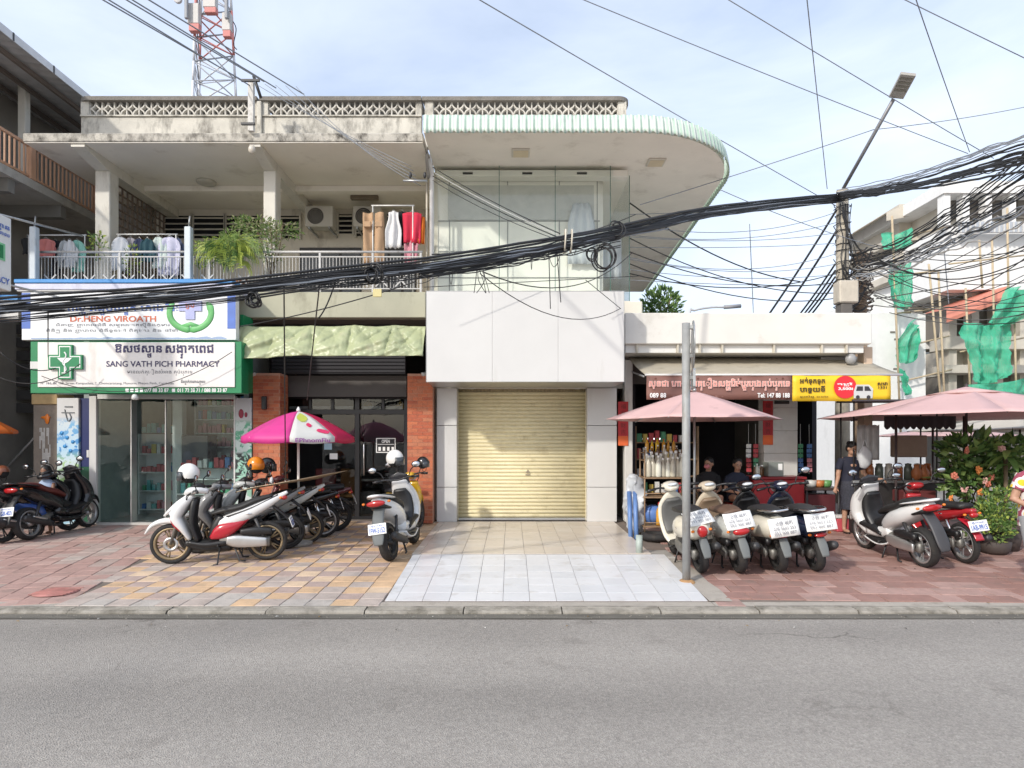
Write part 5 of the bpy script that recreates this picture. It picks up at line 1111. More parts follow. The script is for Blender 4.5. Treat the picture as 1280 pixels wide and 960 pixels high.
# red counter and display stands
t = thing('red_counter', 'red shop counter behind the parked scooters', 'counter', (px(972, 12.2), 12.2, 0))
MB().cbox(px(942, 12.2), px(1006, 12.2), 12.2, 12.75, gz(12.2), .88, .012).build('body', mat('red lacquer', (.33, .02, .025), .4, var=.12), t); MB().cbox(px(940, 12.2), px(1008, 12.2), 12.17, 12.78, .881, .93, .008).build('counter_top', mat('dark red top', (.22, .015, .02), .35), t)
t = thing('glass_case', 'small glass showcase on the red counter', 'case', (px(968, 12.4), 12.4, .931)); MB().cbox(px(958, 12.4), px(977, 12.4), 12.3, 12.6, .932, 1.2, .008).build('case', mat('dull case glass', (.22, .24, .22), .15), t); MB().box(px(970, 12.4), px(975, 12.4), 12.29, 12.299, 1.05, 1.17).build('price_card', PAPER, t)
bottles(5, px(944, 12.4), px(957, 12.4), 12.35, 12.5, .932, (0, 2, 3), .7, .9, 'little bottle on the left end of the red counter', 'little bottles on the red counter')
t = thing('work_table', 'dark food table beside the standing woman', 'table', (px(1030, 12.3), 12.3, 0))
MB().cbox(px(1008, 12.1), px(1052, 12.1), 12.1, 12.7, .68, .73, .01).build('table_top', mat('dark table top', (.07, .05, .045), .4), t)
MB().cbox(px(1010, 12.1), px(1048, 12.1), 12.2, 12.6, .05, .6, .01).build('cupboard', mat('maroon board', (.1, .02, .025), .6), t)
for x in (1010, 1050):
    for y in (12.14, 12.66): MB().tube([(px(x, 12.1), y, gz(12.1)), (px(x, 12.1), y, .68)], .02, 6).build('leg', DARKM, t)
for k, (x, c, lab) in enumerate(((1014, (.5, .5, .48), 'steel pot on the dark food table'), (1024, (.45, .16, .05), 'brown bowl in the middle of the food table'), (1033, (.12, .3, .1), 'green bowl near the woman on the food table'))):
    single('pot', MB().lathe([(.06, .731), (.09, .76), (.1, .86), (.09, .86), (.07, .77), (0, .75)], 14, (px(x, 12.3), 12.3, 0)), mat('pot %d' % k, c, .4), lab, 'pot')
t = thing('ice_box', 'pink and white ice box on the ground near the woman', 'ice box', (px(1051, 11.9), 11.9, gz(11.9)))
MB().cbox(px(1043, 11.9), px(1060, 11.9), 11.8, 12.0, gz(11.9), .2, .015).build('body', mat('pink plastic', (.5, .08, .1), .4), t); MB().cbox(px(1042, 11.9), px(1061, 11.9), 11.79, 12.01, .201, .26, .012).build('lid', PANEL, t)
# drinks stall under the right parasol
t = thing('drinks_stall', 'dark drinks stall with scalloped curtain and glass jars under the pink parasol', 'stall', (px(1110, 11.8), 11.8, 0))
sx0_, sx1_ = px(1068, 11.6), px(1172, 11.6)
MB().cbox(sx0_, sx1_, 11.6, 12.1, gz(11.6), .85, .01).build('base_cabinet', mat('black stall panel', (.03, .028, .028), .5, var=.3), t); MB().cbox(sx0_ - .03, sx1_ + .03, 11.57, 12.13, .851, .9, .008).build('counter_top', STEEL, t)
for x in (sx0_, sx1_):
    for y in (11.62, 12.08): MB().tube([(x, y, .9), (x, y, 2.3)], .015, 6).build('post', DARKM, t)
MB().box(sx0_ - .05, sx1_ + .05, 11.55, 12.15, 2.3, 2.33).build('roof_sheet', mat('dark roof sheet', (.05, .045, .05), .7), t)
def scallop(x0, x1, y, z0, z1, m, root, name='scalloped_valance', n=11):
    b = MB(); rows = [[], []]; k = n * 8
    for i in range(k + 1):
        x = x0 + (x1 - x0) * i / k; rows[0].append((x, y + .008 * math.sin(i * .5), z1)); rows[1].append((x, y + .008 * math.sin(i * .5), z0 - .05 * abs(math.sin(math.pi * i / 8)) + .05))
    b.grid(rows, smooth=False, thick=.002); b.build(name, m, root)
scallop(px(1105, 11.5), px(1195, 11.5), 11.5, pz(537, 11.5), pz(520, 11.5), mat('dark valance', (.04, .025, .03), .7), t)
b = MB(); rows = [[(px(1071 + i * 2.6, 11.52), 11.52 + .015 * math.sin(i * 1.9), pz(533 + 4.2 * j, 11.52) + (.035 * abs(math.sin(i * 1.3)) if j == 0 else 0)) for i in range(12)] for j in range(11)]; b.grid(rows, thick=.002); b.build('clear_curtain', mat('cloudy plastic curtain', (.5, .5, .5), .3, var=.25, scale=9, stretch=(4, 1, .6), trans=.3), t)
for k in range(7):
    x = px(1085 + k * 12, 11.8); o = MB().lathe([(.0, .901), (.07, .902), (.07, 1.12), (.05, 1.15), (.055, 1.19), (0, 1.2)], 12, (x, 11.75, 0)); o.build('jar', mat('jar %d' % (k % 3), ((.35, .12, .04), (.1, .12, .1), (.4, .38, .34))[k % 3], .2), t)
MB().cbox(px(1120, 11.9), px(1160, 11.9), 11.9, 12.1, 1.3, 1.7, .02).build('hanging_panel', mat('tan panel', (.3, .22, .17), .6), t)
bx = MB(); bx.cbox(px(1128, 11.2), px(1168, 11.2), 11.15, 11.5, .55, .75, .01); single('plastic_crate', bx, mat('dark red crate', (.13, .03, .03), .6), 'dark red crate behind the white scooter saddle', 'crate')
for k, (x, y) in enumerate(((1148, 590), (1157, 586))): c = at(x, y, 11.6); single('ornament_jar', MB().lathe([(.03, .901), (.08, .95), (.09, 1.05), (.04, 1.13), (.05, 1.18)], 12, (c.x, 11.65, 0)), mat('terracotta', (.4, .14, .05), .5), ('brown clay jar on the stall counter', 'second brown clay jar near the stall post')[k], 'jar')

# ================================================================ FAR RIGHT: building under scaffolding, with nets
fw = mat('bright render', (.74, .735, .72), .7, var=.04, dirt=('#9c9790', .15, .6, (1, 1, .3))); fconc = mat('raw concrete far', (.52, .48, .41), .85, var=.12, scale=1.2); FV = mat('far dark opening', (.17, .155, .135), .8); FGL = mat('far window glass', (.2, .23, .26), .15)
D1 = 26.
fb = thing('construction_building', 'white multi storey building under bamboo scaffolding at the right edge', 'building', (px(1240, D1), D1, 0))
X1, X2 = px(1186, D1), px(1420, D1)
def fbox(x0, x1, y0, y1, d, dep, name, m): a, c = at(x0, y1, d), at(x1, y0, d); return MB().box(a.x, c.x, d, d + dep, a.z, c.z).build(name, m, fb)
fbox(1186, 1420, 282, 362, D1, 8, 'wall', fw); fbox(1186, 1420, 242, 281, D1 + .8, 6, 'wall', fconc); fbox(1180, 1420, 226, 241, D1 - .2, 8, 'roof_slab', fw)
for x in (1180, 1204, 1232, 1262): fbox(x, x + 8, 241.5, 281, D1 - .1, .4, 'column', fw)
for x in (1190, 1213, 1242, 1272): fbox(x, x + 17, 246, 272, D1 + .6, .15, 'window', FV)
fbox(1200, 1420, 277, 290, D1 - .5, .1, 'balustrade', mat('blue grey grille', (.4, .43, .48), .5))
for k in range(16): fbox(1201 + k * 6, 1202.5 + k * 6, 277, 290, D1 - .56, .05, 'baluster', PANEL)
fbox(1186, 1420, 363, 420, D1 + 1.2, 6, 'wall', FV); fbox(1182, 1420, 420, 436, D1 + .1, 1, 'floor_slab', fconc); fbox(1186, 1420, 437, 468, D1 + 1., 6, 'wall', fconc); fbox(1182, 1420, 456, 466, D1 - .1, 1, 'floor_slab', fconc)
fbox(1186, 1420, 469, 600, D1 + 1., 6, 'wall', FV); fbox(1186, 1196, 395, 500, D1 + .3, .6, 'column', fconc)
for x in (1215, 1245, 1275): fbox(x, x + 9, 363, 500, D1 + .5, .5, 'column', fconc)
a, c = at(1182, 400, D1), at(1262, 357, D1)
rf = MB(); p0, p1 = at(1183, 387, D1 - .6), at(1262, 357, D1 - .6); q0, q1 = at(1183, 399, D1 - .9), at(1262, 369, D1 - .9)
rf.add([p0, p1, q1, q0, p0 + Vector((0, 1.5, .1)), p1 + Vector((0, 1.5, .1))], [(0, 3, 2, 1), (0, 1, 5, 4)]); rf.add([q0, q1, q1 + Vector((0, 0, -.14)), q0 + Vector((0, 0, -.14))], [(0, 3, 2, 1)]); rf.build('red_awning', mat('salmon sheet', (.55, .2, .14), .6, var=.08, scale=1), fb)
# narrower middle block
mb_ = thing('concrete_block', 'unfinished concrete frame building behind the green nets', 'building', (px(1150, 29), 29, 0))
def gbox(x0, x1, y0, y1, d, dep, name, m, root=mb_): a, c = at(x0, y1, d), at(x1, y0, d); return MB().box(a.x, c.x, d, d + dep, a.z, c.z).build(name, m, root)
for y0, y1 in ((292, 300), (338, 347), (378, 386), (422, 436), (470, 480)): gbox(1122, 1186, y0, y1, 28.8, 5, 'floor_slab', fconc if y0 != 422 else fw)
for x in (1124, 1146, 1166, 1180): gbox(x, x + 5, 300, 520, 29, .5, 'column', fconc)
gbox(1124, 1186, 255, 292, 29.3, 4, 'wall', fconc); gbox(1130, 1186, 300, 520, 31, 3, 'wall', mat('dim concrete', (.36, .33, .28), .8)); gbox(1140, 1165, 386, 422, 28.95, .1, 'wall', fw); gbox(1138, 1162, 440, 500, 28.95, .1, 'window', FGL); gbox(1172, 1182, 437, 520, 28.9, .1, 'shutter', mat('grey shutter far', (.3, .3, .3), .6))
pr_ = MB(); p0, p1 = at(1108, 266, 28.5), at(1186, 232, 28.5); pr_.add([p0, p1, p1 + Vector((0, 0, -1.0)), p0 + Vector((0, 0, -.35)), p0 + Vector((0, 5, 0)), p1 + Vector((0, 5, 0))], [(0, 3, 2, 1), (0, 1, 5, 4)]); pr_.build('pitched_eave', fconc, mb_)
wb = thing('white_block', 'blank white gable wall behind the corner shop', 'building', (px(1120, 22), 22, 0))
gbox(1086, 1157, 392, 620, 24, 6, 'wall', fw, wb); gbox(1088, 1130, 368, 391.8, 24.5, 5, 'parapet', fw, wb)
for x, y in ((1113, 414), (1118, 423), (1117, 460)): gbox(x, x + 6, y, y + 2.2, 23.98, .03, 'vent', FV, wb)
# low street backdrop beyond the parasols, so the side street does not end in air
lb = thing('row_house', 'pale row house beyond the side street parasols', 'building', (px(1230, 34), 34, 0)); a, c = at(1088, 585, 34), at(1500, 470, 34); MB().box(a.x, c.x, 34, 40, 0, c.z).build('wall', mat('pale far wall', (.5, .52, .5), .8, var=.08), lb)
for k in range(9): x = a.x + .6 + 1.7 * k; MB().box(x, x + 1.1, 33.93, 33.995, .1, 2.4).build('door', (FV, FGL, mat('far blue awning', (.2, .35, .5), .6))[k % 3], lb)
# scaffolding
BAM = mat('bamboo pole', (.45, .36, .24), .7, var=.15)
for k, (x0, y0, x1, y1) in enumerate(((1207, 360, 1215, 540), (1240, 300, 1246, 540), (1161, 330, 1180, 545), (1173, 340, 1183, 545), (1259, 260, 1261, 400), (1224, 300, 1228, 360), (1115, 270, 1126, 545), (1268, 395, 1271, 520))):
    b = MB(); b.tube([at(x1, y1, 23.6 - .04 * k), at(x0, y0, 23.6 - .04 * k)], .038, 6); single('scaffold_pole', b, BAM, ORD[sorted((1207, 1240, 1161, 1173, 1259, 1224, 1115, 1268)).index(x0)] + ' from the left of the bamboo scaffold poles before the white building', 'pole', group='bamboo scaffold poles')
for k, (x0, y0, x1, y1) in enumerate(((1112, 300, 1190, 282), (1112, 346, 1188, 336), (1118, 392, 1186, 384), (1120, 436, 1186, 420), (1122, 478, 1190, 462), (1186, 330, 1290, 318), (1200, 440, 1290, 420))):
    b = MB(); b.tube([at(x0, y0, 23.7), at(x1, y1, 23.7)], .03, 6); single('scaffold_ledger', b, BAM, ORD[k] + (' from the top' if k < 5 else '') + ' of the level bamboo ledgers tied across the scaffold', 'pole', group='bamboo scaffold ledgers')
# nets
NET = mat('green debris net', (.1, .56, .36), .85, var=.16, scale=2, stretch=(6, 1, 1), spec=.1, trans=.35)
def see_through(m, scale, hole):
    """open weave: small square holes between the threads"""
    N, L = m.node_tree.nodes, m.node_tree.links; t = N.new('ShaderNodeTexCoord'); v = N.new('ShaderNodeTexVoronoi'); v.inputs['Scale'].default_value = scale; v.distance = 'CHEBYCHEV'; v.inputs['Randomness'].default_value = .25; L.new(t.outputs['Object'], v.inputs['Vector'])
    lt = N.new('ShaderNodeMath'); lt.operation = 'LESS_THAN'; lt.inputs[1].default_value = hole; L.new(v.outputs['Distance'], lt.inputs[0]); tr = N.new('ShaderNodeBsdfTransparent'); ms = N.new('ShaderNodeMixShader'); src = N['Material Output'].inputs[0].links[0].from_socket
    L.new(lt.outputs[0], ms.inputs[0]); L.new(src, ms.inputs[1]); L.new(tr.outputs[0], ms.inputs[2]); L.new(ms.outputs[0], N['Material Output'].inputs[0])
see_through(NET, 55, .27)
def net(poly_l, poly_r, d, label, seed, n=40, sag=.4):
    """cloth between a left and a right edge, both lists of pixels top to bottom"""
    L_, R_ = catmull(poly_l, 6), catmull(poly_r, 6); rows = []
    for i in range(len(L_)):
        a, c = at(*L_[i], d), at(*R_[min(i, len(R_) - 1)], d); r = []
        for j in range(n + 1):
            u = j / n; p = a.lerp(c, u); p.y += sag * .35 * math.sin(u * 14 + seed + i * .12) + .2 * noise.noise((u * 9 + seed, i * .3, seed)) + .08 * noise.noise((u * 25, i * .9, seed)); p.x += .05 * noise.noise((i * .6, seed, u * 2)) * (1 if j in (0, n) else .4); p.z -= sag * math.sin(math.pi * u) * .35; r.append(tuple(p))
        rows.append(r)
    b = MB(); b.grid(rows); single('debris_net', b, NET, label, 'net')
net([(1207, 402), (1204, 418), (1212, 440), (1216, 462), (1216, 478)], [(1263, 400), (1264, 425), (1260, 445), (1262, 462), (1259, 470)], 23.2, 'large green debris net hanging in front of the red awning', 1.)
net([(1262, 358), (1250, 378), (1233, 404)], [(1300, 356), (1300, 385), (1268, 403)], 23.1, 'green debris net gathered at the right edge above the large net', 2.6)
net([(1109, 328), (1110, 350), (1116, 372), (1119, 384)], [(1137, 328), (1139, 350), (1140, 372), (1141, 380)], 23.3, 'green debris net high on the left scaffold', 4.)
net([(1142, 398), (1124, 424), (1124, 440), (1123, 452)], [(1148, 410), (1150, 424), (1150, 435), (1148, 447)], 23.3, 'torn green debris net with a pointed top in the middle', 5.5)
net([(1123, 455), (1126, 472), (1130, 490)], [(1131, 462), (1136, 474), (1140, 488)], 23.3, 'narrow green net strip below the torn net', 6.6, 8)
net([(1104, 290), (1105, 300), (1106, 312)], [(1140, 284), (1138, 298), (1140, 306)], 23.4, 'dark green net scrap at the top of the scaffold', 7.7, 10)
net([(1214, 480), (1215, 488), (1218, 498)], [(1300, 466), (1300, 480), (1300, 490)], 23.0, 'green net roofing above the pink parasol at right', 8.2, 14)
bx = MB(); c = at(1137, 297, 20); bx.lathe([(.2, 0), (.22, .05), (.2, .3), (.0, .32)], 14, (c.x, 20, c.z - .1)); 
# small tree in the gap beside the white shop

# ================================================================ POLES, LAMP, TOWER, WIRES
DP = 17.
po = thing('utility_pole', 'tall concrete utility pole wrapped in cables behind the corner shop', 'pole', (px(1053, DP), DP, 0))
PCON = mat('pole concrete', (.4, .36, .29), .85, var=.2, scale=5, dirt=('#5a4c3a', .35, 5, (1, 1, .5)), bump=.4)
MB().tube([(px(1053, DP), DP, -.1), (px(1053, DP), DP, pz(238, DP))], [.19, .15], 12).build('shaft', PCON, po)
b = MB()
for k in range(12):
    z = pz(388 - k * 11.5, DP); a0 = rnd.uniform(0, 6.28); rr = .175 + rnd.uniform(0, .04)
    b.tube([(px(1053, DP) + rr * math.cos(a0 + t * .9), DP + rr * math.sin(a0 + t * .9), z + .02 * math.sin(t * 2 + k) + t * .02) for t in range(8)], .012, 5)
for k in range(4):
    x = px(1047 + k * 3.4, DP); b.tube([(x + rnd.uniform(-.05, .05), DP - .2, pz(390 - q * 22, DP)) for q in range(7)], .012, 5, sub=3)
b.build('wrapped_cables', CABLE, po)
MB().tube([(px(1040, DP), DP - .2, pz(247, DP)), (px(1066, DP), DP - .2, pz(246, DP))], .03, 6).build('cross_arm', STEEL, po)
MB().cbox(px(1050, DP - .6), px(1074, DP - .6), DP - .6, DP - .22, pz(378, DP - .6), pz(350, DP - .6), .03).build('junction_box', mat('pale junction box', (.55, .5, .42), .6, var=.08, dirt=('#7a6c58', .25, 3, (1, 1, .4))), po)
MB().cbox(px(1052, DP - .55), px(1066, DP - .55), DP - .55, DP - .25, pz(393, DP - .55), pz(378.6, DP - .55), .02).build('fuse_box', mat('dark fuse box', (.12, .11, .1), .6), po)
p2 = thing('short_pole', 'shorter brown pole smothered in cable knots beside the tall pole', 'pole', (px(1083, DP), DP, 0))
b = MB(); b.tube([(px(1084, DP), DP + .3, -.1), (px(1083, DP), DP + .3, pz(312, DP))], [.19, .15], 12); b.build('shaft', mat('brown pole', (.3, .21, .14), .85, var=.25, scale=6, bump=.5), p2)
b = MB()
for k in range(34):
    z = pz(388 - k * 2.3, DP); a0 = rnd.uniform(0, 6.28); rr = .2 + rnd.uniform(0, .1)
    b.tube([(px(1083, DP) + rr * math.cos(a0 + t * .8), DP + .25 + rr * math.sin(a0 + t * .8), z + .05 * math.sin(t * 2 + k)) for t in range(7)], rnd.uniform(.01, .022), 5)
b.build('cable_knots', mat('dusty cable knot', (.13, .1, .08), .8, var=.4, scale=9), p2)
sl_ = thing('street_lamp', 'solar street lamp head on a long slanting arm above the utility pole', 'lamp', (px(1055, DP), DP - .2, pz(238, DP)))
a, c = at(1054, 236, DP - .1), at(1117, 124, 15.2)
MB().tube([a, a.lerp(c, .5), c], .045, 10).build('arm', mat('grey arm', (.2, .2, .21), .45, metal=.3), sl_)
# panel head: tilted slab seen from below
Ux = (at(1146, 95, 14.4) - at(1130, 124, 15.2)); Wx = (at(1129, 124, 15.2) - at(1111, 122, 15.2)); O_ = at(1111, 122, 15.2); Nn = Ux.cross(Wx).normalized() * .06
def slab(O, U, W, N_, name, m, root):
    vs = [O, O + W, O + W + U, O + U]; vs += [p + N_ for p in vs]; MB().add(vs, BOXF).build(name, m, root)
slab(O_, Ux, Wx, Nn, 'lamp_head', mat('lamp head grey', (.42, .4, .36), .5), sl_)
side = -1 if Nn.z > 0 else 1
Ob = O_ if side < 0 else O_ + Nn
for q in range(4): slab(Ob + Wx * .1 + Ux * (.32 + .16 * q) - Nn * (.15 if side < 0 else -.0), Ux * .09, Wx * .8, Nn * .12, 'lens_strip', (mat('lamp strip', (.2, .18, .14), .3)), sl_)
far = thing('street_lamp', 'tiny distant street lamp arm above the shop roof', 'lamp', (px(880, 40), 40, 0)); b = MB(); b.tube([at(862, 500, 40), at(862, 396, 40), at(868, 388, 40), at(890, 384, 40), at(906, 384, 40)], .07, 6, sub=4); b.build('arm', mat('far lamp grey', (.45, .46, .48), .5), far); MB().tube([at(905, 384, 40), at(926, 382.5, 40)], .12, 6).build('lamp_head', mat('far lamp head', (.25, .25, .27), .5), far)

# ---- telecom tower
TD = 42.
tw = thing('telecom_tower', 'red and white lattice telecom tower rising behind the parapet', 'tower', (px(263, TD), TD, 0))
TR_, TWm = mat('tower red', (.55, .2, .18), .6, var=.1), mat('tower white', (.62, .63, .66), .6, var=.06); TG = mat('tower grey', (.3, .31, .33), .6)
def leg(i, z):
    zt0, zt1 = pz(125, TD), pz(-40, TD); t_ = (z - zt0) / (zt1 - zt0); rr = 1.65 - .42 * t_
    a = R(-100 + 120 * i); return Vector((px(262, TD) + rr * math.cos(a) * .95 + .0, TD + rr * math.sin(a), z))
zs = [0, 6, 11, 15.5, 19.5, pz(118, TD), pz(94, TD), pz(64, TD), pz(36, TD), pz(8, TD), pz(-25, TD), pz(-60, TD)]
for k in range(len(zs) - 1):
    col = TWm if k < 7 else (TR_ if k in (7, 8) else TWm)
    for i in range(3):
        MB().tube([leg(i, zs[k]), leg(i, zs[k + 1])], .085, 6).build('leg', col, tw)
        j = (i + 1) % 3
        MB().tube([leg(i, zs[k]), leg(j, zs[k + 1])], .045, 5).build('brace', TG if k > 5 and i != 1 else col, tw); MB().tube([leg(j, zs[k]), leg(i, zs[k + 1])], .045, 5).build('brace', col, tw)
        MB().tube([leg(i, zs[k]), leg(j, zs[k])], .03, 5).build('strut', col, tw)
for (x, y, w, h) in ((244, 20, 8, 16), (264, 3, 9, 12), (285, 30, 6, 14)):
    c = at(x, y, TD - 1.6); MB().cbox(c.x - w * .045, c.x + w * .045, TD - 1.9, TD - 1.5, c.z - h * .04, c.z + h * .04, .05).build('radio_unit', mat('pale radio unit', (.5, .48, .46), .5), tw); MB().cbox(c.x - w * .03, c.x + w * .05, TD - 1.95, TD - 1.6, c.z - h * .07, c.z - h * .041, .03).build('bracket', TR_, tw)
for x in (234, 284): MB().cbox(at(x, 0, TD - 2).x - .1, at(x, 0, TD - 2).x + .1, TD - 2.2, TD - 2., pz(25, TD - 2), pz(-30, TD - 2), .04).build('panel_antenna', TG, tw)
b = MB(); c = at(223, 0, TD - 2); b.lathe([(0, .1), (.22, .05), (.25, -.1), (.2, -.12)], 16, tuple(c), 'y'); b.build('dish', mat('dish grey', (.5, .49, .5), .5), tw)
b = MB(); b.tube([at(286, 20, TD - 1.5), at(295, 35, TD - 1.4), at(292, 55, TD - 1.3), at(296, 62, TD - 1.3)], .03, 5, sub=6); b.build('feed_cable', CABLE, tw)

# ---- insulator brackets on the balcony house
for q, (x, y, lab) in enumerate(((313, 100, 'steel T bracket holding the house wires above the parapet'),)):
    t = thing('wire_bracket', lab, 'bracket', (px(x, 11.9), 11.9, pz(182, 11.9)))
    MB().cbox(px(311, 11.9), px(318, 11.9), 11.85, 11.93, pz(165, 11.9), pz(104, 11.9), .006).build('upright', mat('white bracket', (.6, .58, .54), .6, dirt=('#6b5a45', .3, 6, (1, 1, 1))), t)
    MB().cbox(px(303, 11.9), px(326, 11.9), 11.83, 11.87, pz(104, 11.9), pz(101, 11.9), .004).build('crossbar', DARKM, t); MB().tube([at(317, 95, 11.86), at(326, 122, 11.86)], .03, 6).build('insulator', DARKM, t)
    MB().cbox(px(303, 11.9), px(320, 11.9), 11.83, 11.87, pz(158, 11.9), pz(155, 11.9), .004).build('crossbar', DARKM, t)
    MB().ell(at(315, 187, 11.85), (.07, .06, .08), 8, 6).build('insulator', mat('porcelain', (.55, .5, .42), .3), t)
t = thing('wire_bracket', 'steel bar with insulators at the corner pipe of the glass floor', 'bracket', (px(520, 11.85), 11.85, pz(226, 11.85))); MB().tube([at(504, 226, 11.85), at(534, 226, 11.85)], .02, 6).build('bar', STEEL, t)
for x in (513, 531): MB().ell(at(x, 219, 11.85), (.03, .03, .06), 8, 6).build('insulator', DARKM, t)

# ---- wires: each is a sagging tube between two real points
def sagpts(a, c, sag, n=14):
    a, c = Vector(a), Vector(c); return [a.lerp(c, i / n) - Vector((0, 0, sag * 4 * (i / n) * (1 - i / n))) for i in range(n + 1)]
def wire(a, c, sag, r, label, m=CABLE, group='overhead wires'):
    b = MB(); b.tube(sagpts(a, c, sag), r, 5); single('overhead_wire', b, m, label, 'wire', group=group)
GW = mat('grey weathered wire', (.24, .26, .29), .6, var=.15)
for k, (x0, y0, x1, y1) in enumerate(((122, -5, 304, 101), (128, -6, 314, 108), (150, -6, 330, 102), (156, -7, 345, 110), (175, -8, 380, 118))):
    wire(at(x0, y0, 9.2 - .05 * k) + (at(x0, y0, 9.2 - .05 * k) - at(x1, y1, 11.9)).normalized() * 14, at(x1, y1, 11.9), .02, .011, ORD[k] + ' from the left of the parallel wires crossing the sky to the parapet bracket', GW, 'parallel wires at the upper left')
for k in range(5): wire(at(318 + 13 * k, 104 + 1 * k, 11.85), at(514 + 3 * k, 208 + 6 * k, 11.84), .05 + .03 * k, .0055, ORD[k] + ' from the left of the slack wires running down past the balcony ceiling', GW, 'slack wires across the balcony')
for k in range(4): wire(at(541, 209 + 5.5 * k, 12.2), at(700 + 3 * k, 292 + 4 * k, 9.1), .05 + .03 * (k == 3), .008 if k in (0, 2) else .0055, ORD[k] + ' from the top of the taut wires crossing the upper glass to the cable bundle', (mat('pale wire', (.5, .5, .48), .5) if k == 1 else CABLE), 'wires across the upper glass')
SKYW = [((600, -8, 10), (1053, 262, 17), .1, 'long thin wire from the top centre down to the pole'), ((735, -8, 12), (1210, 192, 16), .15, 'thin wire slanting over the canopy tip to the right'), ((905, -10, 12), (1242, 198, 15), .1, 'thin wire passing behind the street lamp head'),
        ((1120, -8, 12), (1300, 82, 13), .05, 'short wire across the top right corner'), ((1008, -8, 10), (1034, 236, 16.5), .0, 'near vertical thin wire left of the street lamp'), ((1148, -8, 11), (1212, 190, 16), .25, 'curved thin wire right of the street lamp'),
        ((800, 256, 13), (1092, 162, 15), .02, 'thin wire rising from the canopy edge past the lamp arm'), ((1092, 162, 15), (1290, 132, 16), .05, 'thin wire running right from the lamp arm'), ((880, 228, 15), (1100, 310, 17), .1, 'thin wire falling right below the canopy tip')]
def onward(a, c, d): return Vector(a) + (Vector(a) - Vector(c)).normalized() * d           # the wire runs on past the frame
for a, c, s, lab in SKYW: wire(onward(at(*a), at(*c), 14 if a[1] < 0 else 0), at(*c), s, .0095, lab, GW, 'single wires in the sky')
for k in range(9): wire(at(787.5, 268 + 9 * k + (k * 37 % 11), 13.62), at(1046, 252 + 11 * k + (k * 53 % 17), 16.9), .05 + .09 * (k * 7 % 4), .0075, ORD[k] + ' from the top of the thin wires fanning from the canopy to the pole', GW, 'thin wires fanning to the pole')
for k, (y0, y1) in enumerate(((335, 352), (350, 372), (318, 366), (362, 340))): wire(at(787.5, y0 - 20, 13.62), at(1050, y1, 16.9), .35, .012, ORD[k] + ' of the drooping wires between the canopy and the pole', CABLE, 'drooping wires left of the pole')
wire(at(787.5, 254, 13.62), at(1000, 352, 17), .3, .016, 'dark wire leaving the corner glass and drooping right')
for k, (x, y) in enumerate(((948, 392), (964, 392), (984, 392), (988, 393), (992, 392), (996, 394))): wire(at(1046 - (k > 1) * 2, (262, 288, 330, 338, 346, 352)[k], 16.8), at(x, y + 20, 19), .06, .03 if k < 2 else .025, ORD[k] + ' from the left of the thick stay cables slanting down behind the shop roof', CABLE, 'thick cables slanting down from the pole')
for k, (x, y0, y1) in enumerate(((937, 280, 420), (1180, 310, 380))): wire(at(x, y0, 15), at(x + 6, y1, 14.5), 0, .01, 'thin wire hanging straight down ' + ('left of the pole' if k == 0 else 'right of the pole'), GW, 'hanging wires')

# ---- the main cable bundle: a messenger cable with many strands, left edge to right edge
def main_curve(u):
    """centre line pixels and depth, u 0..1 from left of the frame to right of it"""
    P = [(-120, 398, 5.2), (0, 386, 5.6), (100, 378, 5.9), (250, 366, 6.3), (400, 347, 6.9), (530, 333, 7.6), (650, 314, 8.5), (720, 301, 9.2), (800, 284, 10.4), (880, 266, 12.0), (960, 255, 14.2), (1052, 246, 16.8)]
    t = u * (len(P) - 1); i = min(int(t), len(P) - 2); f = t - i; p0, p1, p2, p3 = [Vector(P[max(0, min(len(P) - 1, q))]) for q in (i - 1, i, i + 1, i + 2)]
    q = .5 * (2 * p1 + (p2 - p0) * f + (2 * p0 - 5 * p1 + 4 * p2 - p3) * f * f + (3 * p1 - p0 - 3 * p2 + p3) * f ** 3); return at(*q)
cb = thing('cable_bundle', 'thick black bundle of cables sweeping across the whole house front', 'cables', tuple(main_curve(.5)))
def cdepth(x):
    """how far out the bundle hangs at photograph column x"""
    T = ((0, 5.6), (100, 5.9), (250, 6.3), (400, 6.9), (530, 7.6), (650, 8.5), (720, 9.2), (800, 10.4), (880, 12.))
    for (a, p), (c, q) in zip(T, T[1:]):
        if x <= c: return p + (q - p) * (x - a) / (c - a)
    return T[-1][1]
def strand(u0, u1, off0, off1, r, wob, seed, n=46, m=CABLE, root=None, curve=main_curve, name='cable'):
    pts = []
    for i in range(n + 1):
        u = u0 + (u1 - u0) * i / n; p = curve(u); f = i / n
        o = off0 * (1 - f) + off1 * f; k_ = min(1.1, p.y / 10)
        pts.append(p + Vector((0, .05 * noise.noise((u * 9, seed, 1.)), k_ * (o + wob * noise.noise((u * 11 + seed, seed, 0.)) + wob * .5 * noise.noise((u * 34, seed * 2, 5))))))
    MB().tube(pts, [r * min(1.1, q.y / 10) for q in pts], 6).build(name, m, root or cb)
strand(0, 1, .17, .06, .021, .014, .5); strand(0, 1, .125, .03, .017, .016, 1.5)
for k in range(36):
    s = rnd.random(); strand(0 if k % 3 else rnd.uniform(0, .5), 1 if k % 4 else rnd.uniform(.6, 1), rnd.uniform(-.1, .07), rnd.uniform(-.11, .01), rnd.uniform(.006, .014), .045, 3 + k * 1.7, m=(CABLE if k % 5 else GW))
for k in range(7): strand(0, .62, rnd.uniform(-.24, -.13), rnd.uniform(-.2, -.08), .006, .02, 60 + k)
for k in range(6): strand(.45, .7, rnd.uniform(-.2, -.1), rnd.uniform(-.22, -.1), .008, .12, 80 + k, 40)
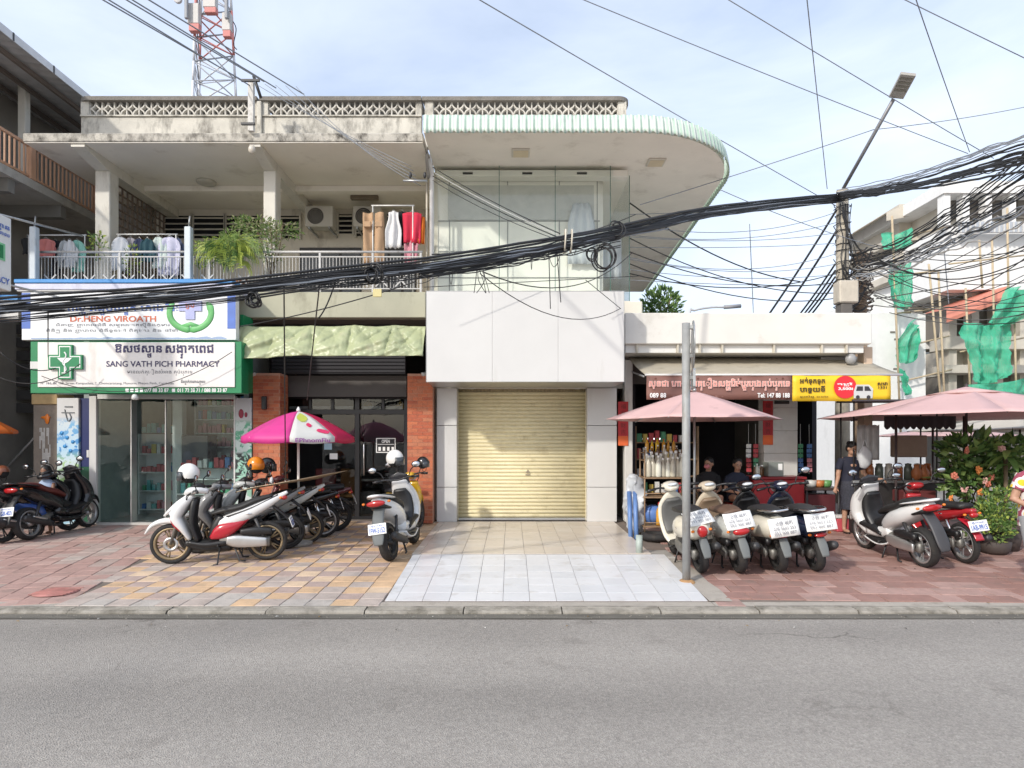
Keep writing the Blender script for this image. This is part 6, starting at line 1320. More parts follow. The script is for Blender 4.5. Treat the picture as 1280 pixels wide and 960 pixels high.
# right of the pole
def right_curve(u):
    P = [(1046, 247, 16.8), (1100, 241, 15.2), (1160, 231, 13.4), (1230, 214, 11.8), (1300, 197, 10.8)]; t = u * 4; i = min(int(t), 3); f = t - i
    p0, p1, p2, p3 = [Vector(P[max(0, min(4, q))]) for q in (i - 1, i, i + 1, i + 2)]; return at(*(.5 * (2 * p1 + (p2 - p0) * f + (2 * p0 - 5 * p1 + 4 * p2 - p3) * f * f + (3 * p1 - p0 - 3 * p2 + p3) * f ** 3)))
def low_curve(u):
    P = [(1066, 330, 16.8), (1120, 318, 15.5), (1180, 288, 14.), (1230, 262, 12.6), (1300, 222, 11.2)]; t = u * 4; i = min(int(t), 3); f = t - i
    p0, p1, p2, p3 = [Vector(P[max(0, min(4, q))]) for q in (i - 1, i, i + 1, i + 2)]; return at(*(.5 * (2 * p1 + (p2 - p0) * f + (2 * p0 - 5 * p1 + 4 * p2 - p3) * f * f + (3 * p1 - p0 - 3 * p2 + p3) * f ** 3)))
c2 = thing('cable_bundle', 'dense black bundle of cables rising right from the pole top', 'cables', tuple(right_curve(.5)))
for k in range(16): strand(0, 1, rnd.uniform(-.14, .12), rnd.uniform(-.2, .3), rnd.uniform(.007, .018), .05, 100 + k, 26, root=c2, curve=right_curve)
for k in range(7): strand(0, 1, rnd.uniform(.05, .2), rnd.uniform(.3, .5), .009, .04, 120 + k, 26, m=GW, root=c2, curve=right_curve)
c3 = thing('cable_bundle', 'tangled fan of cables below the upper bundle at the right', 'cables', tuple(low_curve(.5)))
for k in range(20): strand(0, 1, rnd.uniform(-.25, .25), rnd.uniform(-.45, .65), rnd.uniform(.006, .015), .08, 140 + k, 26, root=c3, curve=low_curve)
for k in range(10): strand(0, 1, rnd.uniform(-.5, .1), rnd.uniform(-.8, .1), .012, .15, 180 + k, 26, m=(GW if k % 2 else mat('pale grey cable', (.36, .34, .31), .6)), root=c3, curve=low_curve)
b = MB()
for k in range(18):
    a = at(1095 + rnd.uniform(-5, 25), rnd.uniform(300, 400), 15.5); c = at(rnd.uniform(1290, 1400), rnd.uniform(250, 400), 13); b.tube(sagpts(a, c, rnd.uniform(.1, .7), 12), rnd.uniform(.008, .014), 4)
for k in range(14):
    a = at(1053, rnd.uniform(250, 380), 16.8); c = at(1083 + rnd.uniform(-8, 10), rnd.uniform(300, 385), 16.9); b.tube(sagpts(a, c, rnd.uniform(.1, .5), 10), rnd.uniform(.008, .02), 4)
o = b.build('loose_wires', CABLE, c3); o['kind'] = 'stuff'
# ties, coils and loose ends on the main bundle
t = thing('cable_tie', 'pale loops tying the wires to the main bundle in front of the glass', 'tie', tuple(main_curve(.64)))
for x in (706, 714):
    p = at(x, 300, cdepth(x)); MB().tube([(p.x + .01 * math.sin(a), p.y + .13 * math.cos(a), p.z - .02 + .16 * math.sin(a)) for a in [2 * math.pi * i / 16 for i in range(17)]], .012, 5).build('loop', mat('pale tie', (.6, .55, .45), .6), t)
def coil(x, y, d, rr, n, label):
    d = cdepth(x) - .02; rr *= d / 10; p = at(x, y, d); b = MB()
    for k in range(n):
        r_ = rr * rnd.uniform(.75, 1.1); ox, oz = rnd.uniform(-.04, .04), rnd.uniform(-.05, .05); ph = rnd.uniform(0, 6)
        b.tube([(p.x + ox + r_ * math.cos(a) * .85, d - .05 + .03 * math.sin(a * 2 + ph), p.z + oz + r_ * math.sin(a)) for a in [2 * math.pi * i / 20 for i in range(21)]], .01, 5)
    single('cable_coil', b, CABLE, label, 'coil', group='coils of spare cable')
coil(466, 346, 9.85, .14, 4, 'coil of spare cable hanging at the middle of the balcony railing'); coil(754, 322, 10.4, .17, 4, 'coil of cable hanging below the bundle at the glass corner'); coil(769, 290, 10.5, .12, 3, 'small cable coil above the bundle at the corner pane'); coil(742, 318, 10.4, .1, 2, 'loose cable loop left of the corner coil'); coil(322, 378, 9.7, .1, 4, 'small knot of cable above the green tarpaulin')
single('cable_label', MB().cbox(px(466, 7.2), px(477, 7.2), 7.2, 7.22, pz(371, 7.2), pz(361, 7.2), .004), mat('yellow tag', (.6, .52, .25), .6), 'small yellow tag hanging below the bundle at the railing', 'tag')
DW = [((600, 342, 8.1), (775, 386, 11.6), .35, 'thin wire drooping across the blank signboard'), ((604, 340, 8.1), (790, 316, 12.6), .4, 'thin wire loop drooping below the bundle at the glass'), ((530, 359, 11.0), (800, 345, 12), .0, 'straight thin wire just above the blank signboard'), ((732, 350, 11), (776, 386, 11.6), .0, 'thin wire slanting to the right end of the blank signboard'),
      ((300, 408, 9.9), (520, 352, 7.6), .05, 'thin wire rising over the olive slab'), ((686, 316, 8.8), (688, 386, 8.8), 0, 'thin wire end hanging in front of the blank signboard'), ((696, 314, 8.9), (701, 378, 8.9), 0, 'thin wire end hanging beside another before the signboard'), ((355, 355, 6.7), (357, 600, 9.95), 0, 'thin dark wire hanging down in front of the left brick pillar'), ((400, 352, 6.9), (384, 500, 10.4), -.02, 'pale wire hanging below the tarpaulin to a hook'),
      ((540, 318, 7.7), (795, 268, 12.5), .15, 'thin wire running above the main bundle across the glass'), ((420, 350, 7.0), (398, 398, 7.), .05, 'short loose wire loop over the olive slab'), ((60, 446, 11.3), (60, 380, 5.8), .0, 'thin wire hanging over the left end of the doctor sign'), ((0, 472, 11), (100, 455, 11.2), .2, 'slack wire at the left edge below the white fascia'), ((0, 440, 11), (70, 460, 11.4), .15, 'slack wire crossing the dark passage'), ((52, 470, 11.3), (290, 440, 11.3), .45, 'thin slack wire across the pharmacy sign')]
for a, c, s, lab in DW: wire(at(*a), at(*c), s, .0065 if 'sign' in lab else .008, lab, CABLE, 'loose wires on the house front')
b = MB(); rnd2 = random.Random(3)
for k in range(11):
    u = rnd2.uniform(.35, .68); p = main_curve(u); l = rnd2.uniform(.1, .38); q = p + Vector((rnd2.uniform(-.35, .35), -.03, -rnd2.uniform(.0, .1)))
    b.tube(sagpts(p + Vector((0, 0, -.06)), q + Vector((0, 0, -.06)), l * .5, 8), .005, 4)
o = b.build('loose_wires', CABLE, cb); o['kind'] = 'stuff'
for k in range(5):
    b = MB(); p = at(596 + rnd2.uniform(-8, 8), 336, 8.1); b.tube([p, p + Vector((rnd2.uniform(-.06, .06), -.02, -.15)), p + Vector((rnd2.uniform(-.12, .12), 0, -.3))], .006, 4, sub=3); b.build('loose_end', CABLE, cb)
b = MB(); p = at(150, 330, 9.7)

# ================================================================ MOTORCYCLES
def paint(name, c, rough=.22): return mat('paint ' + name, c, rough, var=.04, scale=3, coat=.5, dirt=('#7a7266', .1, 4, (1, 1, 1)))
WP = paint('white', (.72, .72, .71)); CRP = paint('cream', (.66, .62, .52)); BEI = paint('beige', (.55, .47, .36)); BKP = paint('black', (.012, .012, .014)); NVP = paint('navy', (.012, .018, .04)); RDP = paint('red', (.42, .015, .03)); GYP = paint('grey', (.2, .2, .2)); PGP = paint('pale grey', (.5, .51, .48)); BLP = paint('blue', (.05, .12, .4))
SEATB = mat('black seat vinyl', (.02, .02, .02), .55, var=.15); SEATN = mat('brown seat vinyl', (.12, .07, .045), .55, var=.1)
RIMB = mat('bronze rim', (.3, .23, .14), .55, metal=.6, var=.15); RIMD = mat('dark rim', (.06, .06, .06), .45, metal=.5); RIMS = mat('silver rim', (.45, .45, .45), .4, metal=.7)
ENG = mat('engine alloy', (.22, .215, .2), .5, metal=.6, var=.25, scale=14); FLAP = mat('grey mudflap', (.13, .14, .14), .6, var=.1)
HLAMP = mat('headlamp glass', (.6, .63, .66), .08, var=.05, coat=.5)
def wheel(root, x, Rr, w, rim, spokes=5, disc=False):
    wv = MB(); ri = Rr - .075
    wv.lathe([(ri + .012, -w * .38), (Rr - .03, -w * .5), (Rr - .006, -w * .3), (Rr, 0), (Rr - .006, w * .3), (Rr - .03, w * .5), (ri + .012, w * .38)], 28, (0, 0, 0), 'y', closed=True)
    o = wv.build('wheel', RUBBER, root, world=False); o.location = (x, 0, Rr)
    r = MB(); r.lathe([(ri + .018, -w * .42), (ri + .018, w * .42), (ri - .012, w * .34), (ri - .012, -w * .34)], 28, (0, 0, 0), 'y', closed=True)
    r.lathe([(.0, -w * .55), (.045, -w * .55), (.05, 0), (.045, w * .55), (0, w * .55)], 14, (0, 0, 0), 'y')
    for k in range(spokes):
        a = 2 * math.pi * k / spokes
        for da in (-.13, .13): r.tube([(.04 * math.cos(a), 0, .04 * math.sin(a)), ((ri - .005) * math.cos(a + da), 0, (ri - .005) * math.sin(a + da))], .011, 5)
    o2 = r.build('rim', rim, o, world=False)
    if disc: MB().lathe([(.06, w * .6), (.1, w * .6), (.1, w * .65), (.06, w * .65)], 22, (0, 0, 0), 'y', closed=True).build('brake_disc', ALU, o, world=False)
    return o
STY = {
 'sport': dict(R=.285, w=.095, wb=.63, rim=RIMB,
  main=[('front_fender', [(.97, .43, .02, .012), (.88, .545, .055, .03), (.74, .605, .07, .04), (.57, .6, .07, .045), (.45, .5, .055, .035)], 2.4),
        ('front_cowl', [(.38, .34, .09, .03), (.46, .5, .15, .05), (.55, .66, .16, .08), (.5, .8, .15, .085), (.4, .9, .12, .06), (.33, .95, .08, .03)], 2.8),
        ('beak', [(.72, .68, .03, .012), (.64, .75, .085, .03), (.52, .86, .115, .035), (.4, .95, .09, .03)], 2.6),
        ('handlebar_cover', [(.45, .97, .03, .02), (.38, 1.02, .12, .05), (.26, 1.035, .13, .055), (.14, 1.01, .06, .035)], 2.6),
        ('rear_body', [(.07, .5, .09, .06), (-.1, .57, .14, .1), (-.35, .68, .155, .1), (-.6, .8, .125, .075), (-.8, .91, .06, .045), (-.92, .98, .025, .02)], 2.8)],
  accent=[('nose_accent', [(.44, .44, .1, .03), (.56, .56, .11, .045), (.63, .66, .06, .02)], 2.4), ('side_accent', [(.1, .36, .12, .03), (-.03, .44, .165, .115), (-.2, .52, .168, .09), (-.4, .62, .12, .02)], 3.5)],
  dark=[('leg_shield', [(.27, .32, .13, .035), (.34, .55, .14, .04), (.33, .78, .125, .05), (.3, .92, .09, .05)], 2.8), ('floorboard', [(.4, .31, .12, .03), (.15, .27, .15, .045), (-.12, .3, .145, .05)], 3.5), ('seat_front', [(.08, .33, .1, .08), (.0, .5, .12, .12), (-.05, .66, .11, .07)], 2.6), ('instrument_pod', [(.36, 1.06, .06, .02), (.27, 1.1, .1, .035), (.18, 1.07, .05, .02)], 2.4), ('lower_frame', [(.44, .3, .08, .05), (.2, .22, .1, .06), (-.15, .22, .09, .06)], 2.6), ('tail_stripe', [(-.12, .66, .15, .012), (-.45, .78, .148, .012), (-.8, .945, .055, .01)], 3)],
  seat=[(.1, .69, .07, .02), (-.04, .735, .12, .04), (-.3, .79, .14, .045), (-.5, .875, .12, .04), (-.72, .935, .07, .025)],
  tail=((-.87, 0, .9), (.05, .055, .035)), flap=[(-.72, .78, .05, .02), (-.9, .62, .055, .015), (-1.0, .44, .06, .01)], plate=(-.965, .55, .35), bar=1.04),
 'classic': dict(R=.245, w=.105, wb=.61, rim=RIMD,
  main=[('front_fender', [(.9, .3, .03, .015), (.86, .44, .065, .035), (.72, .545, .09, .055), (.54, .52, .085, .05), (.44, .42, .05, .03)], 2.2),
        ('leg_shield', [(.24, .23, .13, .018), (.33, .34, .2, .022), (.42, .56, .22, .028), (.41, .78, .205, .03), (.36, .92, .13, .04), (.33, .99, .05, .03)], 2.6),
        ('handlebar_cover', [(.47, 1.02, .06, .06), (.38, 1.06, .125, .075), (.25, 1.05, .1, .055), (.19, 1.03, .05, .03)], 2.2),
        ('rear_body', [(.06, .32, .1, .06), (-.03, .48, .15, .15), (-.25, .56, .2, .185), (-.5, .585, .205, .175), (-.72, .6, .17, .135), (-.9, .61, .08, .07)], 2.3)],
  accent=[],
  dark=[('glove_box', [(.3, .4, .165, .02), (.375, .58, .18, .025), (.365, .78, .165, .03), (.31, .88, .1, .035)], 2.6), ('floorboard', [(.34, .28, .15, .03), (.12, .25, .17, .035), (-.08, .28, .15, .045)], 3.5)],
  seat=[(.07, .765, .1, .03), (-.1, .8, .145, .045), (-.4, .82, .155, .045), (-.68, .815, .12, .03)],
  tail=((-.89, 0, .6), (.06, .085, .085)), flap=[(-.86, .5, .05, .02), (-.93, .4, .06, .012), (-.98, .27, .045, .008)], plate=None, bar=1.06),
 'maxi': dict(R=.275, w=.125, wb=.66, rim=RIMD,
  main=[('front_fender', [(.98, .42, .03, .015), (.9, .54, .07, .03), (.74, .6, .09, .045), (.56, .58, .08, .04)], 2.4),
        ('front_cowl', [(.34, .3, .14, .05), (.47, .44, .2, .08), (.6, .6, .21, .12), (.56, .8, .2, .115), (.44, .96, .16, .07), (.36, 1.06, .12, .025)], 2.8),
        ('sill_trim', [(.42, .27, .18, .022), (.1, .21, .195, .022), (-.12, .25, .18, .022), (-.2, .33, .165, .02)], 2.8),
        ('centre_fairing', [(.36, .36, .17, .09), (.1, .37, .15, .1), (-.12, .42, .14, .1)], 2.6),
        ('rear_body', [(.0, .48, .13, .1), (-.2, .6, .175, .13), (-.45, .7, .185, .13), (-.7, .81, .145, .095), (-.92, .9, .06, .04)], 2.6)],
  accent=[('grab_bar', [(-.5, .88, .17, .018), (-.75, .93, .17, .02), (-.96, .97, .1, .02), (-1.0, .975, .05, .015)], 2.2)],
  dark=[('side_insert', [(.44, .47, .212, .05), (.24, .42, .178, .075), (.02, .36, .175, .04)], 2.4), ('inner_shield', [(.24, .42, .15, .05), (.36, .6, .17, .06), (.38, .8, .155, .06), (.33, .93, .1, .03)], 2.6), ('tail_insert', [(-.7, .76, .15, .03), (-.9, .83, .1, .035)], 2.4), ('tunnel', [(.25, .46, .1, .08), (.05, .52, .11, .1), (-.06, .62, .11, .07)], 2.6), ('footwell', [(.38, .26, .17, .04), (.1, .24, .185, .045), (-.15, .28, .16, .05)], 3.5)],
  seat=[(.14, .66, .08, .035), (-.08, .745, .15, .055), (-.35, .82, .165, .06), (-.52, .905, .15, .05), (-.82, .935, .1, .035)],
  tail=((-.93, 0, .86), (.035, .14, .045)), flap=[(-.78, .8, .08, .03), (-.95, .62, .085, .02), (-1.06, .4, .085, .012), (-1.09, .3, .06, .008)], plate=(-1.03, .52, .3), bar=1.1),
 'cub': dict(R=.29, w=.08, wb=.62, rim=RIMS,
  main=[('front_fender', [(.9, .45, .03, .012), (.82, .57, .05, .025), (.68, .61, .06, .03), (.48, .56, .05, .025)], 2.4),
        ('front_cowl', [(.22, .32, .1, .03), (.36, .5, .16, .035), (.44, .7, .15, .05), (.38, .88, .11, .05)], 2.6),
        ('handlebar_cover', [(.44, .97, .05, .05), (.36, 1.0, .11, .06), (.24, 1.02, .08, .04)], 2.4),
        ('rear_body', [(.16, .56, .05, .06), (-.1, .58, .1, .08), (-.4, .66, .11, .08), (-.7, .74, .08, .05), (-.88, .78, .04, .03)], 2.6)],
  accent=[], dark=[('engine_block', [(.25, .32, .09, .08), (.05, .33, .13, .1), (-.15, .36, .1, .08)], 2.4)],
  seat=[(.12, .76, .08, .03), (-.1, .78, .115, .045), (-.4, .8, .12, .05), (-.75, .83, .1, .04)],
  tail=((-.87, 0, .72), (.04, .06, .04)), flap=[(-.6, .64, .05, .02), (-.82, .55, .06, .015), (-.95, .38, .06, .01)], plate=(-.93, .58, .3), bar=1.03)}
def motorbike(label, X, Y, head, style, body, accent=RED, seatm=SEATB, lean=-.1, plate=None, group=None, rim=None, inner=None, flapm=BLACK, steer=.0, rear=None, mirrors=True, name='scooter', dark=BLACK, tail=None):
    st = STY[style]; th = R(head); root = thing(name, label, 'motorcycle', (X, Y, gz(Y) + .004), th, group, 0)
    root.rotation_euler = (lean + math.atan(.032 * math.cos(th)), -math.atan(.032 * math.sin(th)), th)
    W = lambda n, mb, m, par=root: mb.build(n, m, par, world=False)
    wheel(root, st['wb'], st['R'], st['w'], rim or st['rim'], disc=True); wheel(root, -st['wb'], st['R'], st['w'] * 1.12, rim or st['rim'])
    parts = {}
    for n, P, p in st['main']: parts[n] = W(n, MB().swept(P, 16, p), rear if (rear and n == 'rear_body') else body)
    for n, P, p in st['accent']: W(n, MB().swept(P, 16, p), accent)
    for n, P, p in st['dark']: W(n, MB().swept(P, 14, p), (inner or dark) if n in ('glove_box', 'leg_shield') else dark)
    W('seat', MB().swept(st['seat'], 14, 2.6), seatm)
    c, r_ = tail or st['tail']; tl = W('tail_light', MB().ell(c, r_, 14, 10), LENS)
    for s in (-1, 1): W('indicator', MB().ell((c[0] + .03, s * (r_[1] + .045), c[2] + .01), (.022, .024, .018), 10, 6), ORANGEL)
    W('rear_mudguard', MB().swept(st['flap'], 10, 3), flapm)
    # fork, handlebar, levers, mirrors
    b = MB(); zb_ = st['bar']
    for s in (-1, 1): b.tube([(st['wb'], s * (st['w'] * .5 + .025), st['R']), (st['wb'] - .09, s * .06, st['R'] + .32), (.36, s * .035, .85)], .02, 8)
    W('fork', b, ENG)
    hb = MB(); hb.tube([(.2, -.36, zb_ + .0), (.26, -.2, zb_ + .01), (.3, 0, zb_ - .02), (.26, .2, zb_ + .01), (.2, .36, zb_)], .014, 8, sub=3); hbo = W('handlebar', hb, DARKM)
    for s in (-1, 1):
        W('grip', MB().tube([(.235, s * .25, zb_ + .006), (.195, s * .375, zb_)], .02, 8), BLACK, hbo); W('brake_lever', MB().tube([(.28, s * .22, zb_ + .01), (.27, s * .36, zb_ - .005)], .007, 5), ALU, hbo)
        if mirrors:
            mo = W('mirror', MB().tube([(.25, s * .2, zb_ + .02), (.26, s * .25, zb_ + .12), (.22, s * .33, zb_ + .17)], .008, 6, sub=3).ell((.215, s * .355, zb_ + .19), (.022, .075, .05), 14, 8), BLACK)
            W('mirror_glass', MB().ell((.205, s * .355, zb_ + .19), (.016, .066, .043), 12, 8), MIRROR, mo)
    if style == 'classic': W('headlight', MB().ell((.475, 0, 1.03), (.05, .085, .085), 14, 10), HLAMP); W('speedometer', MB().ell((.22, 0, 1.1), (.06, .075, .025), 12, 8), HLAMP)
    elif style == 'cub': W('headlight', MB().ell((.47, 0, .97), (.04, .08, .07), 14, 10), HLAMP)
    else:
        for s in (-1, 1): W('headlight', MB().ell((.585 if style == 'sport' else .67, s * .085, .72), (.05, .06, .04), 12, 8), HLAMP)
    if style == 'maxi': W('windscreen', MB().grid([[(.5 - .12 * v, u, .98 + .22 * v - abs(u) * .3) for u in (-.15, -.08, 0, .08, .15)] for v in (0, .5, 1)], thick=.004), mat('smoked screen', (.03, .03, .035), .1))
    b = MB()
    for s, q in ((-1, 0), (1, 0), (1, .02)): b.tube([(.25, s * .17, zb_ + .01), (.36 + q, s * .16, zb_ - .06), (.42, s * .08, zb_ - .2), (st['wb'] - .12, s * .05, st['R'] + .3)], .006, 5, sub=3)
    W('control_cable', b, BLACK)
    W('badge', MB().ell((-.42, .165 if style != 'classic' else .2, .7 if style != 'classic' else .6), (.045, .012, .012), 8, 6), CHROME)
    # power unit, exhaust, suspension, stands
    W('engine', MB().swept([(-.02, .34, .07, .07), (-.25, .31, .1, .1), (-.45, .3, .06, .085), (-st['wb'] - .05, st['R'], .045, .07)], 12, 2.6, y=.06), ENG)
    W('belt_case', MB().swept([(-.12, .33, .018, .05), (-.25, .315, .026, .085), (-.5, .3, .026, .075), (-st['wb'] - .02, st['R'] + .01, .018, .06)], 12, 2.8, y=.155), ALU if style in ('sport', 'maxi') else ENG)
    W('air_filter', MB().swept([(-.3, .44, .04, .04), (-.5, .45, .05, .06), (-.72, .44, .035, .045)], 10, 3, y=.13), BLACK)
    ex = MB(); ex.tube([(-.05, -.06, .28), (-.15, -.14, .17), (-.4, -.16, .2)], .02, 8, sub=3); ex.swept([(-.36, .23, .035, .035), (-.5, .27, .055, .06), (-.8, .36, .058, .062), (-.9, .39, .04, .042)], 14, 2.2, y=-.17); W('exhaust', ex, DARKM); W('heat_shield', MB().swept([(-.48, .31, .03, .02), (-.6, .345, .045, .025), (-.76, .39, .03, .018)], 10, 2.4, y=-.19), ALU)
    b = MB()
    for s in (-1, 1): b.tube([(-st['wb'], s * .13, st['R'] + .02), (-.5, s * .13, .62)], .024, 8)
    W('shock_absorber', b, DARKM if style != 'cub' else CHROME)
    W('side_stand', MB().tube([(-.02, .1, .24), (.0, .2, .0 - lean * -.2 + .01), (.05, .22, .005)], .012, 6), DARKM)
    b = MB()
    for s in (-1, 1): b.tube([(-.2, s * .07, .24), (-.28, s * .13, .03), (-.36, s * .14, .03)], .014, 6)
    W('centre_stand', b, DARKM)
    b = MB()
    for s in (-1, 1): b.tube([(.0, s * .12, .27), (-.02, s * .24, .27)], .013, 6)
    W('foot_peg', b, BLACK)
    if st['plate'] and plate is not None:
        x, z, tl_ = st['plate']; M = Matrix.Translation((x - .012, 0, z)) @ Matrix.Rotation(tl_, 4, 'Y') @ Matrix.Rotation(R(-90), 4, 'Z')
        po_ = W('number_plate', MB().cbox(-.13, .13, -.004, .004, -.075, .075, .003, M=M), PAPER)
        if plate:
            b = MB(); text(b, plate[0], -.11, .11, -.055, .015, -.0065, .02, M=M); text(b, plate[1], -.09, .09, .03, .06, -.0065, .01, khmer=True, M=M); W('lettering', b, BLUEP, po_)
    return root
def paper_sign(label, bike, x, z, tilt, yaw, w=.36, h=.24):
    """printed sheet fixed over the tail of a parked scooter"""
    t = thing('rental_notice', label, 'notice', tuple(bike.location), 0, 'white notices on the parked scooters'); t.rotation_euler = bike.rotation_euler
    M = Matrix.Translation((x, 0, z)) @ Matrix.Rotation(yaw, 4, 'Z') @ Matrix.Rotation(tilt, 4, 'Y') @ Matrix.Rotation(R(-90), 4, 'Z')
    b = MB(); b.grid([[(-w / 2 + w * i / 6, .012 * math.sin(i * .9), -h / 2 + h * j / 3) for i in range(7)] for j in range(4)], thick=.003, M=M); b.build('sheet', PAPER, t, world=False)
    b = MB(); text(b, '구캔 써키', -w * .3, w * .3, h * .1, h * .34, -.022, .03, M=M); text(b, '078 9603 253', -w * .38, w * .38, -h * .14, h * .02, -.022, .015, M=M); text(b, '093 900 887', -w * .38, w * .38, -h * .38, -h * .22, -.022, .015, M=M); b.build('lettering', GREYINK, t, world=False)
def place(label, xr, yr, head, style, body, **k):
    """stand a bike with its rear tyre's foot at photograph pixel (xr, yr) on the pavement"""
    a = F / (yr - 551); d = a * 2.0224 / (1 + .032 * a); X = px(xr, d); wb = STY[style]['wb']; th = R(head)
    return motorbike(label, X + wb * math.cos(th), d + wb * math.sin(th), head, style, body, **k)
# --- left side
place('black scooter parked against the printed pillar at the far left', 37, 675, 84, 'maxi', BKP, accent=BKP, seatm=mat('maroon seat', (.13, .03, .025), .5), plate=('1GB-4021', 'ភ្នំពេញ'), rim=RIMS, lean=-.1, flapm=BLACK)
place('dark scooter with blue side panel cut by the left edge', 4, 679, 78, 'sport', BKP, accent=BLP, lean=-.1, plate=('', ''), rim=RIMD)
place('white scooter with red flashes standing side on before the pharmacy', 334, 700, 192, 'sport', WP, accent=RDP, lean=-.02, plate=('1HK-2257', 'ភ្នំពេញ'))
place('grey motorbike tail first behind the white and red scooter', 358, 686, 196, 'sport', GYP, accent=BKP, lean=-.12, plate=('', ''), rim=RIMD, group='motorbikes parked in a row before the dark shop')
place('white and black motorbike second in the row behind the white and red scooter', 383, 680, 198, 'sport', PGP, accent=BKP, lean=-.12, plate=('', ''), rim=RIMB, group='motorbikes parked in a row before the dark shop')
place('black motorbike third in the row with a silver rim', 403, 672, 200, 'cub', BKP, lean=-.12, plate=('', ''), rim=RIMS, group='motorbikes parked in a row before the dark shop')
place('dark red motorbike deepest in the row before the dark shop', 420, 664, 203, 'cub', paint('maroon', (.12, .02, .02)), lean=-.12, plate=('', ''), rim=RIMD, group='motorbikes parked in a row before the dark shop')
place('white scooter seen from behind beside the tiled ramp', 489, 701, 84, 'maxi', WP, accent=WP, lean=-.16, plate=('1FW-5152', 'ភ្នំពេញ'), flapm=FLAP, rim=RIMD)
motorbike('black motorbike with yellow fairing in front of the right brick pillar', -1.85, 11.75, 80, 'cub', paint('yellow', (.65, .38, .02)), lean=-.08, plate=('', ''), rim=RIMD)
# --- right side
v1 = place('cream retro scooter with cream leg shield behind the steel sign post', 877, 716, 92, 'classic', CRP, tail=((-.9, 0, .6), (.04, .07, .075)), mirrors=False, lean=-.15, flapm=FLAP, inner=mat('grey inner shield', (.11, .11, .105), .5), group='rental scooters in a row')
v2 = place('beige retro scooter with brown seat, second from the sign post', 925, 716, 90, 'classic', BEI, rear=PGP, seatm=SEATN, tail=((-.9, 0, .6), (.045, .11, .05)), mirrors=False, lean=-.15, flapm=FLAP, inner=mat('brown inner shield', (.2, .14, .09), .5), group='rental scooters in a row')
v3 = place('black scooter with pale cream tail, third from the sign post', 975, 715, 89, 'classic', BKP, rear=CRP, tail=((-.9, 0, .54), (.03, .09, .03)), mirrors=False, lean=-.15, flapm=FLAP, group='rental scooters in a row')
v4 = place('dark navy scooter with grab rail, fourth from the sign post', 1021, 714, 88, 'classic', NVP, tail=((-.9, 0, .54), (.03, .08, .03)), lean=-.15, flapm=FLAP, group='rental scooters in a row')
for v, x in ((v3, 'luggage_rail'), (v4, 'luggage_rail')):
    MB().tube([(-.45, -.14, .83), (-.7, -.15, .86), (-.92, -.1, .87), (-.95, 0, .87), (-.92, .1, .87), (-.7, .15, .86), (-.45, .14, .83)], .014, 8, sub=3).build(x, CHROME, v, world=False)
paper_sign('printed rental notice on the tail of the cream scooter', v1, -.8, .765, R(52), .15)
paper_sign('printed rental notice on the tail of the beige scooter', v2, -.86, .74, R(38), .0)
paper_sign('printed rental notice hanging low on the black and cream scooter', v3, -.97, .66, R(14), -.05)
paper_sign('printed rental notice on the tail of the navy scooter', v4, -.95, .72, R(32), -.25)
place('white maxi scooter with dark side inserts beside the drinks stall', 1157, 709, 94, 'maxi', WP, accent=WP, lean=-.14, flapm=mat('dark flap', (.05, .05, .055), .5), rim=RIMS)
place('red step-through motorbike with black seat beside the flower bush', 1207, 704, 92, 'cub', paint('bright red', (.4, .02, .025)), lean=-.12, plate=('1AB-9915', 'ភ្នំពេញ'), rim=RIMS, flapm=RDP)

# --- cardboard sheets shading the saddles
b = MB(); P0, P1 = at(292, 628, 9.55), at(432, 608, 11.2)
rows = [[tuple(Vector((-4.05 + .75 * u + .42 * v, 9.62 + 1.85 * v, .85 + .012 * math.sin(u * 5 + v * 3) + .05 * v + .17 * u)) ) for u in [i / 8 for i in range(9)]] for v in [j / 14 for j in range(15)]]
b.grid(rows, thick=.006); single('cardboard_sheet', b, WOODC, 'long cardboard sheet laid over the saddles of the motorbike row', 'cardboard')

# --- helmets
def helmet(label, p, col, yaw=0., tilt=0., visor=True, s=1.):
    t = thing('helmet', label, 'helmet', tuple(p)); t.rotation_euler = (tilt, 0, yaw); t.scale = (s, s, s)
    b = MB(); n, m = 20, 11; vs = []; fs = []
    for i in range(m + 1):
        for j in range(n):
            a = 2 * math.pi * j / n; thm = R(118) if math.cos(a) < .35 else R(88); th_ = thm * i / m
            vs.append((.145 * math.sin(th_) * math.cos(a), .125 * math.sin(th_) * math.sin(a), .145 * math.cos(th_) + .14))
    for i in range(m):
        for j in range(n): j2 = (j + 1) % n; fs.append((i * n + j, (i + 1) * n + j, (i + 1) * n + j2, i * n + j2))
    b.add(vs, fs, True); b.build('shell', col, t, world=False)
    MB().ell((-.005, 0, .12), (.128, .11, .12), 14, 10).build('lining', mat('black lining', (.012, .012, .012), .8), t, world=False)
    if visor: MB().grid([[(.155 * math.cos(R(u)), .135 * math.sin(R(u)), .17 - .13 * v + .0) for u in range(-60, 61, 15)] for v in (0, .5, 1)], thick=.003).build('visor', mat('smoked visor', (.05, .055, .06), .08, coat=.5), t, world=False)
    MB().tube([(.02, -.11, .08), (.03, -.05, -.05), (.03, .05, -.05), (.02, .11, .08)], .006, 5, sub=3).build('strap', BLACK, t, world=False)
GLW = paint('gloss white', (.76, .75, .72), .15)
helmet('white helmet hanging on the mirror of the white and red scooter', at(236, 604, 9.35), GLW, R(200), 0)
helmet('orange helmet hanging among the parked motorbikes', at(320, 592, 10.9), mat('orange gloss', (.72, .24, .02), .2, coat=.4), R(170), 0, False)
helmet('black helmet behind the orange helmet', at(334, 592, 11.5), BKP, R(20), 0)
helmet('white open face helmet hung on the handlebar of the rear view scooter', at(494, 584, 10.5), GLW, R(-20), .1)
